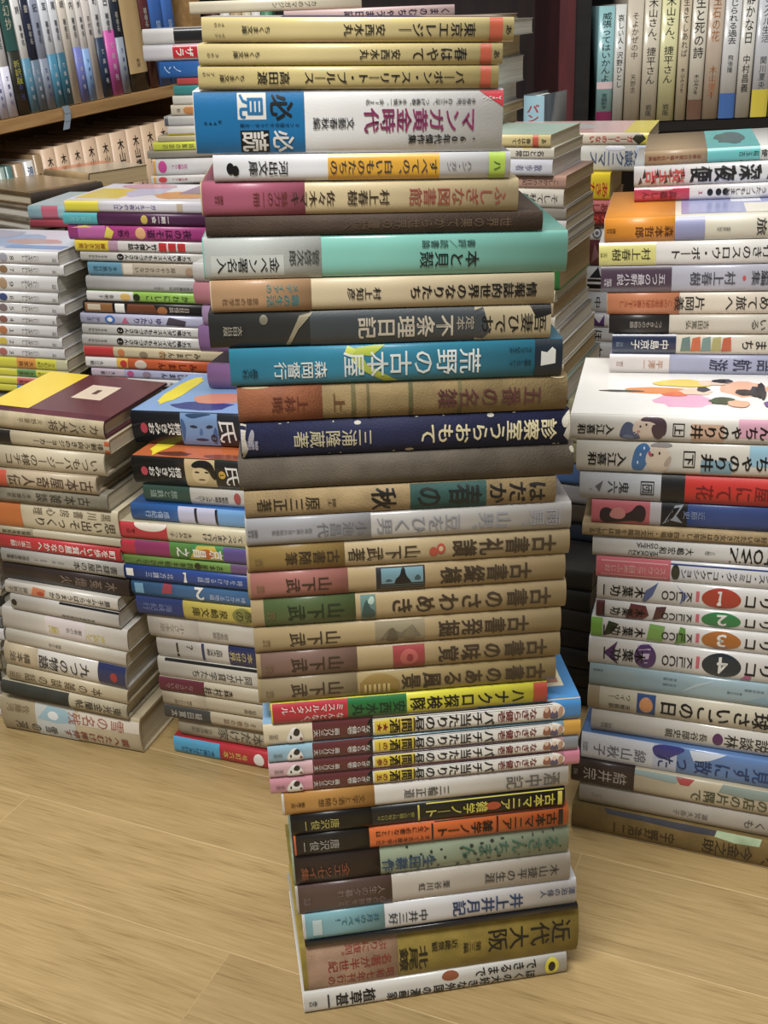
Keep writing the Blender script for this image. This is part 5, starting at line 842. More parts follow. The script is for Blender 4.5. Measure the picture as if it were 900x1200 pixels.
{'kind':'h','c':'#c4c0b6','lab':'cream-white hardback with purple dot, fifth from bottom of scribble-comic stack','grp':'books in the stack of wide white comics','loc':(0.1593,0.188,0.0984),'yaw':-19.55,'tilt':-0.0037,'L':0.1852,'T':0.0211,'D':0.1261,'pg':'w','pic':[('e',98.2,0.5,4.0,0.26,'#552a5c')],'tx':[('推理小説談林',171.0,102.6,0.5,0.58,'#26231f'),('長谷部史親',90.6,57.8,0.5,0.4,'#3a3630'),('白銀社',16.6,7.8,0.4,0.26,'#6d6c6a')]},
{'kind':'s','c':'#5d7fb2','lab':'blue and white book with indigo brush shape, fourth from bottom of scribble-comic stack','grp':'books in the stack of wide white comics','loc':(0.1519,0.188,0.073),'yaw':-20.19,'tilt':-0.0035,'L':0.1852,'T':0.025,'D':0.1261,'pg':'w','pan':[(0.3,57.4,'#c6cad2'),(57.4,75.8,'#b4bcd0')],'pic':[('b',[(56.0,1),(57.4,0.6),(65.3,0.45),(74.5,0.7),(84.9,1)],'#3c3a80'),('p',[(84.9,0.95),(88.8,0.6),(100.3,0.7),(113.0,0.98)],'#c4ccd8')],'tx':[('見ずに散った',147.2,60.0,0.42,0.56,'#2a3c68'),('綿山秋子',52.7,10.0,0.45,0.5,'#6a6c74'),('講談',5.9,1.7,0.5,0.4,'#8a8c94')]},
{'kind':'s','c':'#b9ad91','lab':'cream book with dark brown end and green-topped cover, third from bottom of scribble-comic stack','grp':'books in the stack of wide white comics','loc':(0.1442,0.188,0.0506),'yaw':-20.75,'tilt':-0.0029,'L':0.1852,'T':0.0219,'D':0.1261,'obi':(0.4,51.5,'#3a2e2a'),'pic':[('p',[(51.5,1),(51.5,0.82),(83.5,0.72),(90.0,1)],'#8a9c98'),('p',[(83.5,0.98),(87.4,0.72),(94.0,0.72),(97.9,0.98)],'#a84440'),('p',[(119.7,1),(117.1,0.7),(141.1,0.62),(156.5,0.7),(156.5,1)],'#7d8a80')],'tx':[('本の店の片隅で',165.7,95.3,0.4,0.56,'#4a4a2c'),('結井宗',46.1,10.2,0.5,0.54,'#a89e92'),('新潮社',6.0,2.5,0.5,0.3,'#9a9084')]},
{'kind':'h','c':'#aaa397','lab':'plain grey hardback with small lettering, second from bottom of scribble-comic stack','grp':'books in the stack of wide white comics','loc':(0.152,0.188,0.0279),'yaw':-21.31,'tilt':-0.0018,'L':0.1852,'T':0.0221,'D':0.1261,'tx':[('くも',147.5,130.6,0.5,0.44,'#4a443c'),('湖冥大赤子',103.7,76.1,0.45,0.28,'#6a645a'),('かな社',18.7,10.3,0.5,0.22,'#8a8478')]},
{'kind':'h','c':'#7d6534','lab':'old dark gold hardback with torn green paper, lowest of scribble-comic stack','grp':'books in the stack of wide white comics','loc':(0.1463,0.188,0.0005),'yaw':-22.0,'tilt':0.0,'L':0.1852,'T':0.0267,'D':0.131,'old':2,'pic':[('p',[(26.3,1),(29.8,0.86),(64.6,0.84),(91.6,0.8),(116.6,0.84),(116.6,1)],'#3c3c44'),('p',[(116.6,1),(115.3,0.82),(130.8,0.74),(149.8,0.78),(151.1,1)],'#a3b890'),('r',0.5,159.2,0,0.08,'#cfc8b4')],'tx':[('今、今金之助',165.4,106.1,0.45,0.6,'#2a2010'),('宇野浩二',85.5,33.4,0.45,0.4,'#3a2c16')]},
{'kind':'h','c':'#5a252e','lab':'cream-spined hardback with maroon and yellow cover, topmost of maroon-topped stack','grp':'books in the maroon-topped stack','loc':(-0.3454,0.3598,0.3196),'yaw':-19.5,'tilt':-0.0267,'L':0.1221,'T':0.016,'D':0.1106,'old':1,'pan':[(0.0,122.1,'#b6a683')],'tx':[('カッパ大将',117.9,68.4,0.5,0.64,'#45382a'),('火野葦平',64.1,38.2,0.62,0.3,'#7a6a4c')],'cov':[(0,1,0,1,'#5a252e'),(0,0.34,0,1,'#dcbc2c'),(0.5,0.74,0.36,0.74,'#cbb8a0'),(0.6,0.64,0.5,0.62,'#5a3a30')]},
{'kind':'s','c':'#b8ab8d','lab':'beige book with black end and chequered orange lining, second from top of maroon-topped stack','grp':'books in the maroon-topped stack','loc':(-0.3482,0.3617,0.3045),'yaw':-19.5,'tilt':-0.0106,'L':0.128,'T':0.0128,'D':0.1145,'pan':[(0.0,30.6,'#1c1814')],'pic':[('r',123.5,128.1,0.0,0.3,'#b0552c'),('r',123.5,128.1,0.6,0.9,'#b0552c')],'tx':[('徘徊ろ向きのジョーカー',122.7,53.9,0.5,0.5,'#4a3f2c')]},
{'kind':'h','c':'#c4b79a','lab':'cream hardback with brushed brown title, third from top of maroon-topped stack','grp':'books in the maroon-topped stack','loc':(-0.3547,0.3617,0.2821),'yaw':-19.5,'tilt':0.0048,'L':0.128,'T':0.0201,'D':0.1145,'tx':[('いつもバージーの様チコ',122.7,29.2,0.5,0.6,'#4d402c')]},
{'kind':'h','c':'#b4a285','lab':'beige hardback with red-orange end, below the brushed-title one, fourth from top of maroon-topped stack','grp':'books in the maroon-topped stack','loc':(-0.3586,0.3598,0.2652),'yaw':-19.5,'tilt':0.0107,'L':0.1221,'T':0.0159,'D':0.1145,'pan':[(0.0,32.2,'#bf4e36')],'tx':[('古本屋奇人伝',120.3,33.1,0.5,0.68,'#4a382a')]},
{'kind':'s','c':'#8e8773','lab':'grey-brown book with faded title, fifth from top of maroon-topped stack','grp':'books in the maroon-topped stack','loc':(-0.3591,0.3627,0.2496),'yaw':-19.5,'tilt':0.012,'L':0.131,'T':0.0151,'D':0.1145,'old':1,'tx':[('古本雑談',114.9,58.1,0.5,0.56,'#3c382c'),('本の雑誌社',54.6,29.3,0.5,0.3,'#5c5848')]},
{'kind':'s','c':'#c3b799','lab':'cream book with orange end and two-line title, sixth from top of maroon-topped stack','grp':'books in the maroon-topped stack','loc':(-0.3625,0.3663,0.2242),'yaw':-19.5,'tilt':0.0066,'L':0.1418,'T':0.025,'D':0.1145,'pan':[(0.0,43.4,'#bb6832')],'tx':[('思い出そっくり',138.8,56.2,0.36,0.44,'#453a2c'),('黒川書房心理',137.1,54.3,0.76,0.28,'#6a5c46')]},
{'kind':'s','c':'#b9af96','lab':'thin cream book with darker end, seventh from top of maroon-topped stack','grp':'books in the maroon-topped stack','loc':(-0.3651,0.367,0.2164),'yaw':-19.5,'tilt':0.0032,'L':0.1438,'T':0.0074,'D':0.1145,'obi':(0.0,54.7,'#9a9076'),'tx':[('結城秘境短篇',52.9,22.5,0.5,0.5,'#4c4434')]},
{'kind':'s','c':'#bc3136','lab':'bright red book with white lettering, eighth from top of maroon-topped stack','grp':'books in the maroon-topped stack','loc':(-0.3676,0.3673,0.2026),'yaw':-19.5,'tilt':-0.0039,'L':0.1448,'T':0.0135,'D':0.1145,'tx':[('町を歩いて質屋のなかへ',140.3,59.4,0.5,0.62,'#dcdad2','b'),('川本三郎',53.9,31.8,0.5,0.5,'#dcdad2')]},
{'kind':'s','c':'#a6a49d','lab':'grey book with dark title, ninth from top of maroon-topped stack','grp':'books in the maroon-topped stack','loc':(-0.3501,0.3614,0.1879),'yaw':-19.5,'tilt':-0.0129,'L':0.1271,'T':0.0143,'D':0.1145,'tx':[('書肆紅屋の本',121.1,76.0,0.5,0.6,'#332f2a'),('2007.08',67.0,54.3,0.5,0.34,'#77736c'),('2009.12',48.9,36.0,0.5,0.34,'#77736c'),('空想書店叢書',30.4,6.2,0.5,0.34,'#55514a')]},
{'kind':'h','c':'#312521','lab':'dark brown hardback with dull lettering, tenth from top of maroon-topped stack','grp':'books in the maroon-topped stack','loc':(-0.3518,0.3629,0.1701),'yaw':-19.5,'tilt':-0.0245,'L':0.1314,'T':0.0175,'D':0.1145,'tx':[('木菟燈火',120.9,59.9,0.5,0.5,'#76665a')]},
{'kind':'s','c':'#cac4b8','lab':'white book with orange-red picture, eleventh from top of maroon-topped stack','grp':'books in the maroon-topped stack','loc':(-0.3509,0.3583,0.1578),'yaw':-19.5,'tilt':-0.0329,'L':0.1177,'T':0.012,'D':0.1145,'pg':'w','pic':[('p',[(27.4,0.15),(30.2,0.9),(43.2,0.8),(41.4,0.2)],'#c0724c'),('e',37.7,0.4,3.7,0.2,'#b0402c')],'tx':[('勝手ムチらばうまのか',110.3,46.9,0.5,0.54,'#3a342c'),('緑川秋子',24.6,3.8,0.5,0.5,'#6a645a')]},
{'kind':'s','c':'#bbb7b0','lab':'white book with black cover edge, twelfth from top of maroon-topped stack','grp':'books in the maroon-topped stack','loc':(-0.348,0.3569,0.141),'yaw':-19.5,'tilt':-0.0436,'L':0.1135,'T':0.0165,'D':0.1145,'pg':'w','pic':[('r',52.0,113.5,0.88,1,'#161412'),('e',4.0,0.5,2.9,0.2,'#161412')],'tx':[('筑摩書房月報別冊',88.6,53.9,0.2,0.2,'#55514a')],'cov':[(0.4,1,0,1,'#1d1c1b')]},
{'kind':'s','c':'#cbc6bc','lab':'pale thick book with faint yellow lettering, thirteenth from top of maroon-topped stack','grp':'books in the maroon-topped stack','loc':(-0.3608,0.3631,0.1185),'yaw':-19.5,'tilt':-0.0556,'L':0.1321,'T':0.0229,'D':0.1145,'pan':[(46.8,88.8,'#cfc6c6')],'tx':[('本に恋して',108.9,88.8,0.4,0.4,'#cdbd3e'),('古書案内',61.0,49.7,0.4,0.4,'#cdbd3e'),('著者の名',85.1,68.4,0.5,0.3,'#8a857c')]},
{'kind':'s','c':'#bfb8a8','lab':'thin pale beige book, almost blank, fourteenth from top of maroon-topped stack','grp':'books in the maroon-topped stack','loc':(-0.3603,0.3617,0.1034),'yaw':-19.5,'tilt':-0.0607,'L':0.1278,'T':0.0147,'D':0.1145,'tx':[('随筆小品',60.1,46.8,0.5,0.3,'#8a8474')]},
{'kind':'h','c':'#cdc9c0','lab':'white hardback with cream band and navy end, fifteenth from top of maroon-topped stack','grp':'books in the maroon-topped stack','loc':(-0.3658,0.3625,0.079),'yaw':-19.5,'tilt':-0.0632,'L':0.1302,'T':0.0244,'D':0.1145,'pg':'w','obi':(0.0,36.9,'#bfb091'),'pan':[(101.4,130.2,'#28305a')],'pic':[('e',118.0,0.5,3.7,0.2,'#a03030')],'tx':[('九つの物語',93.0,37.9,0.5,0.66,'#2f2b26'),('橋本治',29.2,6.6,0.5,0.5,'#5c5240')]},
{'kind':'h','c':'#baac8d','lab':'beige hardback with brown lettering, sixteenth from top of maroon-topped stack','grp':'books in the maroon-topped stack','loc':(-0.3666,0.3624,0.0627),'yaw':-19.5,'tilt':-0.0595,'L':0.13,'T':0.0155,'D':0.1145,'tx':[('本の雑談の話',105.3,19.0,0.5,0.56,'#5c4c34'),('山田',17.0,3.1,0.5,0.4,'#6c5c44')]},
{'kind':'h','c':'#beb395','lab':'hardback half black and half cream, seventeenth from top of maroon-topped stack','grp':'books in the maroon-topped stack','loc':(-0.3752,0.3645,0.0452),'yaw':-19.5,'tilt':-0.0485,'L':0.1364,'T':0.016,'D':0.1145,'old':1,'pan':[(0.0,74.7,'#32342d')],'tx':[('東光金蘭帖',131.4,81.5,0.5,0.6,'#3f3526')]},
{'kind':'h','c':'#b8a988','lab':'thick hardback with watercolour jacket, lying on the floor, lowest of maroon-topped stack','grp':'books in the maroon-topped stack','loc':(-0.3822,0.3703,0.0009),'yaw':-19.5,'tilt':-0.0047,'L':0.1538,'T':0.038,'D':0.1145,'pan':[(40.1,83.7,'#b9bdb8')],'pic':[('p',[(42.1,0.55),(54.1,0.95),(73.9,0.9),(85.6,0.6),(64.0,0.5)],'#8fb0bc'),('p',[(83.7,0.55),(88.5,0.95),(153.8,0.92),(153.8,0.6)],'#c9c0b0'),('e',60.0,0.7,5.9,0.12,'#d4d8d6'),('r',0.0,153.8,0.0,0.03,'#2a2430')],'tx':[('雪の名残',138.3,75.8,0.72,0.34,'#9a5a48'),('親へたむけ柳伸す',141.1,69.9,0.26,0.28,'#8a3c30'),('雪の河',64.0,13.7,0.25,0.26,'#4c4436'),('佐藤河',34.0,7.5,0.74,0.24,'#7a6a4a')]},
{'kind':'s','c':'#20242a','lab':'thick black comic with blue face on spine and blue cover, topmost of blue-face comic stack','grp':'books in the blue-face comic stack','loc':(-0.2132,0.3522,0.3009),'yaw':-20.5,'tilt':0.0479,'L':0.1793,'T':0.029,'D':0.1086,'pg':'w','pan':[(48.3,83.4,'#6e8eb8')],'pic':[('b',[(48.3,0.95),(54.1,0.6),(50.8,0.2),(49.1,0.05)],'#3a5a8a'),('b',[(50.0,0.98),(59.0,0.82),(68.8,0.9),(81.8,0.99)],'#2c4468'),('b',[(55.7,0.6),(60.7,0.66),(65.6,0.58),(60.7,0.54)],'#1c2c48'),('b',[(71.3,0.58),(75.4,0.68),(80.2,0.62),(75.4,0.54)],'#1c2c48'),('b',[(67.2,0.6),(69.7,0.45),(67.2,0.32),(64.8,0.36)],'#4a6a9a'),('b',[(59.0,0.2),(67.2,0.26),(75.4,0.2),(67.2,0.15)],'#223350'),('b',[(78.6,0.04),(77.0,0.3),(81.8,0.7),(83.4,0.2)],'#3a5a8a'),('e',78.6,0.26,2.8,0.12,'#22262c'),('e',12.2,0.5,3.4,0.16,'#b03a4c')],'tx':[('氏',101.1,83.4,0.5,0.8,'#dcdad2'),('柳沢きみお',48.3,16.5,0.5,0.4,'#dcdad2','b'),('２',81.0,77.0,0.26,0.16,'#6fa0d0')],'cov':[(0,1,0,1,'#7596c2'),(0.16,0.5,0.04,0.3,'#26347a'),(0.2,0.52,0.2,0.5,'#c07a62'),(0.2,0.6,0.72,0.97,'#b84a48'),(0.035,0.15,0.14,0.98,'#d8c52c')]},
{'kind':'s','c':'#20201f','lab':'thick black comic with beige face on spine, second from top of blue-face comic stack','grp':'books in the blue-face comic stack','loc':(-0.2107,0.321,0.2761),'yaw':-20.5,'tilt':0.0434,'L':0.1793,'T':0.0244,'D':0.1145,'pg':'w','pan':[(50.8,78.9,'#b6a377')],'pic':[('e',65.3,0.46,8.0,0.36,'#c8b488'),('b',[(56.4,0.8),(62.9,0.98),(75.7,0.95),(79.7,0.6),(78.9,0.25),(74.9,0.4),(73.3,0.62),(66.1,0.74),(59.7,0.68)],'#191714'),('b',[(58.8,0.55),(62.1,0.6),(65.3,0.54),(62.1,0.51)],'#191714'),('b',[(68.5,0.56),(70.9,0.61),(74.1,0.55),(70.9,0.52)],'#191714'),('b',[(61.3,0.28),(66.1,0.33),(70.1,0.28),(66.1,0.25)],'#5a3a2c'),('e',85.2,0.5,3.2,0.14,'#c49a3a'),('e',12.0,0.5,3.3,0.16,'#b03a4c')],'tx':[('氏',101.7,87.6,0.5,0.8,'#dcdad2'),('柳沢きみお',47.5,16.2,0.5,0.4,'#dcdad2','b'),('１',87.6,82.8,0.5,0.2,'#161412')],'cov':[(0,1,0,1,'#b05a30'),(0.1,0.3,0.02,0.12,'#5a2c20'),(0.34,0.6,0.0,0.1,'#7a3a28'),(0.035,0.15,0.02,0.6,'#d8c52c')]},
{'kind':'s','c':'#bdbab2','lab':'white book with dark green end, third from top of blue-face comic stack','grp':'books in the blue-face comic stack','loc':(-0.2038,0.321,0.2586),'yaw':-20.5,'tilt':0.0412,'L':0.1852,'T':0.0171,'D':0.1145,'pan':[(0.0,44.9,'#2d483e')],'pic':[('e',89.2,0.5,3.2,0.3,'#a84a4a')],'tx':[('旅と鉄道',33.4,6.7,0.5,0.44,'#8fa398'),('昭和鉄道ノスタルジー',80.5,49.8,0.4,0.34,'#4a4640')]},
{'kind':'s','c':'#2e62aa','lab':'bright blue book with lavender picture panel, fourth from top of blue-face comic stack','grp':'books in the blue-face comic stack','loc':(-0.2169,0.321,0.2421),'yaw':-20.5,'tilt':0.0397,'L':0.1852,'T':0.0157,'D':0.1145,'pg':'w','pan':[(46.3,82.2,'#b8b8d0'),(82.2,110.9,'#6c9ed0')],'pic':[('r',61.9,64.4,0.05,0.95,'#23232a'),('r',81.4,83.8,0.05,0.95,'#23232a')],'tx':[('感傷紀行',37.9,14.4,0.45,0.44,'#a8c0e0')]},
{'kind':'s','c':'#c9bf9e','lab':'cream book with red end and white half disc, fifth from top of blue-face comic stack','grp':'books in the blue-face comic stack','loc':(-0.2289,0.321,0.2253),'yaw':-20.5,'tilt':0.0386,'L':0.1852,'T':0.016,'D':0.1145,'pan':[(0.1,47.1,'#b5323a')],'pic':[('e',31.0,0.95,16.0,0.4,'#d0c8b8')],'tx':[('てっぺんまで行け',118.8,81.0,0.5,0.5,'#3c3a48'),('木村みつ子',71.1,49.6,0.5,0.34,'#6a6250'),('新人社',15.7,7.1,0.5,0.3,'#6a1c22')]},
{'kind':'s','c':'#3f7f44','lab':'rainbow-coloured book with white lettering, sixth from top of blue-face comic stack','grp':'books in the blue-face comic stack','loc':(-0.2308,0.321,0.2099),'yaw':-20.5,'tilt':0.0378,'L':0.1852,'T':0.015,'D':0.1145,'pan':[(0.0,15.6,'#b02c3c'),(15.6,49.7,'#8a2c5c'),(49.7,70.6,'#4a7a34'),(101.0,131.4,'#5c4c8a')],'pic':[('p',[(68.2,0.1),(76.4,0.95),(92.9,0.98),(101.0,0.2)],'#b8a03a'),('e',85.5,0.5,6.5,0.3,'#b05a2c')],'tx':[('京昌之',102.6,54.8,0.5,0.6,'#dcdad2','b')]},
{'kind':'s','c':'#6e9347','lab':'thin olive green book with purple end, seventh from top of blue-face comic stack','grp':'books in the blue-face comic stack','loc':(-0.229,0.321,0.2003),'yaw':-20.5,'tilt':0.0374,'L':0.1852,'T':0.0093,'D':0.1145,'pan':[(104.5,136.5,'#6a5078')],'pic':[('e',73.3,0.5,3.3,0.34,'#33301e')],'tx':[('古本屋の四季手帖をひらく',98.0,12.1,0.5,0.5,'#33451e')]},
{'kind':'s','c':'#274690','lab':'dark blue book with white numeral 1, eighth from top of blue-face comic stack','grp':'books in the blue-face comic stack','loc':(-0.2319,0.321,0.1859),'yaw':-20.5,'tilt':0.0368,'L':0.1852,'T':0.014,'D':0.1145,'pic':[('r',4.5,11.6,0.3,0.8,'#dcdad2')],'tx':[('1',68.2,59.8,0.5,0.7,'#dcdad2','bh'),('北方謙三',52.1,23.8,0.5,0.4,'#b0bcd8'),('時をかける物語',118.4,74.9,0.5,0.36,'#b0bcd8')]},
{'kind':'s','c':'#3a6796','lab':'steel blue book with white numeral 2, ninth from top of blue-face comic stack','grp':'books in the blue-face comic stack','loc':(-0.2254,0.321,0.1692),'yaw':-20.5,'tilt':0.0361,'L':0.1852,'T':0.0164,'D':0.1145,'pic':[('p',[(29.7,0.3),(33.2,0.95),(41.8,0.85),(40.1,0.35)],'#9a3c4c'),('r',3.4,12.2,0.2,0.8,'#6a9ab8')],'tx':[('2',72.4,62.3,0.5,0.74,'#dcdad2','bh'),('時をかける物語',112.1,77.4,0.4,0.36,'#b0bcd8')]},
{'kind':'s','c':'#b9a94c','lab':'yellow book with navy end, tenth from top of blue-face comic stack','grp':'books in the blue-face comic stack','loc':(-0.2232,0.321,0.15),'yaw':-20.5,'tilt':0.0352,'L':0.1852,'T':0.0189,'D':0.1145,'pan':[(0.0,47.1,'#24346a')],'pic':[('e',105.3,0.5,9.9,0.4,'#7a7a3c')],'tx':[('海峡紀行',36.8,6.9,0.5,0.4,'#6a7aa8'),('泉崎文庫',91.2,55.7,0.5,0.5,'#4a4422'),('原の',116.8,97.9,0.5,0.6,'#4a4422')]},
{'kind':'s','c':'#beb9ad','lab':'plain beige-white book with faint lettering, eleventh from top of blue-face comic stack','grp':'books in the blue-face comic stack','loc':(-0.2154,0.321,0.127),'yaw':-20.5,'tilt':0.0336,'L':0.1852,'T':0.0227,'D':0.1145,'obi':(0.0,51.0,'#b7b0a4'),'tx':[('小さな本屋',37.1,12.5,0.5,0.46,'#968c80'),('著者随筆',80.1,64.8,0.4,0.34,'#968c80')]},
{'kind':'s','c':'#c4c0b8','lab':'white book with black punctuation and navy shape, twelfth from top of blue-face comic stack','grp':'books in the blue-face comic stack','loc':(-0.2099,0.321,0.1054),'yaw':-20.5,'tilt':0.0313,'L':0.1852,'T':0.0213,'D':0.1145,'pg':'w','pan':[(72.6,107.2,'#232c58')],'pic':[('r',20.2,22.0,0.35,0.8,'#161412'),('e',21.1,0.2,1.4,0.1,'#161412'),('r',45.8,48.4,0.1,0.9,'#232c58')],'tx':[('？',37.9,30.0,0.55,0.5,'#161412'),('古田大次郎',66.6,51.0,0.55,0.36,'#33363c'),('本の世界',96.3,73.4,0.5,0.5,'#c0b070')]},
{'kind':'s','c':'#c5c1b5','lab':'cream-white book with black upper edge, thirteenth from top of blue-face comic stack','grp':'books in the blue-face comic stack','loc':(-0.2115,0.321,0.0846),'yaw':-20.5,'tilt':0.0281,'L':0.1852,'T':0.0204,'D':0.1145,'pic':[('r',7.7,107.2,0.86,1,'#161412')],'tx':[('同士が貸字たち',95.4,34.6,0.42,0.44,'#4a463c')]},
{'kind':'s','c':'#bab099','lab':'beige book with maroon end, fourteenth from top of blue-face comic stack','grp':'books in the blue-face comic stack','loc':(-0.2128,0.321,0.0692),'yaw':-20.5,'tilt':0.0249,'L':0.1852,'T':0.015,'D':0.1145,'pan':[(0.0,46.7,'#5c202e')],'tx':[('森村桂',76.5,44.9,0.5,0.52,'#33291e'),('なくさないで',36.0,7.1,0.5,0.44,'#a07a7c')]},
{'kind':'s','c':'#b6ab91','lab':'beige book with pale brown lettering, fifteenth from top of blue-face comic stack','grp':'books in the blue-face comic stack','loc':(-0.2112,0.321,0.0539),'yaw':-20.5,'tilt':0.0211,'L':0.1852,'T':0.0149,'D':0.1145,'obi':(0.0,45.0,'#ab9f86'),'tx':[('秘められた旅',30.6,12.5,0.4,0.36,'#6c6250'),('日沼倫太郎',95.7,83.7,0.45,0.34,'#6c6250')]},
{'kind':'s','c':'#b3a78d','lab':'beige book with charcoal end, sixteenth from top of blue-face comic stack','grp':'books in the blue-face comic stack','loc':(-0.2112,0.321,0.0399),'yaw':-20.5,'tilt':0.0167,'L':0.1852,'T':0.0136,'D':0.1145,'pan':[(0.0,47.9,'#383836')],'tx':[('疑田寛太',39.8,7.0,0.5,0.52,'#a8a498'),('その他の話',94.5,61.2,0.5,0.4,'#8a6c50')]},
{'kind':'h','c':'#aea389','lab':'grey-beige hardback with brushed title, seventeenth from top of blue-face comic stack','grp':'books in the blue-face comic stack','loc':(-0.1999,0.321,0.0188),'yaw':-20.5,'tilt':0.0087,'L':0.1852,'T':0.0207,'D':0.1145,'old':1,'tx':[('本だけ家',86.9,40.8,0.5,0.62,'#4c4636'),('古書渉猟記',35.4,13.5,0.5,0.3,'#6c6450')]},
{'kind':'s','c':'#b72e36','lab':'light blue and red book lying on the floor, lowest of blue-face comic stack','grp':'books in the blue-face comic stack','loc':(-0.2068,0.321,0.0005),'yaw':-20.5,'tilt':0.0,'L':0.1852,'T':0.018,'D':0.1145,'pan':[(0.0,48.3,'#4898c0')],'pic':[('e',88.5,0.5,5.3,0.36,'#dcdad2')],'tx':[('本の間にはさまれた',42.9,7.8,0.35,0.4,'#1c4a66'),('号町六本',77.0,51.9,0.5,0.4,'#d8c05a')]},
{'kind':'s','c':'#cfccd2','lab':'white comic with yellow end and colourful cover, topmost of mixed comic stack','grp':'comics in the mixed comic stack','loc':(-0.3063,0.59,0.4626),'yaw':-15,'tilt':-0.0098,'L':0.1724,'T':0.0111,'D':0.1115,'pg':'w','pan':[(0.6,37.5,'#cfc23c')],'pic':[('r',120.9,127.1,0.15,0.85,'#b8a890')],'tx':[('ガールズ夜の入江',99.3,53.7,0.5,0.5,'#6a5a94')],'cov':[(0,1,0,1,'#d4d0d6'),(0.02,0.3,0.1,0.7,'#d0b848'),(0.25,0.5,0.2,0.95,'#b8b4cc'),(0.45,0.85,0.1,0.55,'#d08a4c'),(0.6,1,0.4,0.9,'#8a6a8c'),(0.1,0.5,0.7,1,'#c89aa4'),(0.7,1,0.75,1,'#4a3c6a')]},
{'kind':'s','c':'#4a1f45','lab':'comic with dark purple spine and teal end, second from top of mixed comic stack','grp':'comics in the mixed comic stack','loc':(-0.3093,0.59,0.4503),'yaw':-15,'tilt':-0.0098,'L':0.1724,'T':0.0119,'D':0.1115,'pan':[(0.0,37.6,'#4aa0a8')],'pic':[('e',88.3,0.5,3.6,0.36,'#c0a848')],'tx':[('一期一会',116.4,96.5,0.5,0.6,'#dcdad2','b'),('なおみ恋',32.0,7.6,0.5,0.4,'#8ad0d0')]},
{'kind':'s','c':'#a8387c','lab':'magenta comic with yellow specks, third from top of mixed comic stack','grp':'comics in the mixed comic stack','loc':(-0.306,0.59,0.4351),'yaw':-15,'tilt':-0.0098,'L':0.1724,'T':0.0148,'D':0.1115,'pan':[(10.9,41.0,'#b45a9a')],'pic':[('p',[(39.2,0.2),(42.9,0.95),(50.4,0.6),(46.6,0.1)],'#d0c048'),('e',79.0,0.5,5.5,0.4,'#d8a070'),('p',[(3.3,0.8),(18.5,0.98),(27.9,0.85)],'#c8b050')],'tx':[('夜のほそ道',133.6,85.5,0.5,0.6,'#45123a','b'),('安野',67.1,54.1,0.5,0.5,'#45123a')]},
{'kind':'s','c':'#cfcac6','lab':'white comic with yellow end and red blocks, fourth from top of mixed comic stack','grp':'comics in the mixed comic stack','loc':(-0.3016,0.59,0.4235),'yaw':-15,'tilt':-0.0098,'L':0.1724,'T':0.0112,'D':0.1115,'pg':'w','pan':[(0.4,37.3,'#d2b832'),(37.3,47.6,'#a88498')],'pic':[('r',92.1,100.3,0.12,0.88,'#c02c30'),('r',102.2,110.4,0.12,0.88,'#c02c30'),('r',112.2,120.4,0.12,0.88,'#c02c30')],'tx':[('竹人傑作話',90.3,58.8,0.5,0.6,'#161412','b'),('柳沢きみ男',34.5,4.2,0.5,0.5,'#8a3a1c')]},
{'kind':'s','c':'#ccc9c2','lab':'white comic with black title, under the yellow-ended one, fifth from top of mixed comic stack','grp':'comics in the mixed comic stack','loc':(-0.2972,0.59,0.4136),'yaw':-15,'tilt':-0.0098,'L':0.1724,'T':0.0095,'D':0.1115,'pg':'w','pic':[('e',44.2,0.5,3.8,0.34,'#161412')],'tx':[('ドカ喰いダイスキもちづきさん',120.9,48.9,0.5,0.58,'#2c2826','b'),('３',47.0,41.4,0.5,0.4,'#dcdad2'),('まるよのかも',30.1,9.2,0.5,0.36,'#55504c')]},
{'kind':'s','c':'#b8ac98','lab':'beige comic with blue end, sixth from top of mixed comic stack','grp':'comics in the mixed comic stack','loc':(-0.2914,0.59,0.3982),'yaw':-15,'tilt':-0.0098,'L':0.1724,'T':0.015,'D':0.1115,'pan':[(0.4,37.5,'#5a8ca4')],'pic':[('r',39.4,49.8,0.15,0.85,'#cfc6b4'),('e',111.1,0.4,4.6,0.3,'#a88a70')],'tx':[('緑のやりきれない',96.4,51.7,0.5,0.36,'#8a7c6a'),('冬の旅行記',32.8,6.2,0.5,0.36,'#2a4c5c')]},
{'kind':'s','c':'#b4b2b0','lab':'plain pale grey comic with small print, seventh from top of mixed comic stack','grp':'comics in the mixed comic stack','loc':(-0.2954,0.59,0.3832),'yaw':-15,'tilt':-0.0098,'L':0.1724,'T':0.0146,'D':0.1115,'tx':[('天使禁猟区外伝',117.5,91.6,0.3,0.26,'#66625e'),('白線社',86.0,74.8,0.3,0.2,'#86827e')]},
{'kind':'s','c':'#8cb84a','lab':'green comic with white end, eighth from top of mixed comic stack','grp':'comics in the mixed comic stack','loc':(-0.2964,0.59,0.3723),'yaw':-15,'tilt':-0.0098,'L':0.1724,'T':0.0105,'D':0.1115,'pan':[(0.0,51.8,'#c9c7c2')],'pic':[('e',43.2,0.5,5.7,0.36,'#d0a85a'),('e',55.6,0.5,3.8,0.36,'#1e2a14')],'tx':[('かわにしこ',113.6,65.0,0.5,0.56,'#33501c'),('南明子',30.8,13.5,0.5,0.4,'#66625e')]},
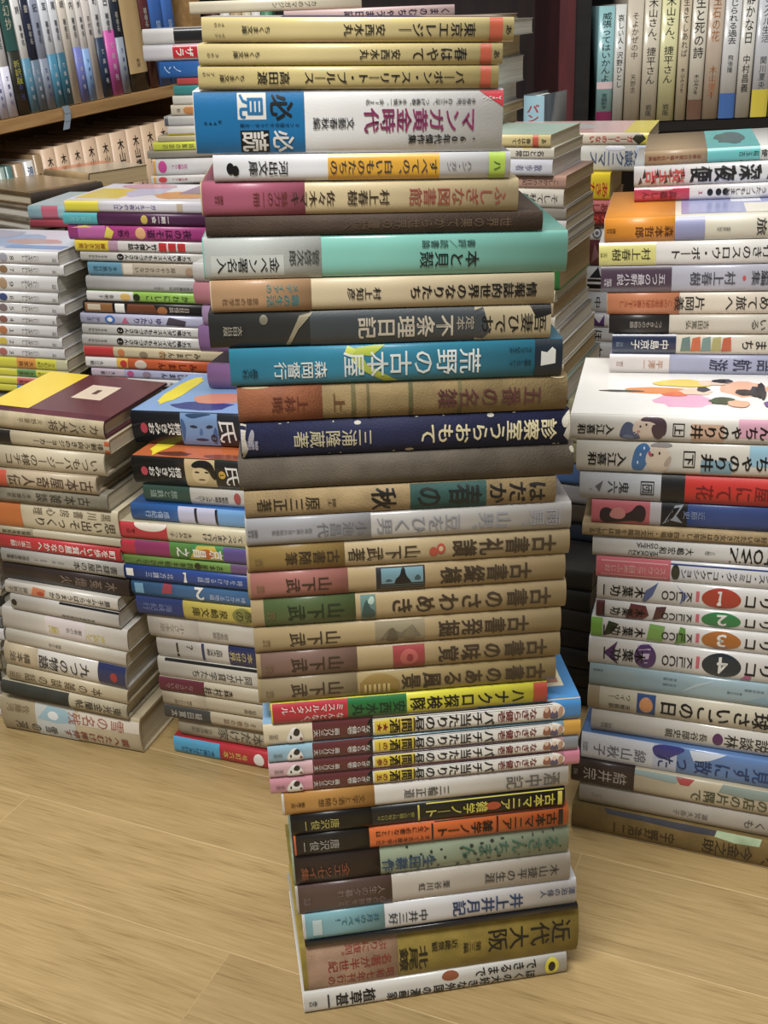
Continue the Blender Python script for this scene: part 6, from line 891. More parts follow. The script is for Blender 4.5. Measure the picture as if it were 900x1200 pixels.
{'kind':'s','c':'#1e1a18','lab':'black comic with brown and white patches, ninth from top of mixed comic stack','grp':'comics in the mixed comic stack','loc':(-0.302,0.59,0.3603),'yaw':-15,'tilt':-0.0098,'L':0.1724,'T':0.0116,'D':0.1115,'pic':[('r',2.4,33.3,0.08,0.92,'#8a5c34'),('r',5.3,19.8,0.3,0.8,'#c0b49a'),('r',36.2,46.8,0.1,0.9,'#dcdad2'),('p',[(48.7,0.1),(50.6,0.9),(79.1,0.9),(84.7,0.1)],'#6e3a22'),('e',88.5,0.4,5.6,0.36,'#a8683c')],'tx':[('日狂怪談',118.3,96.0,0.5,0.5,'#c8b8a8')]},
{'kind':'s','c':'#b4b4cc','lab':'lavender comic with blue disc, tenth from top of mixed comic stack','grp':'comics in the mixed comic stack','loc':(-0.3063,0.59,0.3486),'yaw':-15,'tilt':-0.0098,'L':0.1724,'T':0.0113,'D':0.1115,'pg':'w','pic':[('e',33.4,0.5,5.8,0.4,'#3c6ab0'),('e',33.4,0.5,2.9,0.2,'#dcdad2'),('p',[(46.0,0.2),(50.8,0.8),(54.6,0.2)],'#c05a7a'),('p',[(95.4,0.2),(99.2,0.9),(117.9,0.6),(116.1,0.1)],'#4a4450')],'tx':[('ゆったり',91.7,59.4,0.5,0.6,'#5a4a7c','b'),('かしき',22.8,7.2,0.5,0.44,'#5a5a7c')]},
{'kind':'s','c':'#ccc9c2','lab':'white comic with black title under lavender one, eleventh from top of mixed comic stack','grp':'comics in the mixed comic stack','loc':(-0.3061,0.59,0.3377),'yaw':-15,'tilt':-0.0098,'L':0.1724,'T':0.0105,'D':0.1115,'pg':'w','pic':[('e',43.2,0.5,3.9,0.34,'#161412')],'tx':[('ドカ喰いダイスキもちづきさん',122.1,48.1,0.5,0.58,'#2c2826','b'),('２',46.1,40.3,0.5,0.4,'#dcdad2'),('まるよのかも',28.7,7.2,0.5,0.36,'#55504c')]},
{'kind':'s','c':'#ccc9c2','lab':'white comic with black title above red-ended one, twelfth from top of mixed comic stack','grp':'comics in the mixed comic stack','loc':(-0.3078,0.59,0.3256),'yaw':-15,'tilt':-0.0098,'L':0.1724,'T':0.0117,'D':0.1115,'pg':'w','pic':[('e',43.4,0.5,3.9,0.34,'#161412')],'tx':[('ドカ喰いダイスキもちづきさん',122.6,48.2,0.5,0.58,'#2c2826','b'),('１',46.3,40.5,0.5,0.4,'#dcdad2'),('まるよのかも',28.8,7.2,0.5,0.36,'#55504c')]},
{'kind':'s','c':'#c9b994','lab':'cream comic with red end and mascot drawings, thirteenth from top of mixed comic stack','grp':'comics in the mixed comic stack','loc':(-0.3078,0.59,0.3138),'yaw':-15,'tilt':-0.0098,'L':0.1724,'T':0.0114,'D':0.1115,'pan':[(0.4,33.9,'#b82e30')],'pic':[('e',42.7,0.5,3.9,0.36,'#c07040'),('e',67.9,0.4,4.8,0.3,'#8a7a60'),('e',89.0,0.5,3.8,0.34,'#b89a6a')],'tx':[('みしまん六',132.6,85.2,0.5,0.5,'#4a3424')]},
{'kind':'s','c':'#c0552a','lab':'orange comic with white end, fourteenth from top of mixed comic stack','grp':'comics in the mixed comic stack','loc':(-0.3077,0.59,0.3018),'yaw':-15,'tilt':-0.0098,'L':0.1724,'T':0.0116,'D':0.1115,'pan':[(0.4,36.0,'#ccc8c4'),(36.0,48.7,'#d0a43c')],'pic':[('e',63.3,0.5,6.8,0.4,'#cbb8a4'),('e',43.9,0.5,3.9,0.34,'#b83030')],'tx':[('みしまん',127.4,81.7,0.5,0.56,'#6a1e14','b'),('大江朝',21.3,5.4,0.5,0.4,'#5c5854')]},
{'kind':'s','c':'#a9acca','lab':'blue-lavender comic with grey-pink end, fifteenth from top of mixed comic stack','grp':'comics in the mixed comic stack','loc':(-0.3029,0.59,0.2918),'yaw':-15,'tilt':-0.0098,'L':0.1724,'T':0.0096,'D':0.1115,'pan':[(0.5,38.1,'#b8a8b4')],'pic':[('e',45.0,0.5,3.9,0.36,'#b04a7a'),('e',63.5,0.5,4.9,0.36,'#8a7a8c')],'tx':[('ましまん',115.4,79.0,0.5,0.56,'#3a3c5c','b'),('大三郎',28.3,10.5,0.5,0.4,'#4c4854')]},
{'kind':'s','c':'#cfcac8','lab':'white comic with red upper edge, lowest of mixed comic stack','grp':'comics in the mixed comic stack','loc':(-0.3015,0.59,0.2837),'yaw':-15,'tilt':-0.0098,'L':0.1724,'T':0.0077,'D':0.1115,'pg':'w','pic':[('r',0.7,39.4,0.6,1,'#b83838')],'tx':[('ましまん六',115.0,78.5,0.5,0.5,'#4c4854')]},
{'kind':'s','c':'#cdcbc8','lab':'white comic with numeral 8 and pale blue cover, topmost of numbered comic stack','grp':'numbered comics stack','loc':(-0.4805,0.6175,0.416),'yaw':-16,'tilt':-0.0153,'L':0.1724,'T':0.0129,'D':0.1115,'pg':'w','pic':[('e',110.4,0.5,4.9,0.36,'#9a9aa4')],'tx':[('８',123.2,117.3,0.48,0.56,'#33302e'),('こじゃぎわし',151.3,131.9,0.5,0.6,'#77726e'),('白線',170.5,165.7,0.4,0.3,'#8a8682')],'cov':[(0,1,0,1,'#c9cbd4'),(0.35,0.75,0.1,0.8,'#9cacc8'),(0.5,0.9,0.3,0.55,'#b89a94'),(0.1,0.5,0.5,0.95,'#a8a8b8'),(0.6,0.98,0.1,0.25,'#7c9cc8')]},
{'kind':'s','c':'#cdcbc8','lab':'white comic with numeral 7 and brown figure, second from top of numbered comic stack','grp':'numbered comics stack','loc':(-0.4766,0.6175,0.4047),'yaw':-16,'tilt':-0.0153,'L':0.1724,'T':0.0109,'D':0.1115,'pg':'w','pic':[('e',103.8,0.5,4.9,0.36,'#8a6a48')],'tx':[('７',116.6,110.7,0.48,0.56,'#33302e'),('こじゃぎわし',144.9,125.4,0.5,0.6,'#77726e'),('白線',164.2,159.4,0.4,0.3,'#8a8682')]},
{'kind':'s','c':'#cdcbc8','lab':'white comic with numeral 9, third from top of numbered comic stack','grp':'numbered comics stack','loc':(-0.4849,0.6175,0.3881),'yaw':-16,'tilt':-0.0153,'L':0.1724,'T':0.0163,'D':0.1115,'pg':'w','pic':[('e',110.0,0.5,5.0,0.36,'#a88a6a')],'tx':[('９',122.9,116.9,0.48,0.56,'#33302e'),('こじゃぎわし',151.3,131.7,0.5,0.6,'#77726e'),('白線',170.7,165.9,0.4,0.3,'#8a8682')]},
{'kind':'s','c':'#cdcbc8','lab':'white comic with numeral 6, fourth from top of numbered comic stack','grp':'numbered comics stack','loc':(-0.4866,0.6175,0.3767),'yaw':-16,'tilt':-0.0153,'L':0.1724,'T':0.011,'D':0.1115,'pg':'w','pic':[('e',109.7,0.5,5.0,0.36,'#3a4a7a')],'tx':[('６',122.7,116.7,0.48,0.56,'#33302e'),('こじゃぎわし',151.2,131.6,0.5,0.6,'#77726e'),('白線',170.7,165.9,0.4,0.3,'#8a8682')]},
{'kind':'s','c':'#cdcbc8','lab':'white comic with numeral 5, fifth from top of numbered comic stack','grp':'numbered comics stack','loc':(-0.4815,0.6175,0.3648),'yaw':-16,'tilt':-0.0153,'L':0.1724,'T':0.0115,'D':0.1115,'pg':'w','pic':[('e',101.7,0.5,5.0,0.36,'#7a6a6a')],'tx':[('５',114.7,108.7,0.48,0.56,'#33302e'),('こじゃぎわし',143.4,123.6,0.5,0.6,'#77726e'),('白線',163.0,158.1,0.4,0.3,'#8a8682')]},
{'kind':'s','c':'#cdcbc8','lab':'white comic with numeral 4, sixth from top of numbered comic stack','grp':'numbered comics stack','loc':(-0.4916,0.6175,0.3543),'yaw':-16,'tilt':-0.0153,'L':0.1724,'T':0.0101,'D':0.1115,'pg':'w','pic':[('e',111.1,0.5,5.0,0.36,'#8a5c50')],'tx':[('４',124.1,118.1,0.48,0.56,'#33302e'),('こじゃぎわし',153.0,133.1,0.5,0.6,'#77726e'),('白線',172.6,167.7,0.4,0.3,'#8a8682')]},
{'kind':'s','c':'#cdcbc8','lab':'white comic with numeral 1, seventh from top of numbered comic stack','grp':'numbered comics stack','loc':(-0.4926,0.6175,0.3417),'yaw':-16,'tilt':-0.0153,'L':0.1724,'T':0.0122,'D':0.1115,'pg':'w','pic':[('e',109.8,0.5,5.0,0.36,'#b07048')],'tx':[('１',122.9,116.9,0.48,0.56,'#33302e'),('こじゃぎわし',151.9,131.9,0.5,0.6,'#77726e'),('白線',171.6,166.7,0.4,0.3,'#8a8682')]},
{'kind':'s','c':'#cdcbc8','lab':'white comic with numeral 2, eighth from top of numbered comic stack','grp':'numbered comics stack','loc':(-0.4894,0.6175,0.33),'yaw':-16,'tilt':-0.0153,'L':0.1724,'T':0.0113,'D':0.1115,'pg':'w','pic':[('e',103.9,0.5,5.1,0.36,'#c8b048')],'tx':[('２',117.1,111.0,0.48,0.56,'#33302e'),('こじゃぎわし',146.2,126.2,0.5,0.6,'#77726e'),('白線',166.1,161.1,0.4,0.3,'#8a8682')]},
{'kind':'s','c':'#cdcbc8','lab':'white comic with numeral 3, ninth from top of numbered comic stack','grp':'numbered comics stack','loc':(-0.4885,0.6175,0.3185),'yaw':-16,'tilt':-0.0153,'L':0.1724,'T':0.0111,'D':0.1115,'pg':'w','pic':[('e',100.6,0.5,5.1,0.36,'#a8645c')],'tx':[('３',113.9,107.7,0.48,0.56,'#33302e'),('こじゃぎわし',143.1,123.0,0.5,0.6,'#77726e'),('白線',163.1,158.1,0.4,0.3,'#8a8682')]},
{'kind':'s','c':'#c4c09a','lab':'pale yellow comic with orange patch, tenth from top of numbered comic stack','grp':'numbered comics stack','loc':(-0.4874,0.6175,0.3059),'yaw':-16,'tilt':-0.0153,'L':0.1724,'T':0.0122,'D':0.1115,'pan':[(51.2,113.3,'#c8c23c'),(113.3,135.6,'#d08a3c'),(135.6,159.7,'#c8c23c')],'tx':[('うえむら町',157.7,137.6,0.5,0.5,'#5c5c20'),('大家族',133.6,115.3,0.5,0.5,'#5c3820')]},
{'kind':'s','c':'#bcb893','lab':'pale yellow comic with green patch, eleventh from top of numbered comic stack','grp':'numbered comics stack','loc':(-0.4877,0.6175,0.2976),'yaw':-16,'tilt':-0.0153,'L':0.1724,'T':0.008,'D':0.1115,'pan':[(49.8,112.1,'#c8c23c'),(112.1,134.5,'#5a8a48'),(134.5,158.7,'#c8c23c')],'tx':[('うえむら町',156.7,136.5,0.5,0.5,'#5c5c20'),('大家族',132.5,114.1,0.5,0.5,'#5c3820')]},
{'kind':'s','c':'#c4bc9a','lab':'pale yellow comic with red patch, twelfth from top of numbered comic stack','grp':'numbered comics stack','loc':(-0.4969,0.6175,0.2893),'yaw':-16,'tilt':-0.0153,'L':0.1724,'T':0.0079,'D':0.1115,'pan':[(58.6,121.0,'#c8c23c'),(121.0,143.4,'#c05a5a'),(143.4,167.6,'#c8c23c')],'tx':[('うえむら町',165.6,145.4,0.5,0.5,'#5c5c20'),('大家族',141.4,123.0,0.5,0.5,'#5c3820')]},
{'kind':'s','c':'#c4c09a','lab':'pale yellow comic with blue patch, lowest of numbered comic stack','grp':'numbered comics stack','loc':(-0.4945,0.6175,0.281),'yaw':-16,'tilt':-0.0153,'L':0.1724,'T':0.0079,'D':0.1115,'pan':[(54.1,116.7,'#c8c23c'),(116.7,139.2,'#4a7ab8'),(139.2,163.5,'#c8c23c')],'tx':[('うえむら町',161.5,141.2,0.5,0.5,'#5c5c20'),('大家族',137.1,118.7,0.5,0.5,'#5c3820')]},
{'kind':'s','c':'#cbb980','lab':'cream paperback with red band and pale green cover, topmost of small paperback stack','grp':'small paperbacks stacked behind the tall stack','loc':(0.0205,0.4893,0.524),'yaw':-24,'tilt':0,'L':0.1458,'T':0.0101,'D':0.1018,'pan':[(130.0,135.2,'#b8543a')],'tx':[('春はやて',128.5,111.8,0.5,0.5,'#161412'),('あ',142.7,137.5,0.5,0.4,'#161412')],'cov':[(0,1,0,1,'#a9c0b0')]},
{'kind':'s','c':'#d0cab8','lab':'cream-white paperback with black title, second from top of small paperback stack','grp':'small paperbacks stacked behind the tall stack','loc':(0.0236,0.4893,0.514),'yaw':-24,'tilt':0,'L':0.1458,'T':0.0096,'D':0.1018,'pic':[('r',117.8,125.4,0.9,1,'#d0b030')],'tx':[('名と日常',137.5,111.7,0.5,0.55,'#161412')]},
{'kind':'s','c':'#cdced6','lab':'white paperback with pale lettering, third from top of small paperback stack','grp':'small paperbacks stacked behind the tall stack','loc':(0.0224,0.4893,0.5001),'yaw':-24,'tilt':0,'L':0.1458,'T':0.0136,'D':0.1018,'pg':'w','tx':[('散歩者',137.4,113.0,0.5,0.4,'#6a6c88')]},
{'kind':'s','c':'#b08a78','lab':'pinkish tan paperback with dark edges, fourth from top of small paperback stack','grp':'small paperbacks stacked behind the tall stack','loc':(0.0345,0.4893,0.4889),'yaw':-24,'tilt':0,'L':0.1458,'T':0.0109,'D':0.1018,'pg':'t','tx':[('こしかたの日記',139.7,106.8,0.5,0.5,'#5a3c30')]},
{'kind':'s','c':'#cfc8b8','lab':'white paperback with worn cream pages, fifth from top of small paperback stack','grp':'small paperbacks stacked behind the tall stack','loc':(0.0327,0.4893,0.4725),'yaw':-24,'tilt':0,'L':0.1458,'T':0.016,'D':0.1018,'pg':'t','tx':[('そして私は',141.1,108.9,0.5,0.6,'#3a3630')]},
{'kind':'s','c':'#8c8478','lab':'grey-brown paperback with glossy jacket, sixth from top of small paperback stack','grp':'small paperbacks stacked behind the tall stack','loc':(0.0352,0.4893,0.4622),'yaw':-24,'tilt':0,'L':0.1458,'T':0.0099,'D':0.1018,'pg':'t'},
{'kind':'s','c':'#c9c6c0','lab':'white paperback, seventh from top of small paperback stack','grp':'small paperbacks stacked behind the tall stack','loc':(0.0355,0.4893,0.4525),'yaw':-24,'tilt':0,'L':0.1458,'T':0.0093,'D':0.1018,'tx':[('短編小説集',137.8,85.8,0.5,0.5,'#4a463c')]},
{'kind':'s','c':'#7c7468','lab':'grey-brown paperback, eighth from top of small paperback stack','grp':'small paperbacks stacked behind the tall stack','loc':(0.0364,0.4893,0.4437),'yaw':-24,'tilt':0,'L':0.1458,'T':0.0084,'D':0.1018,'pg':'w','tx':[('短編小説集',137.8,85.8,0.5,0.5,'#4a463c')]},
{'kind':'s','c':'#b9b3a6','lab':'pale paperback with a loose slip, ninth from top of small paperback stack','grp':'small paperbacks stacked behind the tall stack','loc':(0.0349,0.4901,0.4339),'yaw':-24,'tilt':0,'L':0.1477,'T':0.0094,'D':0.1048,'tx':[('短編小説集',139.8,87.8,0.5,0.5,'#4a463c')]},
{'kind':'s','c':'#2f7a3a','lab':'thick paperback with green cover, tenth from top of small paperback stack','grp':'small paperbacks stacked behind the tall stack','loc':(0.02,0.4941,0.4007),'yaw':-24,'tilt':0,'L':0.1576,'T':0.0328,'D':0.1145,'pg':'t','tx':[('短編小説集',149.6,97.6,0.5,0.5,'#4a463c')]},
{'kind':'s','c':'#c3b698','lab':'cream paperback, eleventh from top of small paperback stack','grp':'small paperbacks stacked behind the tall stack','loc':(0.0119,0.4961,0.3894),'yaw':-24,'tilt':0,'L':0.1625,'T':0.0109,'D':0.1212,'pg':'w','tx':[('短編小説集',154.5,102.5,0.5,0.5,'#4a463c')]},
{'kind':'s','c':'#a99a7c','lab':'tan paperback, twelfth from top of small paperback stack','grp':'small paperbacks stacked behind the tall stack','loc':(0.0044,0.4989,0.3769),'yaw':-24,'tilt':0,'L':0.1694,'T':0.0121,'D':0.1261,'pg':'t','tx':[('短編小説集',161.4,109.4,0.5,0.5,'#4a463c')]},
{'kind':'s','c':'#c9c2b2','lab':'off-white paperback, thirteenth from top of small paperback stack','grp':'small paperbacks stacked behind the tall stack','loc':(0.0026,0.5005,0.3651),'yaw':-24,'tilt':0,'L':0.1734,'T':0.0114,'D':0.1261,'pg':'w','tx':[('短編小説集',165.4,113.4,0.5,0.5,'#4a463c')]},
{'kind':'s','c':'#8f8a80','lab':'grey paperback, fourteenth from top of small paperback stack','grp':'small paperbacks stacked behind the tall stack','loc':(0.0122,0.4981,0.3506),'yaw':-24,'tilt':0,'L':0.1675,'T':0.0141,'D':0.1242,'pg':'w','tx':[('短編小説集',159.5,107.5,0.5,0.5,'#4a463c')]},
{'kind':'s','c':'#cfcac0','lab':'white book, fifteenth from top of small paperback stack','grp':'small paperbacks stacked behind the tall stack','loc':(0.0052,0.5021,0.3321),'yaw':-24,'tilt':0,'L':0.1773,'T':0.0181,'D':0.131,'tx':[('短編小説集',169.3,117.3,0.5,0.5,'#4a463c')]},
{'kind':'s','c':'#a39880','lab':'beige book, sixteenth from top of small paperback stack','grp':'small paperbacks stacked behind the tall stack','loc':(0.0151,0.4989,0.318),'yaw':-24,'tilt':0,'L':0.1694,'T':0.0137,'D':0.1242,'pg':'t','tx':[('短編小説集',161.4,109.4,0.5,0.5,'#4a463c')]},
{'kind':'s','c':'#7d8a7a','lab':'grey-green book, seventeenth from top of small paperback stack','grp':'small paperbacks stacked behind the tall stack','loc':(0.0099,0.5029,0.2972),'yaw':-24,'tilt':0,'L':0.1793,'T':0.0204,'D':0.131,'pg':'w','tx':[('短編小説集',171.3,119.3,0.5,0.5,'#4a463c')]},
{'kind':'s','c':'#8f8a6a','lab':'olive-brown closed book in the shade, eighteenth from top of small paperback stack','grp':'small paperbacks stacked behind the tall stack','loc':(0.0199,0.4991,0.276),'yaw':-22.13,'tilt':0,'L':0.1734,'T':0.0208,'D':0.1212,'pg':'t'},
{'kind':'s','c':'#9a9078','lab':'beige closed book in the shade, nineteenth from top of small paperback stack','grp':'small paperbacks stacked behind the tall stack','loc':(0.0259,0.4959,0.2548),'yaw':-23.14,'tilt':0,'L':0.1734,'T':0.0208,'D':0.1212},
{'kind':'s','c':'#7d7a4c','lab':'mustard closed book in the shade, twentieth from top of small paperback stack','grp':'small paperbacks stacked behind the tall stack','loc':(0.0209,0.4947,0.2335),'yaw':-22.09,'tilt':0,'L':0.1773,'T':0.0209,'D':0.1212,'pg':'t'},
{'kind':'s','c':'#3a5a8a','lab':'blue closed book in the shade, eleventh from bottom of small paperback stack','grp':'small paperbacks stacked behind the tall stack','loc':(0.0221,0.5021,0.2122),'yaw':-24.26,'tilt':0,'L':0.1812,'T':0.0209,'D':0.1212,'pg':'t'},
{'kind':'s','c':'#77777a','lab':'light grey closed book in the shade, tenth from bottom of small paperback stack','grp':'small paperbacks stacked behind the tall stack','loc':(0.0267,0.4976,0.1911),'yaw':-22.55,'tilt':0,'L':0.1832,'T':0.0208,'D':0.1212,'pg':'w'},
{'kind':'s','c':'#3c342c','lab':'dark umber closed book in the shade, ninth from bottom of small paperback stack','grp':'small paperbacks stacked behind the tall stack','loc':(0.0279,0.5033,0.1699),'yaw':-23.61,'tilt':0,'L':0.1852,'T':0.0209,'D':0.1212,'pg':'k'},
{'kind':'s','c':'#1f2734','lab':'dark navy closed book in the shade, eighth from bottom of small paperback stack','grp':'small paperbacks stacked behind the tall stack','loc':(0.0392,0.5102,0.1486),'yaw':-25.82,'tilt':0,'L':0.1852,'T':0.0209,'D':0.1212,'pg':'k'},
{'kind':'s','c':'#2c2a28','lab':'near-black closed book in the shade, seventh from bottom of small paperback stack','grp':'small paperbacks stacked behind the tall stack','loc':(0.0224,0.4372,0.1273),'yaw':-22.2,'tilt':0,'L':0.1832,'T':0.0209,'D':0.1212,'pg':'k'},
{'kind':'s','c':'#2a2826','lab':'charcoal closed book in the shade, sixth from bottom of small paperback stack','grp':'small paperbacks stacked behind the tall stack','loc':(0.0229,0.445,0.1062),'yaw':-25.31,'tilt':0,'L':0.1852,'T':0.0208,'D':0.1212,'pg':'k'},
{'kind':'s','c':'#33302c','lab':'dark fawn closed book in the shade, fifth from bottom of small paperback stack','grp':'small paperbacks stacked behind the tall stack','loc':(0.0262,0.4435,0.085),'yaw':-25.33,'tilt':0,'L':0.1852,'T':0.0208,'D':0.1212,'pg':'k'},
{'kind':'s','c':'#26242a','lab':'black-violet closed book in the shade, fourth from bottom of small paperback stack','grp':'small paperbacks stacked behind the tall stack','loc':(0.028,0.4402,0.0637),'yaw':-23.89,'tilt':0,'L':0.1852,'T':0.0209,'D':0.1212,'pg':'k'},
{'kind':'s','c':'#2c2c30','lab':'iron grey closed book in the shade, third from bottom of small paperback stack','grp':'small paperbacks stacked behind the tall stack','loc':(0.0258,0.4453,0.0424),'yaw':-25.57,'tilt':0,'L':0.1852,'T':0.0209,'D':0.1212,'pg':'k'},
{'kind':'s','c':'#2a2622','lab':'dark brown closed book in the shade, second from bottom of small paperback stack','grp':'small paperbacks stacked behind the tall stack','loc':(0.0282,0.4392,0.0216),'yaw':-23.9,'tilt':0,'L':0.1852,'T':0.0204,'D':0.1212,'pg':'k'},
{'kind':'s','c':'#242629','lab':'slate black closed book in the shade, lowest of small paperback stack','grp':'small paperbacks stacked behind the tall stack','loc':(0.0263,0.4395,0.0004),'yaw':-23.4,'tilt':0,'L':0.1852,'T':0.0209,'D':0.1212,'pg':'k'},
{'kind':'s','c':'#c9bca8','lab':'cream comic with red title and yellow corner, topmost of dim rear stack','grp':'books stacked in the gap behind','loc':(0.1062,0.6554,0.503),'yaw':-18,'tilt':0,'L':0.1793,'T':0.0118,'D':0.1212,'pan':[(169.9,179.3,'#cdbb3a')],'pic':[('p',[(163.2,0.5),(166.6,0.9),(173.2,0.9),(176.6,0.5),(169.9,0.05)],'#2a2a18')],'tx':[('ガーリーのない',164.1,120.2,0.5,0.6,'#b83a30','b')],'cov':[(0,1,0,1,'#c9a09a'),(0.86,1,0,1,'#cdbb3a'),(0.2,0.7,0.2,0.8,'#b8b4b0')]},
{'kind':'s','c':'#c2c0b8','lab':'grey-white book with blue brushed title, second from top of dim rear stack','grp':'books stacked in the gap behind','loc':(0.1051,0.6554,0.4777),'yaw':-18,'tilt':0,'L':0.1793,'T':0.025,'D':0.1261,'pan':[(169.0,179.3,'#8a9ab0')],'pic':[('e',147.9,0.9,10.2,0.1,'#a8a8b0')],'tx':[('対談クニマス',174.9,122.2,0.5,0.66,'#3c5070','b')]},
{'kind':'s','c':'#d8bc22','lab':'bright yellow comic with red kana, third from top of dim rear stack','grp':'books stacked in the gap behind','loc':(0.0995,0.6457,0.4507),'yaw':-18,'tilt':0,'L':0.1477,'T':0.0267,'D':0.1115,'pg':'t','tx':[('あきた',145.9,127.0,0.4,0.66,'#b0281c','b')],'cov':[(0.3,0.9,0.1,0.8,'#b0a8a0'),(0.2,0.5,0.5,1,'#d08a3c')]},
{'kind':'s','c':'#c06a6a','lab':'pink comic with red kana, fourth from top of dim rear stack','grp':'books stacked in the gap behind','loc':(0.1017,0.6457,0.4379),'yaw':-18,'tilt':0,'L':0.1477,'T':0.0125,'D':0.1115,'pg':'t','tx':[('あし',145.0,128.7,0.5,0.7,'#7a1c1c','b')]},
{'kind':'s','c':'#7a2020','lab':'dark red comic with green lettering, fifth from top of dim rear stack','grp':'books stacked in the gap behind','loc':(0.1023,0.6457,0.4251),'yaw':-18,'tilt':0,'L':0.1477,'T':0.0125,'D':0.1115,'pg':'t','tx':[('おか',145.0,128.6,0.5,0.7,'#c03a2c','b')]},
{'kind':'s','c':'#cfcfd2','lab':'white book with grey concentric ring, sixth from top of dim rear stack','grp':'books stacked in the gap behind','loc':(0.0962,0.6533,0.4089),'yaw':-18,'tilt':0,'L':0.1724,'T':0.0159,'D':0.1242,'pg':'w','pic':[('e',141.4,0.5,4.8,0.36,'#5a5c60'),('e',141.4,0.5,3.5,0.27,'#c0c0c4'),('e',141.4,0.5,1.7,0.13,'#5a5c60')]},
{'kind':'s','c':'#5c1c28','lab':'maroon book, seventh from top of dim rear stack','grp':'books stacked in the gap behind','loc':(0.0975,0.6533,0.3826),'yaw':-18,'tilt':0,'L':0.1724,'T':0.026,'D':0.1242,'pic':[('p',[(134.5,0.1),(138.1,0.9),(143.3,0.4)],'#8a6060')]},
{'kind':'s','c':'#c8c8c8','lab':'white book with black stripes, eighth from top of dim rear stack','grp':'books stacked in the gap behind','loc':(0.0988,0.6533,0.3558),'yaw':-18,'tilt':0,'L':0.1724,'T':0.0265,'D':0.1242,'pg':'w','pic':[('r',130.6,172.2,0.12,0.3,'#161412'),('r',130.6,172.2,0.4,0.5,'#161412'),('p',[(132.4,0.55),(141.3,0.98),(144.9,0.55)],'#22262c')]},
{'kind':'s','c':'#b9bcc0','lab':'pale grey book with one dark kanji, ninth from top of dim rear stack','grp':'books stacked in the gap behind','loc':(0.1026,0.6533,0.3331),'yaw':-18,'tilt':0,'L':0.1724,'T':0.0225,'D':0.1242,'pg':'w','tx':[('中',142.0,134.8,0.5,0.6,'#3a3c44')]},
{'kind':'s','c':'#c9c8ca','lab':'white book with purple wave, tenth from top of dim rear stack','grp':'books stacked in the gap behind','loc':(0.1034,0.6533,0.3174),'yaw':-18,'tilt':0,'L':0.1724,'T':0.0153,'D':0.1242,'pg':'w','pic':[('p',[(129.2,0.1),(134.6,0.7),(140.0,0.3),(145.4,0.9),(145.4,0.05)],'#5a3a70')]},
{'kind':'s','c':'#bcbcbc','lab':'grey comic with black hiragana, above a twin, eleventh from top of dim rear stack','grp':'books stacked in the gap behind','loc':(0.1078,0.6533,0.301),'yaw':-18,'tilt':0,'L':0.1724,'T':0.0161,'D':0.1242,'pg':'w','tx':[('ほ',139.9,129.9,0.5,0.7,'#161412','b')]},
{'kind':'s','c':'#bebebe','lab':'thicker grey comic with black hiragana, twelfth from top of dim rear stack','grp':'books stacked in the gap behind','loc':(0.107,0.6533,0.2809),'yaw':-18,'tilt':0,'L':0.1724,'T':0.0198,'D':0.1242,'pg':'w','tx':[('お',141.5,130.6,0.5,0.7,'#161412','b')]},
{'kind':'s','c':'#c4c0c4','lab':'white comic with violet lettering, lowest of dim rear stack','grp':'books stacked in the gap behind','loc':(0.1076,0.6533,0.2686),'yaw':-18,'tilt':0,'L':0.1724,'T':0.012,'D':0.1242,'pg':'w','tx':[('月',139.5,132.2,0.5,0.6,'#5a3a70')]},
{'kind':'s','c':'#cbc9c6','lab':'white paperback with black block, topmost of stack beside the tan shelf','grp':'books stacked beside the shelf','loc':(-0.2381,0.75,0.6095),'yaw':-6,'tilt':0,'L':0.1477,'T':0.0157,'D':0.1048,'pg':'w','pan':[(34.1,86.0,'#1c1c1c')]},
{'kind':'s','c':'#c9c7ca','lab':'white paperback with red label, second from top of stack beside the tan shelf','grp':'books stacked beside the shelf','loc':(-0.2392,0.75,0.5933),'yaw':-6,'tilt':0,'L':0.1477,'T':0.0159,'D':0.1048,'pg':'w','pic':[('r',32.4,59.5,0.1,0.95,'#b8202c')],'tx':[('ザラ',55.7,35.2,0.5,0.6,'#dcdad2','b')]},
{'kind':'s','c':'#2b62a8','lab':'blue book with pale marks, third from top of stack beside the tan shelf','grp':'books stacked beside the shelf','loc':(-0.2237,0.75,0.5754),'yaw':-6,'tilt':0,'L':0.1477,'T':0.0176,'D':0.1048,'tx':[('ノン',25.0,4.3,0.5,0.5,'#a8c0dc')]},
{'kind':'s','c':'#bd4a48','lab':'coral red thin paperback, fourth from top of stack beside the tan shelf','grp':'books stacked beside the shelf','loc':(-0.206,0.75,0.5678),'yaw':-6,'tilt':0,'L':0.1162,'T':0.0073,'D':0.1048},
{'kind':'s','c':'#3a8a88','lab':'sea-green thin paperback, fifth from top of stack beside the tan shelf','grp':'books stacked beside the shelf','loc':(-0.2109,0.75,0.5575),'yaw':-6,'tilt':0,'L':0.1202,'T':0.01,'D':0.1048},
{'kind':'s','c':'#cfcabc','lab':'cream-white thin book, sixth from top of stack beside the tan shelf','grp':'books stacked beside the shelf','loc':(-0.2129,0.75,0.5478),'yaw':-6,'tilt':0,'L':0.1202,'T':0.0093,'D':0.1048},
{'kind':'s','c':'#c8bca4','lab':'cream book with small picture, seventh from top of stack beside the tan shelf','grp':'books stacked beside the shelf','loc':(-0.216,0.75,0.5364),'yaw':-6,'tilt':0,'L':0.1221,'T':0.0111,'D':0.1048,'pic':[('e',20.5,0.5,6.7,0.4,'#b0743c')],'tx':[('６',11.0,6.2,0.5,0.6,'#161412')]},
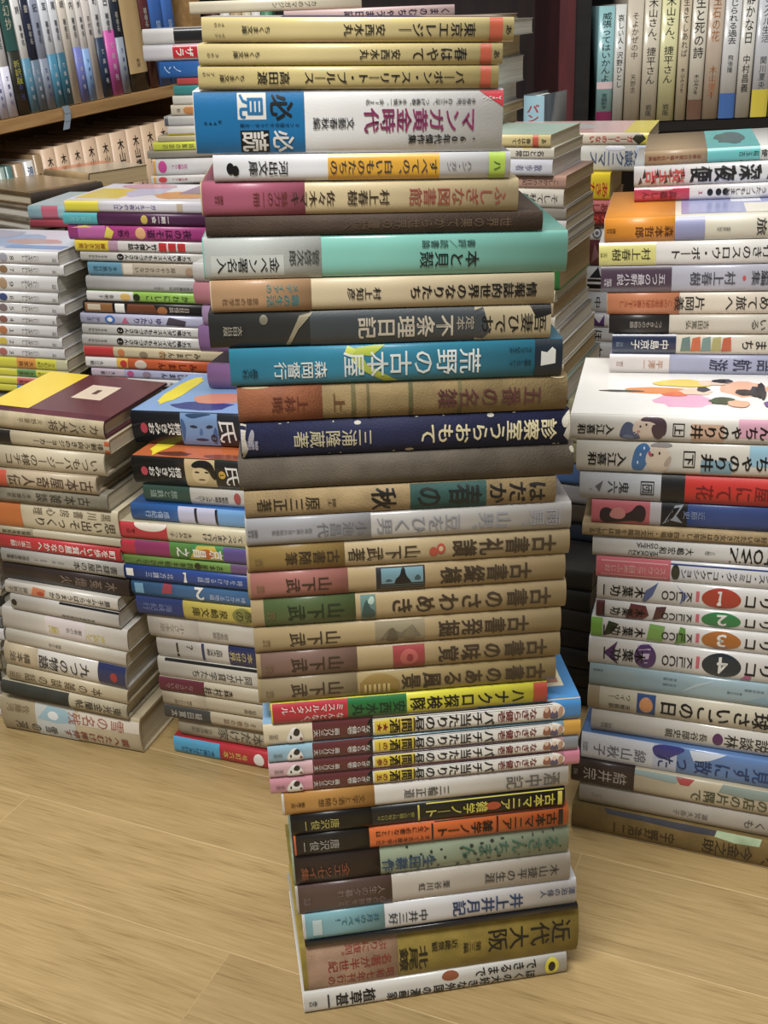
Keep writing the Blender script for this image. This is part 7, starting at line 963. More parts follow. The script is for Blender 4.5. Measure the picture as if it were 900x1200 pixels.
{'kind':'s','c':'#b4b2ac','lab':'light grey book with dark end, eighth from top of stack beside the tan shelf','grp':'books stacked beside the shelf','loc':(-0.2247,0.75,0.526),'yaw':-6,'tilt':0,'L':0.128,'T':0.0101,'D':0.1048,'pan':[(0.5,4.4,'#4a4c52')]},
{'kind':'s','c':'#cfcac0','lab':'white thin book, ninth from top of stack beside the tan shelf','grp':'books stacked beside the shelf','loc':(-0.222,0.75,0.516),'yaw':-6,'tilt':0,'L':0.1261,'T':0.0097,'D':0.1048,'pic':[('r',0.5,60.8,0,0.2,'#c8b030')]},
{'kind':'s','c':'#b3a684','lab':'straw-coloured thin book, tenth from top of stack beside the tan shelf','grp':'books stacked beside the shelf','loc':(-0.2341,0.75,0.5097),'yaw':-6,'tilt':0,'L':0.1379,'T':0.006,'D':0.1048},
{'kind':'s','c':'#c5c840','lab':'lime yellow thin book, eleventh from top of stack beside the tan shelf','grp':'books stacked beside the shelf','loc':(-0.2399,0.75,0.5004),'yaw':-6,'tilt':0,'L':0.1399,'T':0.009,'D':0.1048,'tx':[('詩集の窓辺',46.8,10.2,0.5,0.5,'#5a6020')]},
{'kind':'s','c':'#8a8272','lab':'grey-brown slab-like book, twelfth from top of stack beside the tan shelf','grp':'books stacked beside the shelf','loc':(-0.2475,0.75,0.4925),'yaw':-6,'tilt':0,'L':0.1477,'T':0.0076,'D':0.1048},
{'kind':'s','c':'#d0cbc8','lab':'white book with pink flower disc, thirteenth from top of stack beside the tan shelf','grp':'books stacked beside the shelf','loc':(-0.2431,0.75,0.4738),'yaw':-6,'tilt':0,'L':0.1458,'T':0.0183,'D':0.1048,'pg':'w','pic':[('e',11.3,0.5,4.9,0.36,'#b83a80'),('r',0.6,3.5,0,1,'#c08a3c')],'tx':[('花の暮らし',39.5,22.0,0.5,0.36,'#c04a8a')]},
{'kind':'s','c':'#ccc6c0','lab':'white book with red flower disc, lowest of stack beside the tan shelf','grp':'books stacked beside the shelf','loc':(-0.2461,0.75,0.4647),'yaw':-6,'tilt':0,'L':0.1477,'T':0.0089,'D':0.1048,'pg':'w','pic':[('e',13.3,0.5,4.9,0.36,'#b83a3c'),('r',2.5,5.5,0,1,'#c08a3c')],'tx':[('花の暮らし',41.6,24.0,0.5,0.36,'#c04a5a')]},
{'kind':'s','c':'#cfc6ac','lab':'pale cream book at the very top, topmost of pile behind the tall stack','grp':'books piled behind the tall stack','loc':(-0.1493,0.4923,0.6384),'yaw':3,'tilt':0,'L':0.1477,'T':0.0098,'D':0.1067,'pg':'t','tx':[('カブのマガジン',109.6,70.1,0.5,0.5,'#6a6450')]},
{'kind':'s','c':'#c4a8a4','lab':'pink-grey book with dark title, second from top of pile behind the tall stack','grp':'books piled behind the tall stack','loc':(-0.0689,0.4923,0.6287),'yaw':3,'tilt':0,'L':0.1477,'T':0.0094,'D':0.1067,'tx':[('くまのむちゃうま日記',144.1,50.9,0.5,0.6,'#33203a','b')]},
{'kind':'s','c':'#bda988','lab':'tan paperback with warm page edges, third from top of pile behind the tall stack','grp':'books piled behind the tall stack','loc':(-0.0298,0.5505,0.6241),'yaw':-20,'tilt':0,'L':0.1477,'T':0.0042,'D':0.1067,'pg':'t'},
{'kind':'s','c':'#bfb8a8','lab':'dusty white paperback, fourth from top of pile behind the tall stack','grp':'books piled behind the tall stack','loc':(-0.0184,0.5601,0.6101),'yaw':-24,'tilt':0,'L':0.1477,'T':0.0137,'D':0.1067,'pg':'w'},
{'kind':'s','c':'#a8a090','lab':'grey-beige paperback, fifth from top of pile behind the tall stack','grp':'books piled behind the tall stack','loc':(-0.0267,0.5505,0.5915),'yaw':-20,'tilt':0,'L':0.1477,'T':0.0183,'D':0.1067,'pg':'t'},
{'kind':'s','c':'#c4c3c0','lab':'white paperback with wide spine, sixth from top of pile behind the tall stack','grp':'books piled behind the tall stack','loc':(-0.0266,0.5601,0.5683),'yaw':-24,'tilt':0,'L':0.1477,'T':0.0229,'D':0.1067,'pg':'w'},
{'kind':'s','c':'#c7bfb8','lab':'white book with red stroke, seventh from top of pile behind the tall stack','grp':'books piled behind the tall stack','loc':(-0.0297,0.5505,0.5517),'yaw':-20,'tilt':0,'L':0.1477,'T':0.0163,'D':0.1067,'pg':'w'},
{'kind':'s','c':'#b8b09c','lab':'cream paperback, eighth from top of pile behind the tall stack','grp':'books piled behind the tall stack','loc':(-0.0248,0.5553,0.5429),'yaw':-22,'tilt':0,'L':0.1477,'T':0.0085,'D':0.1067,'pg':'t'},
{'kind':'s','c':'#a69c8a','lab':'beige paperback, lowest of pile behind the tall stack','grp':'books piled behind the tall stack','loc':(-0.0289,0.5505,0.5305),'yaw':-20,'tilt':0,'L':0.1477,'T':0.0121,'D':0.1067},
{'kind':'h','c':'#8a7c68','lab':'thick closed book low in the mixed comic stack, mostly hidden','grp':'thick closed book low in the mixed comic stack, mostly hidden','loc':(-0.2999,0.5921,0.0002),'yaw':-15,'tilt':0,'L':0.18,'T':0.0399,'D':0.14},
{'kind':'h','c':'#6a6a66','lab':'thick closed book low in the mixed comic stack, mostly hidden','grp':'thick closed book low in the mixed comic stack, mostly hidden','loc':(-0.3022,0.594,0.0405),'yaw':-15,'tilt':0,'L':0.18,'T':0.0399,'D':0.14},
{'kind':'h','c':'#a89878','lab':'thick closed book low in the mixed comic stack, mostly hidden','grp':'thick closed book low in the mixed comic stack, mostly hidden','loc':(-0.3004,0.5925,0.0808),'yaw':-15,'tilt':0,'L':0.18,'T':0.0399,'D':0.14},
{'kind':'h','c':'#5a4a40','lab':'thick closed book low in the mixed comic stack, mostly hidden','grp':'thick closed book low in the mixed comic stack, mostly hidden','loc':(-0.3012,0.5947,0.1211),'yaw':-15,'tilt':0,'L':0.18,'T':0.0399,'D':0.14},
{'kind':'h','c':'#9a968c','lab':'thick closed book low in the mixed comic stack, mostly hidden','grp':'thick closed book low in the mixed comic stack, mostly hidden','loc':(-0.2991,0.5932,0.1615),'yaw':-15,'tilt':0,'L':0.18,'T':0.0399,'D':0.14},
{'kind':'h','c':'#8a7c68','lab':'thick closed book low in the mixed comic stack, mostly hidden','grp':'thick closed book low in the mixed comic stack, mostly hidden','loc':(-0.3007,0.5921,0.2018),'yaw':-15,'tilt':0,'L':0.18,'T':0.0399,'D':0.14},
{'kind':'h','c':'#6a6a66','lab':'thick closed book low in the mixed comic stack, mostly hidden','grp':'thick closed book low in the mixed comic stack, mostly hidden','loc':(-0.3015,0.5921,0.2421),'yaw':-15,'tilt':0,'L':0.18,'T':0.0399,'D':0.14},
{'kind':'h','c':'#8a7c68','lab':'thick closed book low under the numbered comics, mostly hidden','grp':'thick closed book low under the numbered comics, mostly hidden','loc':(-0.492,0.6211,0.0002),'yaw':-16,'tilt':0,'L':0.18,'T':0.0393,'D':0.14},
{'kind':'h','c':'#6a6a66','lab':'thick closed book low under the numbered comics, mostly hidden','grp':'thick closed book low under the numbered comics, mostly hidden','loc':(-0.4925,0.621,0.0399),'yaw':-16,'tilt':0,'L':0.18,'T':0.0393,'D':0.14},
{'kind':'h','c':'#a89878','lab':'thick closed book low under the numbered comics, mostly hidden','grp':'thick closed book low under the numbered comics, mostly hidden','loc':(-0.4921,0.6209,0.0796),'yaw':-16,'tilt':0,'L':0.18,'T':0.0393,'D':0.14},
{'kind':'h','c':'#5a4a40','lab':'thick closed book low under the numbered comics, mostly hidden','grp':'thick closed book low under the numbered comics, mostly hidden','loc':(-0.4955,0.6219,0.1193),'yaw':-16,'tilt':0,'L':0.18,'T':0.0393,'D':0.14},
{'kind':'h','c':'#9a968c','lab':'thick closed book low under the numbered comics, mostly hidden','grp':'thick closed book low under the numbered comics, mostly hidden','loc':(-0.4924,0.6237,0.1591),'yaw':-16,'tilt':0,'L':0.18,'T':0.0393,'D':0.14},
{'kind':'h','c':'#8a7c68','lab':'thick closed book low under the numbered comics, mostly hidden','grp':'thick closed book low under the numbered comics, mostly hidden','loc':(-0.4939,0.619,0.1988),'yaw':-16,'tilt':0,'L':0.18,'T':0.0393,'D':0.14},
{'kind':'h','c':'#6a6a66','lab':'thick closed book low under the numbered comics, mostly hidden','grp':'thick closed book low under the numbered comics, mostly hidden','loc':(-0.4939,0.62,0.2385),'yaw':-16,'tilt':0,'L':0.18,'T':0.0393,'D':0.14},
{'kind':'h','c':'#8a7c68','lab':'thick closed book low in the dim stack behind, mostly hidden','grp':'thick closed book low in the dim stack behind, mostly hidden','loc':(0.109,0.6597,0.0002),'yaw':-18,'tilt':0,'L':0.18,'T':0.0444,'D':0.14},
{'kind':'h','c':'#6a6a66','lab':'thick closed book low in the dim stack behind, mostly hidden','grp':'thick closed book low in the dim stack behind, mostly hidden','loc':(0.1077,0.6579,0.045),'yaw':-18,'tilt':0,'L':0.18,'T':0.0444,'D':0.14},
{'kind':'h','c':'#a89878','lab':'thick closed book low in the dim stack behind, mostly hidden','grp':'thick closed book low in the dim stack behind, mostly hidden','loc':(0.105,0.6575,0.0897),'yaw':-18,'tilt':0,'L':0.18,'T':0.0444,'D':0.14},
{'kind':'h','c':'#5a4a40','lab':'thick closed book low in the dim stack behind, mostly hidden','grp':'thick closed book low in the dim stack behind, mostly hidden','loc':(0.1054,0.658,0.1345),'yaw':-18,'tilt':0,'L':0.18,'T':0.0444,'D':0.14},
{'kind':'h','c':'#9a968c','lab':'thick closed book low in the dim stack behind, mostly hidden','grp':'thick closed book low in the dim stack behind, mostly hidden','loc':(0.1068,0.6589,0.1793),'yaw':-18,'tilt':0,'L':0.18,'T':0.0444,'D':0.14},
{'kind':'h','c':'#8a7c68','lab':'thick closed book low in the dim stack behind, mostly hidden','grp':'thick closed book low in the dim stack behind, mostly hidden','loc':(0.1049,0.655,0.224),'yaw':-18,'tilt':0,'L':0.18,'T':0.0444,'D':0.14},
{'kind':'h','c':'#8a7c68','lab':'thick closed book low beside the shelf, mostly hidden','grp':'thick closed book low beside the shelf, mostly hidden','loc':(-0.245,0.7501,0.0002),'yaw':-6,'tilt':0,'L':0.16,'T':0.0418,'D':0.14},
{'kind':'h','c':'#6a6a66','lab':'thick closed book low beside the shelf, mostly hidden','grp':'thick closed book low beside the shelf, mostly hidden','loc':(-0.2457,0.7521,0.0424),'yaw':-6,'tilt':0,'L':0.16,'T':0.0418,'D':0.14},
{'kind':'h','c':'#a89878','lab':'thick closed book low beside the shelf, mostly hidden','grp':'thick closed book low beside the shelf, mostly hidden','loc':(-0.2462,0.7519,0.0847),'yaw':-6,'tilt':0,'L':0.16,'T':0.0418,'D':0.14},
{'kind':'h','c':'#5a4a40','lab':'thick closed book low beside the shelf, mostly hidden','grp':'thick closed book low beside the shelf, mostly hidden','loc':(-0.246,0.7526,0.1269),'yaw':-6,'tilt':0,'L':0.16,'T':0.0418,'D':0.14},
{'kind':'h','c':'#9a968c','lab':'thick closed book low beside the shelf, mostly hidden','grp':'thick closed book low beside the shelf, mostly hidden','loc':(-0.2451,0.7479,0.1692),'yaw':-6,'tilt':0,'L':0.16,'T':0.0418,'D':0.14},
{'kind':'h','c':'#8a7c68','lab':'thick closed book low beside the shelf, mostly hidden','grp':'thick closed book low beside the shelf, mostly hidden','loc':(-0.2469,0.7522,0.2114),'yaw':-6,'tilt':0,'L':0.16,'T':0.0418,'D':0.14},
{'kind':'h','c':'#6a6a66','lab':'thick closed book low beside the shelf, mostly hidden','grp':'thick closed book low beside the shelf, mostly hidden','loc':(-0.247,0.7481,0.2537),'yaw':-6,'tilt':0,'L':0.16,'T':0.0418,'D':0.14},
{'kind':'h','c':'#a89878','lab':'thick closed book low beside the shelf, mostly hidden','grp':'thick closed book low beside the shelf, mostly hidden','loc':(-0.2463,0.7494,0.2959),'yaw':-6,'tilt':0,'L':0.16,'T':0.0418,'D':0.14},
{'kind':'h','c':'#5a4a40','lab':'thick closed book low beside the shelf, mostly hidden','grp':'thick closed book low beside the shelf, mostly hidden','loc':(-0.2454,0.7496,0.3382),'yaw':-6,'tilt':0,'L':0.16,'T':0.0418,'D':0.14},
{'kind':'h','c':'#9a968c','lab':'thick closed book low beside the shelf, mostly hidden','grp':'thick closed book low beside the shelf, mostly hidden','loc':(-0.2475,0.7495,0.3804),'yaw':-6,'tilt':0,'L':0.16,'T':0.0418,'D':0.14},
{'kind':'h','c':'#8a7c68','lab':'thick closed book low beside the shelf, mostly hidden','grp':'thick closed book low beside the shelf, mostly hidden','loc':(-0.2466,0.7524,0.4227),'yaw':-6,'tilt':0,'L':0.16,'T':0.0418,'D':0.14},
{'kind':'h','c':'#8a7c68','lab':'thick closed book low behind the tall stack, mostly hidden','grp':'thick closed book low behind the tall stack, mostly hidden','loc':(-0.096,0.6462,0.0002),'yaw':-20,'tilt':0,'L':0.1,'T':0.0404,'D':0.09},
{'kind':'h','c':'#6a6a66','lab':'thick closed book low behind the tall stack, mostly hidden','grp':'thick closed book low behind the tall stack, mostly hidden','loc':(-0.1014,0.6469,0.041),'yaw':-20,'tilt':0,'L':0.1,'T':0.0404,'D':0.09},
{'kind':'h','c':'#a89878','lab':'thick closed book low behind the tall stack, mostly hidden','grp':'thick closed book low behind the tall stack, mostly hidden','loc':(-0.0978,0.6475,0.0818),'yaw':-20,'tilt':0,'L':0.1,'T':0.0404,'D':0.09},
{'kind':'h','c':'#5a4a40','lab':'thick closed book low behind the tall stack, mostly hidden','grp':'thick closed book low behind the tall stack, mostly hidden','loc':(-0.0998,0.6429,0.1226),'yaw':-20,'tilt':0,'L':0.1,'T':0.0404,'D':0.09},
{'kind':'h','c':'#9a968c','lab':'thick closed book low behind the tall stack, mostly hidden','grp':'thick closed book low behind the tall stack, mostly hidden','loc':(-0.0982,0.6432,0.1634),'yaw':-20,'tilt':0,'L':0.1,'T':0.0404,'D':0.09},
{'kind':'h','c':'#8a7c68','lab':'thick closed book low behind the tall stack, mostly hidden','grp':'thick closed book low behind the tall stack, mostly hidden','loc':(-0.0973,0.6473,0.2042),'yaw':-20,'tilt':0,'L':0.1,'T':0.0404,'D':0.09},
{'kind':'h','c':'#6a6a66','lab':'thick closed book low behind the tall stack, mostly hidden','grp':'thick closed book low behind the tall stack, mostly hidden','loc':(-0.0994,0.6482,0.245),'yaw':-20,'tilt':0,'L':0.1,'T':0.0404,'D':0.09},
{'kind':'h','c':'#a89878','lab':'thick closed book low behind the tall stack, mostly hidden','grp':'thick closed book low behind the tall stack, mostly hidden','loc':(-0.1009,0.6482,0.2859),'yaw':-20,'tilt':0,'L':0.1,'T':0.0404,'D':0.09},
{'kind':'h','c':'#5a4a40','lab':'thick closed book low behind the tall stack, mostly hidden','grp':'thick closed book low behind the tall stack, mostly hidden','loc':(-0.0991,0.6471,0.3267),'yaw':-20,'tilt':0,'L':0.1,'T':0.0404,'D':0.09},
{'kind':'h','c':'#9a968c','lab':'thick closed book low behind the tall stack, mostly hidden','grp':'thick closed book low behind the tall stack, mostly hidden','loc':(-0.0974,0.6484,0.3675),'yaw':-20,'tilt':0,'L':0.1,'T':0.0404,'D':0.09},
{'kind':'h','c':'#8a7c68','lab':'thick closed book low behind the tall stack, mostly hidden','grp':'thick closed book low behind the tall stack, mostly hidden','loc':(-0.0961,0.6427,0.4083),'yaw':-20,'tilt':0,'L':0.1,'T':0.0404,'D':0.09},
{'kind':'h','c':'#6a6a66','lab':'thick closed book low behind the tall stack, mostly hidden','grp':'thick closed book low behind the tall stack, mostly hidden','loc':(-0.1018,0.6458,0.4491),'yaw':-20,'tilt':0,'L':0.1,'T':0.0404,'D':0.09},
{'kind':'h','c':'#a89878','lab':'thick closed book low behind the tall stack, mostly hidden','grp':'thick closed book low behind the tall stack, mostly hidden','loc':(-0.1017,0.6464,0.4899),'yaw':-20,'tilt':0,'L':0.1,'T':0.0404,'D':0.09},
{'kind':'h','c':'#6b5334','lab':'old tan hardback with dark brown spine, page edges facing out, under the sloping shelf','grp':'old books piled under the sloping shelf','loc':(-0.4065,0.83,0.4339),'yaw':48,'tilt':0,'L':0.105,'T':0.0156,'D':0.1455,'old':1,'pan':[(0.0,105.0,'#35281d')],'cov':[(0,1,0,1,'#8c7656')]},
{'kind':'h','c':'#8a806c','lab':'grey-edged old hardback just beneath the tan one','grp':'old books piled under the sloping shelf','loc':(-0.409,0.83,0.4179),'yaw':48,'tilt':0,'L':0.105,'T':0.0154,'D':0.1455,'pg':'w','old':1},
{'kind':'h','c':'#7a7060','lab':'third old hardback down from the tan one','grp':'old books piled under the sloping shelf','loc':(-0.4123,0.83,0.4039),'yaw':47,'tilt':0,'L':0.105,'T':0.0135,'D':0.1455,'pg':'w','old':1},
{'kind':'h','c':'#5a5044','lab':'fourth old hardback down from the tan one','grp':'old books piled under the sloping shelf','loc':(-0.4152,0.83,0.3855),'yaw':48,'tilt':0,'L':0.105,'T':0.0177,'D':0.1455,'old':1},
{'kind':'h','c':'#8a7c68','lab':'thick closed book low under the old hardbacks, mostly hidden','grp':'thick closed book low under the old hardbacks, mostly hidden','loc':(-0.415,0.835,0.0002),'yaw':48,'tilt':0,'L':0.1,'T':0.0424,'D':0.09},
{'kind':'h','c':'#6a6a66','lab':'thick closed book low under the old hardbacks, mostly hidden','grp':'thick closed book low under the old hardbacks, mostly hidden','loc':(-0.4156,0.8326,0.043),'yaw':48,'tilt':0,'L':0.1,'T':0.0424,'D':0.09},
{'kind':'h','c':'#a89878','lab':'thick closed book low under the old hardbacks, mostly hidden','grp':'thick closed book low under the old hardbacks, mostly hidden','loc':(-0.4126,0.8354,0.0859),'yaw':48,'tilt':0,'L':0.1,'T':0.0424,'D':0.09},
{'kind':'h','c':'#5a4a40','lab':'thick closed book low under the old hardbacks, mostly hidden','grp':'thick closed book low under the old hardbacks, mostly hidden','loc':(-0.4182,0.8316,0.1287),'yaw':48,'tilt':0,'L':0.1,'T':0.0424,'D':0.09},
{'kind':'h','c':'#9a968c','lab':'thick closed book low under the old hardbacks, mostly hidden','grp':'thick closed book low under the old hardbacks, mostly hidden','loc':(-0.4145,0.8327,0.1715),'yaw':48,'tilt':0,'L':0.1,'T':0.0424,'D':0.09},
{'kind':'h','c':'#8a7c68','lab':'thick closed book low under the old hardbacks, mostly hidden','grp':'thick closed book low under the old hardbacks, mostly hidden','loc':(-0.4158,0.8357,0.2144),'yaw':48,'tilt':0,'L':0.1,'T':0.0424,'D':0.09},
{'kind':'h','c':'#6a6a66','lab':'thick closed book low under the old hardbacks, mostly hidden','grp':'thick closed book low under the old hardbacks, mostly hidden','loc':(-0.4161,0.8366,0.2572),'yaw':48,'tilt':0,'L':0.1,'T':0.0424,'D':0.09},
{'kind':'h','c':'#a89878','lab':'thick closed book low under the old hardbacks, mostly hidden','grp':'thick closed book low under the old hardbacks, mostly hidden','loc':(-0.4139,0.8343,0.3001),'yaw':48,'tilt':0,'L':0.1,'T':0.0424,'D':0.09},
{'kind':'h','c':'#5a4a40','lab':'thick closed book low under the old hardbacks, mostly hidden','grp':'thick closed book low under the old hardbacks, mostly hidden','loc':(-0.4172,0.8335,0.3429),'yaw':48,'tilt':0,'L':0.1,'T':0.0424,'D':0.09},
{'kind':'s','c':'#a88a5c','lab':'old pale paperback with orange corner and brown page edges, under the tan volumes','grp':'old books piled under the sloping shelf','loc':(-0.4406,1.0269,0.4337),'yaw':-42,'tilt':0,'L':0.1,'T':0.02,'D':0.097,'pg':'t','old':1,'cov':[(0,1,0,1,'#b0a48c'),(0,0.3,0,1,'#b8603c')]},
{'kind':'h','c':'#8a7c68','lab':'thick closed book low under the orange-cornered paperback, mostly hidden','grp':'thick closed book low under the orange-cornered paperback, mostly hidden','loc':(-0.4281,1.0225,0.0002),'yaw':-42,'tilt':0,'L':0.08,'T':0.043,'D':0.07},
{'kind':'h','c':'#6a6a66','lab':'thick closed book low under the orange-cornered paperback, mostly hidden','grp':'thick closed book low under the orange-cornered paperback, mostly hidden','loc':(-0.4322,1.0173,0.0436),'yaw':-42,'tilt':0,'L':0.08,'T':0.043,'D':0.07},
{'kind':'h','c':'#a89878','lab':'thick closed book low under the orange-cornered paperback, mostly hidden','grp':'thick closed book low under the orange-cornered paperback, mostly hidden','loc':(-0.4282,1.0215,0.0869),'yaw':-42,'tilt':0,'L':0.08,'T':0.043,'D':0.07},
{'kind':'h','c':'#5a4a40','lab':'thick closed book low under the orange-cornered paperback, mostly hidden','grp':'thick closed book low under the orange-cornered paperback, mostly hidden','loc':(-0.4322,1.0215,0.1303),'yaw':-42,'tilt':0,'L':0.08,'T':0.043,'D':0.07},
{'kind':'h','c':'#9a968c','lab':'thick closed book low under the orange-cornered paperback, mostly hidden','grp':'thick closed book low under the orange-cornered paperback, mostly hidden','loc':(-0.428,1.0207,0.1737),'yaw':-42,'tilt':0,'L':0.08,'T':0.043,'D':0.07},
{'kind':'h','c':'#8a7c68','lab':'thick closed book low under the orange-cornered paperback, mostly hidden','grp':'thick closed book low under the orange-cornered paperback, mostly hidden','loc':(-0.4306,1.0192,0.217),'yaw':-42,'tilt':0,'L':0.08,'T':0.043,'D':0.07},
{'kind':'h','c':'#6a6a66','lab':'thick closed book low under the orange-cornered paperback, mostly hidden','grp':'thick closed book low under the orange-cornered paperback, mostly hidden','loc':(-0.4305,1.0216,0.2604),'yaw':-42,'tilt':0,'L':0.08,'T':0.043,'D':0.07},
{'kind':'h','c':'#a89878','lab':'thick closed book low under the orange-cornered paperback, mostly hidden','grp':'thick closed book low under the orange-cornered paperback, mostly hidden','loc':(-0.4307,1.0185,0.3038),'yaw':-42,'tilt':0,'L':0.08,'T':0.043,'D':0.07},
{'kind':'h','c':'#5a4a40','lab':'thick closed book low under the orange-cornered paperback, mostly hidden','grp':'thick closed book low under the orange-cornered paperback, mostly hidden','loc':(-0.4271,1.0221,0.3471),'yaw':-42,'tilt':0,'L':0.08,'T':0.043,'D':0.07},
{'kind':'h','c':'#9a968c','lab':'thick closed book low under the orange-cornered paperback, mostly hidden','grp':'thick closed book low under the orange-cornered paperback, mostly hidden','loc':(-0.4269,1.0214,0.3905),'yaw':-42,'tilt':0,'L':0.08,'T':0.043,'D':0.07},
{'kind':'s','c':'#8fb0b4','lab':'pale blue book with pink label beside the white and yellow comic','grp':'pair of books beside the white and yellow comic','loc':(-0.3795,0.715,0.4371),'yaw':-14,'tilt':0,'L':0.15,'T':0.0144,'D':0.1009,'pg':'w','pan':[(16.4,36.0,'#a85060')],'cov':[(0,1,0,1,'#b0c0c4')]},
{'kind':'s','c':'#a84450','lab':'dull red book under the pale blue one with pink label','grp':'pair of books beside the white and yellow comic','loc':(-0.3791,0.715,0.4278),'yaw':-14,'tilt':0,'L':0.15,'T':0.0087,'D':0.1009},
{'kind':'h','c':'#8a7c68','lab':'thick closed book low under the dull red one, mostly hidden','grp':'thick closed book low under the dull red one, mostly hidden','loc':(-0.3516,0.7345,0.0002),'yaw':-14,'tilt':0,'L':0.07,'T':0.0424,'D':0.06},
{'kind':'h','c':'#6a6a66','lab':'thick closed book low under the dull red one, mostly hidden','grp':'thick closed book low under the dull red one, mostly hidden','loc':(-0.3487,0.7391,0.043),'yaw':-14,'tilt':0,'L':0.07,'T':0.0424,'D':0.06},
{'kind':'h','c':'#a89878','lab':'thick closed book low under the dull red one, mostly hidden','grp':'thick closed book low under the dull red one, mostly hidden','loc':(-0.3468,0.7378,0.0858),'yaw':-14,'tilt':0,'L':0.07,'T':0.0424,'D':0.06},
{'kind':'h','c':'#5a4a40','lab':'thick closed book low under the dull red one, mostly hidden','grp':'thick closed book low under the dull red one, mostly hidden','loc':(-0.3463,0.7349,0.1285),'yaw':-14,'tilt':0,'L':0.07,'T':0.0424,'D':0.06},
{'kind':'h','c':'#9a968c','lab':'thick closed book low under the dull red one, mostly hidden','grp':'thick closed book low under the dull red one, mostly hidden','loc':(-0.3507,0.736,0.1713),'yaw':-14,'tilt':0,'L':0.07,'T':0.0424,'D':0.06},
{'kind':'h','c':'#8a7c68','lab':'thick closed book low under the dull red one, mostly hidden','grp':'thick closed book low under the dull red one, mostly hidden','loc':(-0.3505,0.7359,0.2141),'yaw':-14,'tilt':0,'L':0.07,'T':0.0424,'D':0.06},
{'kind':'h','c':'#6a6a66','lab':'thick closed book low under the dull red one, mostly hidden','grp':'thick closed book low under the dull red one, mostly hidden','loc':(-0.3514,0.7363,0.2569),'yaw':-14,'tilt':0,'L':0.07,'T':0.0424,'D':0.06},
{'kind':'h','c':'#a89878','lab':'thick closed book low under the dull red one, mostly hidden','grp':'thick closed book low under the dull red one, mostly hidden','loc':(-0.3519,0.7372,0.2996),'yaw':-14,'tilt':0,'L':0.07,'T':0.0424,'D':0.06},
{'kind':'h','c':'#5a4a40','lab':'thick closed book low under the dull red one, mostly hidden','grp':'thick closed book low under the dull red one, mostly hidden','loc':(-0.3464,0.7367,0.3424),'yaw':-14,'tilt':0,'L':0.07,'T':0.0424,'D':0.06},
{'kind':'h','c':'#9a968c','lab':'thick closed book low under the dull red one, mostly hidden','grp':'thick closed book low under the dull red one, mostly hidden','loc':(-0.3483,0.7377,0.3852),'yaw':-14,'tilt':0,'L':0.07,'T':0.0424,'D':0.06},
{'kind':'h','c':'#c9c6c2','lab':'white book end beside the turquoise book','grp':'round-backed books behind the tall stack','loc':(-0.1547,0.395,0.4293),'yaw':-15,'tilt':0,'L':0.13,'T':0.016,'D':0.1018},
{'kind':'h','c':'#c07c86','lab':'pink book end beside the mixed comics','grp':'round-backed books behind the tall stack','loc':(-0.156,0.395,0.4097),'yaw':-15,'tilt':0,'L':0.13,'T':0.0188,'D':0.1018},
{'kind':'h','c':'#a88ab0','lab':'pale lavender book end beside the mixed comics','grp':'round-backed books behind the tall stack','loc':(-0.1505,0.395,0.3907),'yaw':-15,'tilt':0,'L':0.13,'T':0.0177,'D':0.1018},
{'kind':'h','c':'#8a6494','lab':'purple book end, upper of two, beside the mixed comics','grp':'round-backed books behind the tall stack','loc':(-0.1559,0.395,0.3673),'yaw':-15,'tilt':0,'L':0.13,'T':0.0229,'D':0.1018},
{'kind':'h','c':'#86608e','lab':'purple book end resting on the blue comic','grp':'round-backed books behind the tall stack','loc':(-0.1514,0.395,0.3337),'yaw':-15,'tilt':0,'L':0.13,'T':0.0218,'D':0.1018},
{'kind':'h','c':'#b8b0a0','lab':'tan paperback, topmost of the narrow stack beside the maroon-topped one','grp':'stack at the edge of the picture beside the maroon-topped stack','loc':(-0.5258,0.4489,0.188),'yaw':-18.27,'tilt':0,'L':0.172,'T':0.0155,'D':0.1212},
{'kind':'s','c':'#c9c6c0','lab':'white paperback, second from top of the narrow stack beside the maroon-topped one','grp':'stack at the edge of the picture beside the maroon-topped stack','loc':(-0.5265,0.4512,0.1747),'yaw':-19.06,'tilt':0,'L':0.172,'T':0.013,'D':0.1212,'pg':'w'},
{'kind':'s','c':'#a8a294','lab':'grey paperback, third from top of the narrow stack beside the maroon-topped one','grp':'stack at the edge of the picture beside the maroon-topped stack','loc':(-0.5314,0.4501,0.1577),'yaw':-18.7,'tilt':0,'L':0.172,'T':0.0167,'D':0.1212},
{'kind':'h','c':'#cfccc6','lab':'white book with black mark, fourth from top of the narrow stack beside the maroon-topped one','grp':'stack at the edge of the picture beside the maroon-topped stack','loc':(-0.5298,0.4557,0.1413),'yaw':-20.66,'tilt':0,'L':0.172,'T':0.0161,'D':0.1212,'pg':'w'},
{'kind':'s','c':'#a09478','lab':'tan-edged book, fifth from top of the narrow stack beside the maroon-topped one','grp':'stack at the edge of the picture beside the maroon-topped stack','loc':(-0.5324,0.4492,0.1349),'yaw':-18.37,'tilt':0,'L':0.172,'T':0.0061,'D':0.1212},
{'kind':'s','c':'#2a2826','lab':'black book, sixth from top of the narrow stack beside the maroon-topped one','grp':'stack at the edge of the picture beside the maroon-topped stack','loc':(-0.5282,0.4574,0.1227),'yaw':-21.26,'tilt':0,'L':0.172,'T':0.0118,'D':0.1212,'pg':'w'},
{'kind':'h','c':'#8a8478','lab':'brown-grey book, seventh from top of the narrow stack beside the maroon-topped one','grp':'stack at the edge of the picture beside the maroon-topped stack','loc':(-0.5327,0.4549,0.1117),'yaw':-20.37,'tilt':0,'L':0.172,'T':0.0108,'D':0.1212},
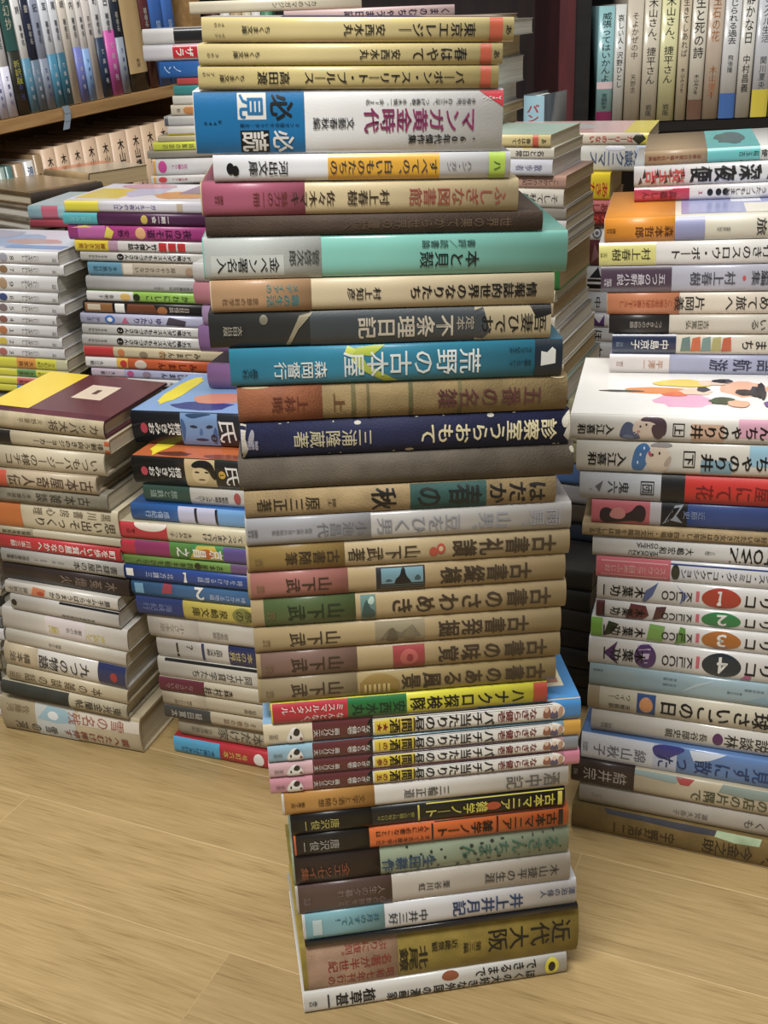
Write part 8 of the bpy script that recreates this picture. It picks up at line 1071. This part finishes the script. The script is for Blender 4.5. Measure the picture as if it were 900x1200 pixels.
{'kind':'s','c':'#70706e','lab':'slate grey book, eighth from top of the narrow stack beside the maroon-topped one','grp':'stack at the edge of the picture beside the maroon-topped stack','loc':(-0.5369,0.4511,0.0995),'yaw':-19.05,'tilt':0,'L':0.172,'T':0.0118,'D':0.1212,'pg':'w'},
{'kind':'s','c':'#d0cecc','lab':'bright white book, ninth from top of the narrow stack beside the maroon-topped one','grp':'stack at the edge of the picture beside the maroon-topped stack','loc':(-0.5352,0.4557,0.0852),'yaw':-20.67,'tilt':0,'L':0.172,'T':0.014,'D':0.1212},
{'kind':'h','c':'#c2bbae','lab':'beige book, tenth from top of the narrow stack beside the maroon-topped one','grp':'stack at the edge of the picture beside the maroon-topped stack','loc':(-0.5435,0.4494,0.0739),'yaw':-18.46,'tilt':0,'L':0.172,'T':0.011,'D':0.1212,'pg':'w'},
{'kind':'s','c':'#93876a','lab':'brown-edged book, eleventh from top of the narrow stack beside the maroon-topped one','grp':'stack at the edge of the picture beside the maroon-topped stack','loc':(-0.5454,0.4497,0.0526),'yaw':-18.56,'tilt':0,'L':0.172,'T':0.021,'D':0.1212},
{'kind':'s','c':'#3a3834','lab':'charcoal book, twelfth from top of the narrow stack beside the maroon-topped one','grp':'stack at the edge of the picture beside the maroon-topped stack','loc':(-0.5456,0.4576,0.04),'yaw':-21.34,'tilt':0,'L':0.172,'T':0.0124,'D':0.1212,'pg':'w'},
{'kind':'h','c':'#bdb8ae','lab':'dull white book, thirteenth from top of the narrow stack beside the maroon-topped one','grp':'stack at the edge of the picture beside the maroon-topped stack','loc':(-0.5494,0.4569,0.0242),'yaw':-21.08,'tilt':0,'L':0.172,'T':0.0155,'D':0.1212},
{'kind':'s','c':'#c9c6c2','lab':'white-edged book, fourteenth from top of the narrow stack beside the maroon-topped one','grp':'stack at the edge of the picture beside the maroon-topped stack','loc':(-0.5481,0.4588,0.0071),'yaw':-21.79,'tilt':0,'L':0.172,'T':0.0168,'D':0.1212,'pg':'w'},
{'kind':'s','c':'#c4c0ba','lab':'pale book on the floor, lowest of the narrow stack beside the maroon-topped one','grp':'stack at the edge of the picture beside the maroon-topped stack','loc':(-0.555,0.4498,0.0004),'yaw':-18.57,'tilt':0,'L':0.172,'T':0.0064,'D':0.1212},
{'kind':'h','c':'#8a7c68','lab':'thick closed book low under the pale blue boxed book, mostly hidden','grp':'thick closed book low under the pale blue boxed book, mostly hidden','loc':(0.1724,0.8144,0.0002),'yaw':0,'tilt':0,'L':0.15,'T':0.0426,'D':0.15},
{'kind':'h','c':'#6a6a66','lab':'thick closed book low under the pale blue boxed book, mostly hidden','grp':'thick closed book low under the pale blue boxed book, mostly hidden','loc':(0.172,0.8127,0.0432),'yaw':0,'tilt':0,'L':0.15,'T':0.0426,'D':0.15},
{'kind':'h','c':'#a89878','lab':'thick closed book low under the pale blue boxed book, mostly hidden','grp':'thick closed book low under the pale blue boxed book, mostly hidden','loc':(0.1731,0.8134,0.0862),'yaw':0,'tilt':0,'L':0.15,'T':0.0426,'D':0.15},
{'kind':'h','c':'#5a4a40','lab':'thick closed book low under the pale blue boxed book, mostly hidden','grp':'thick closed book low under the pale blue boxed book, mostly hidden','loc':(0.1737,0.8132,0.1292),'yaw':0,'tilt':0,'L':0.15,'T':0.0426,'D':0.15},
{'kind':'h','c':'#9a968c','lab':'thick closed book low under the pale blue boxed book, mostly hidden','grp':'thick closed book low under the pale blue boxed book, mostly hidden','loc':(0.1734,0.8177,0.1722),'yaw':0,'tilt':0,'L':0.15,'T':0.0426,'D':0.15},
{'kind':'h','c':'#8a7c68','lab':'thick closed book low under the pale blue boxed book, mostly hidden','grp':'thick closed book low under the pale blue boxed book, mostly hidden','loc':(0.1726,0.8177,0.2152),'yaw':0,'tilt':0,'L':0.15,'T':0.0426,'D':0.15},
{'kind':'h','c':'#6a6a66','lab':'thick closed book low under the pale blue boxed book, mostly hidden','grp':'thick closed book low under the pale blue boxed book, mostly hidden','loc':(0.1707,0.8153,0.2582),'yaw':0,'tilt':0,'L':0.15,'T':0.0426,'D':0.15},
{'kind':'h','c':'#a89878','lab':'thick closed book low under the pale blue boxed book, mostly hidden','grp':'thick closed book low under the pale blue boxed book, mostly hidden','loc':(0.1739,0.8178,0.3012),'yaw':0,'tilt':0,'L':0.15,'T':0.0426,'D':0.15},
{'kind':'h','c':'#5a4a40','lab':'thick closed book low under the pale blue boxed book, mostly hidden','grp':'thick closed book low under the pale blue boxed book, mostly hidden','loc':(0.1759,0.8151,0.3443),'yaw':0,'tilt':0,'L':0.15,'T':0.0426,'D':0.15}]

NEED = set()
for b in BOOKS + SHELVED:
    for t in b.get('tx', ()):
        for ch in t[0]:
            NEED.add((VERT.get(ch, ch) if not (len(t) > 6 and 'h' in t[6]) else ch, len(t) > 6 and 'b' in t[6]))
make_glyphs(NEED)
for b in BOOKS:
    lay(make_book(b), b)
for b in SHELVED:
    r = make_book(b)
    r.matrix_world = b['frame'] @ Matrix.Translation(b['loc']) @ Matrix.Rotation(b.get('lean', 0), 4, 'Y') @ Matrix.Rotation(-math.pi / 2, 4, 'Y')
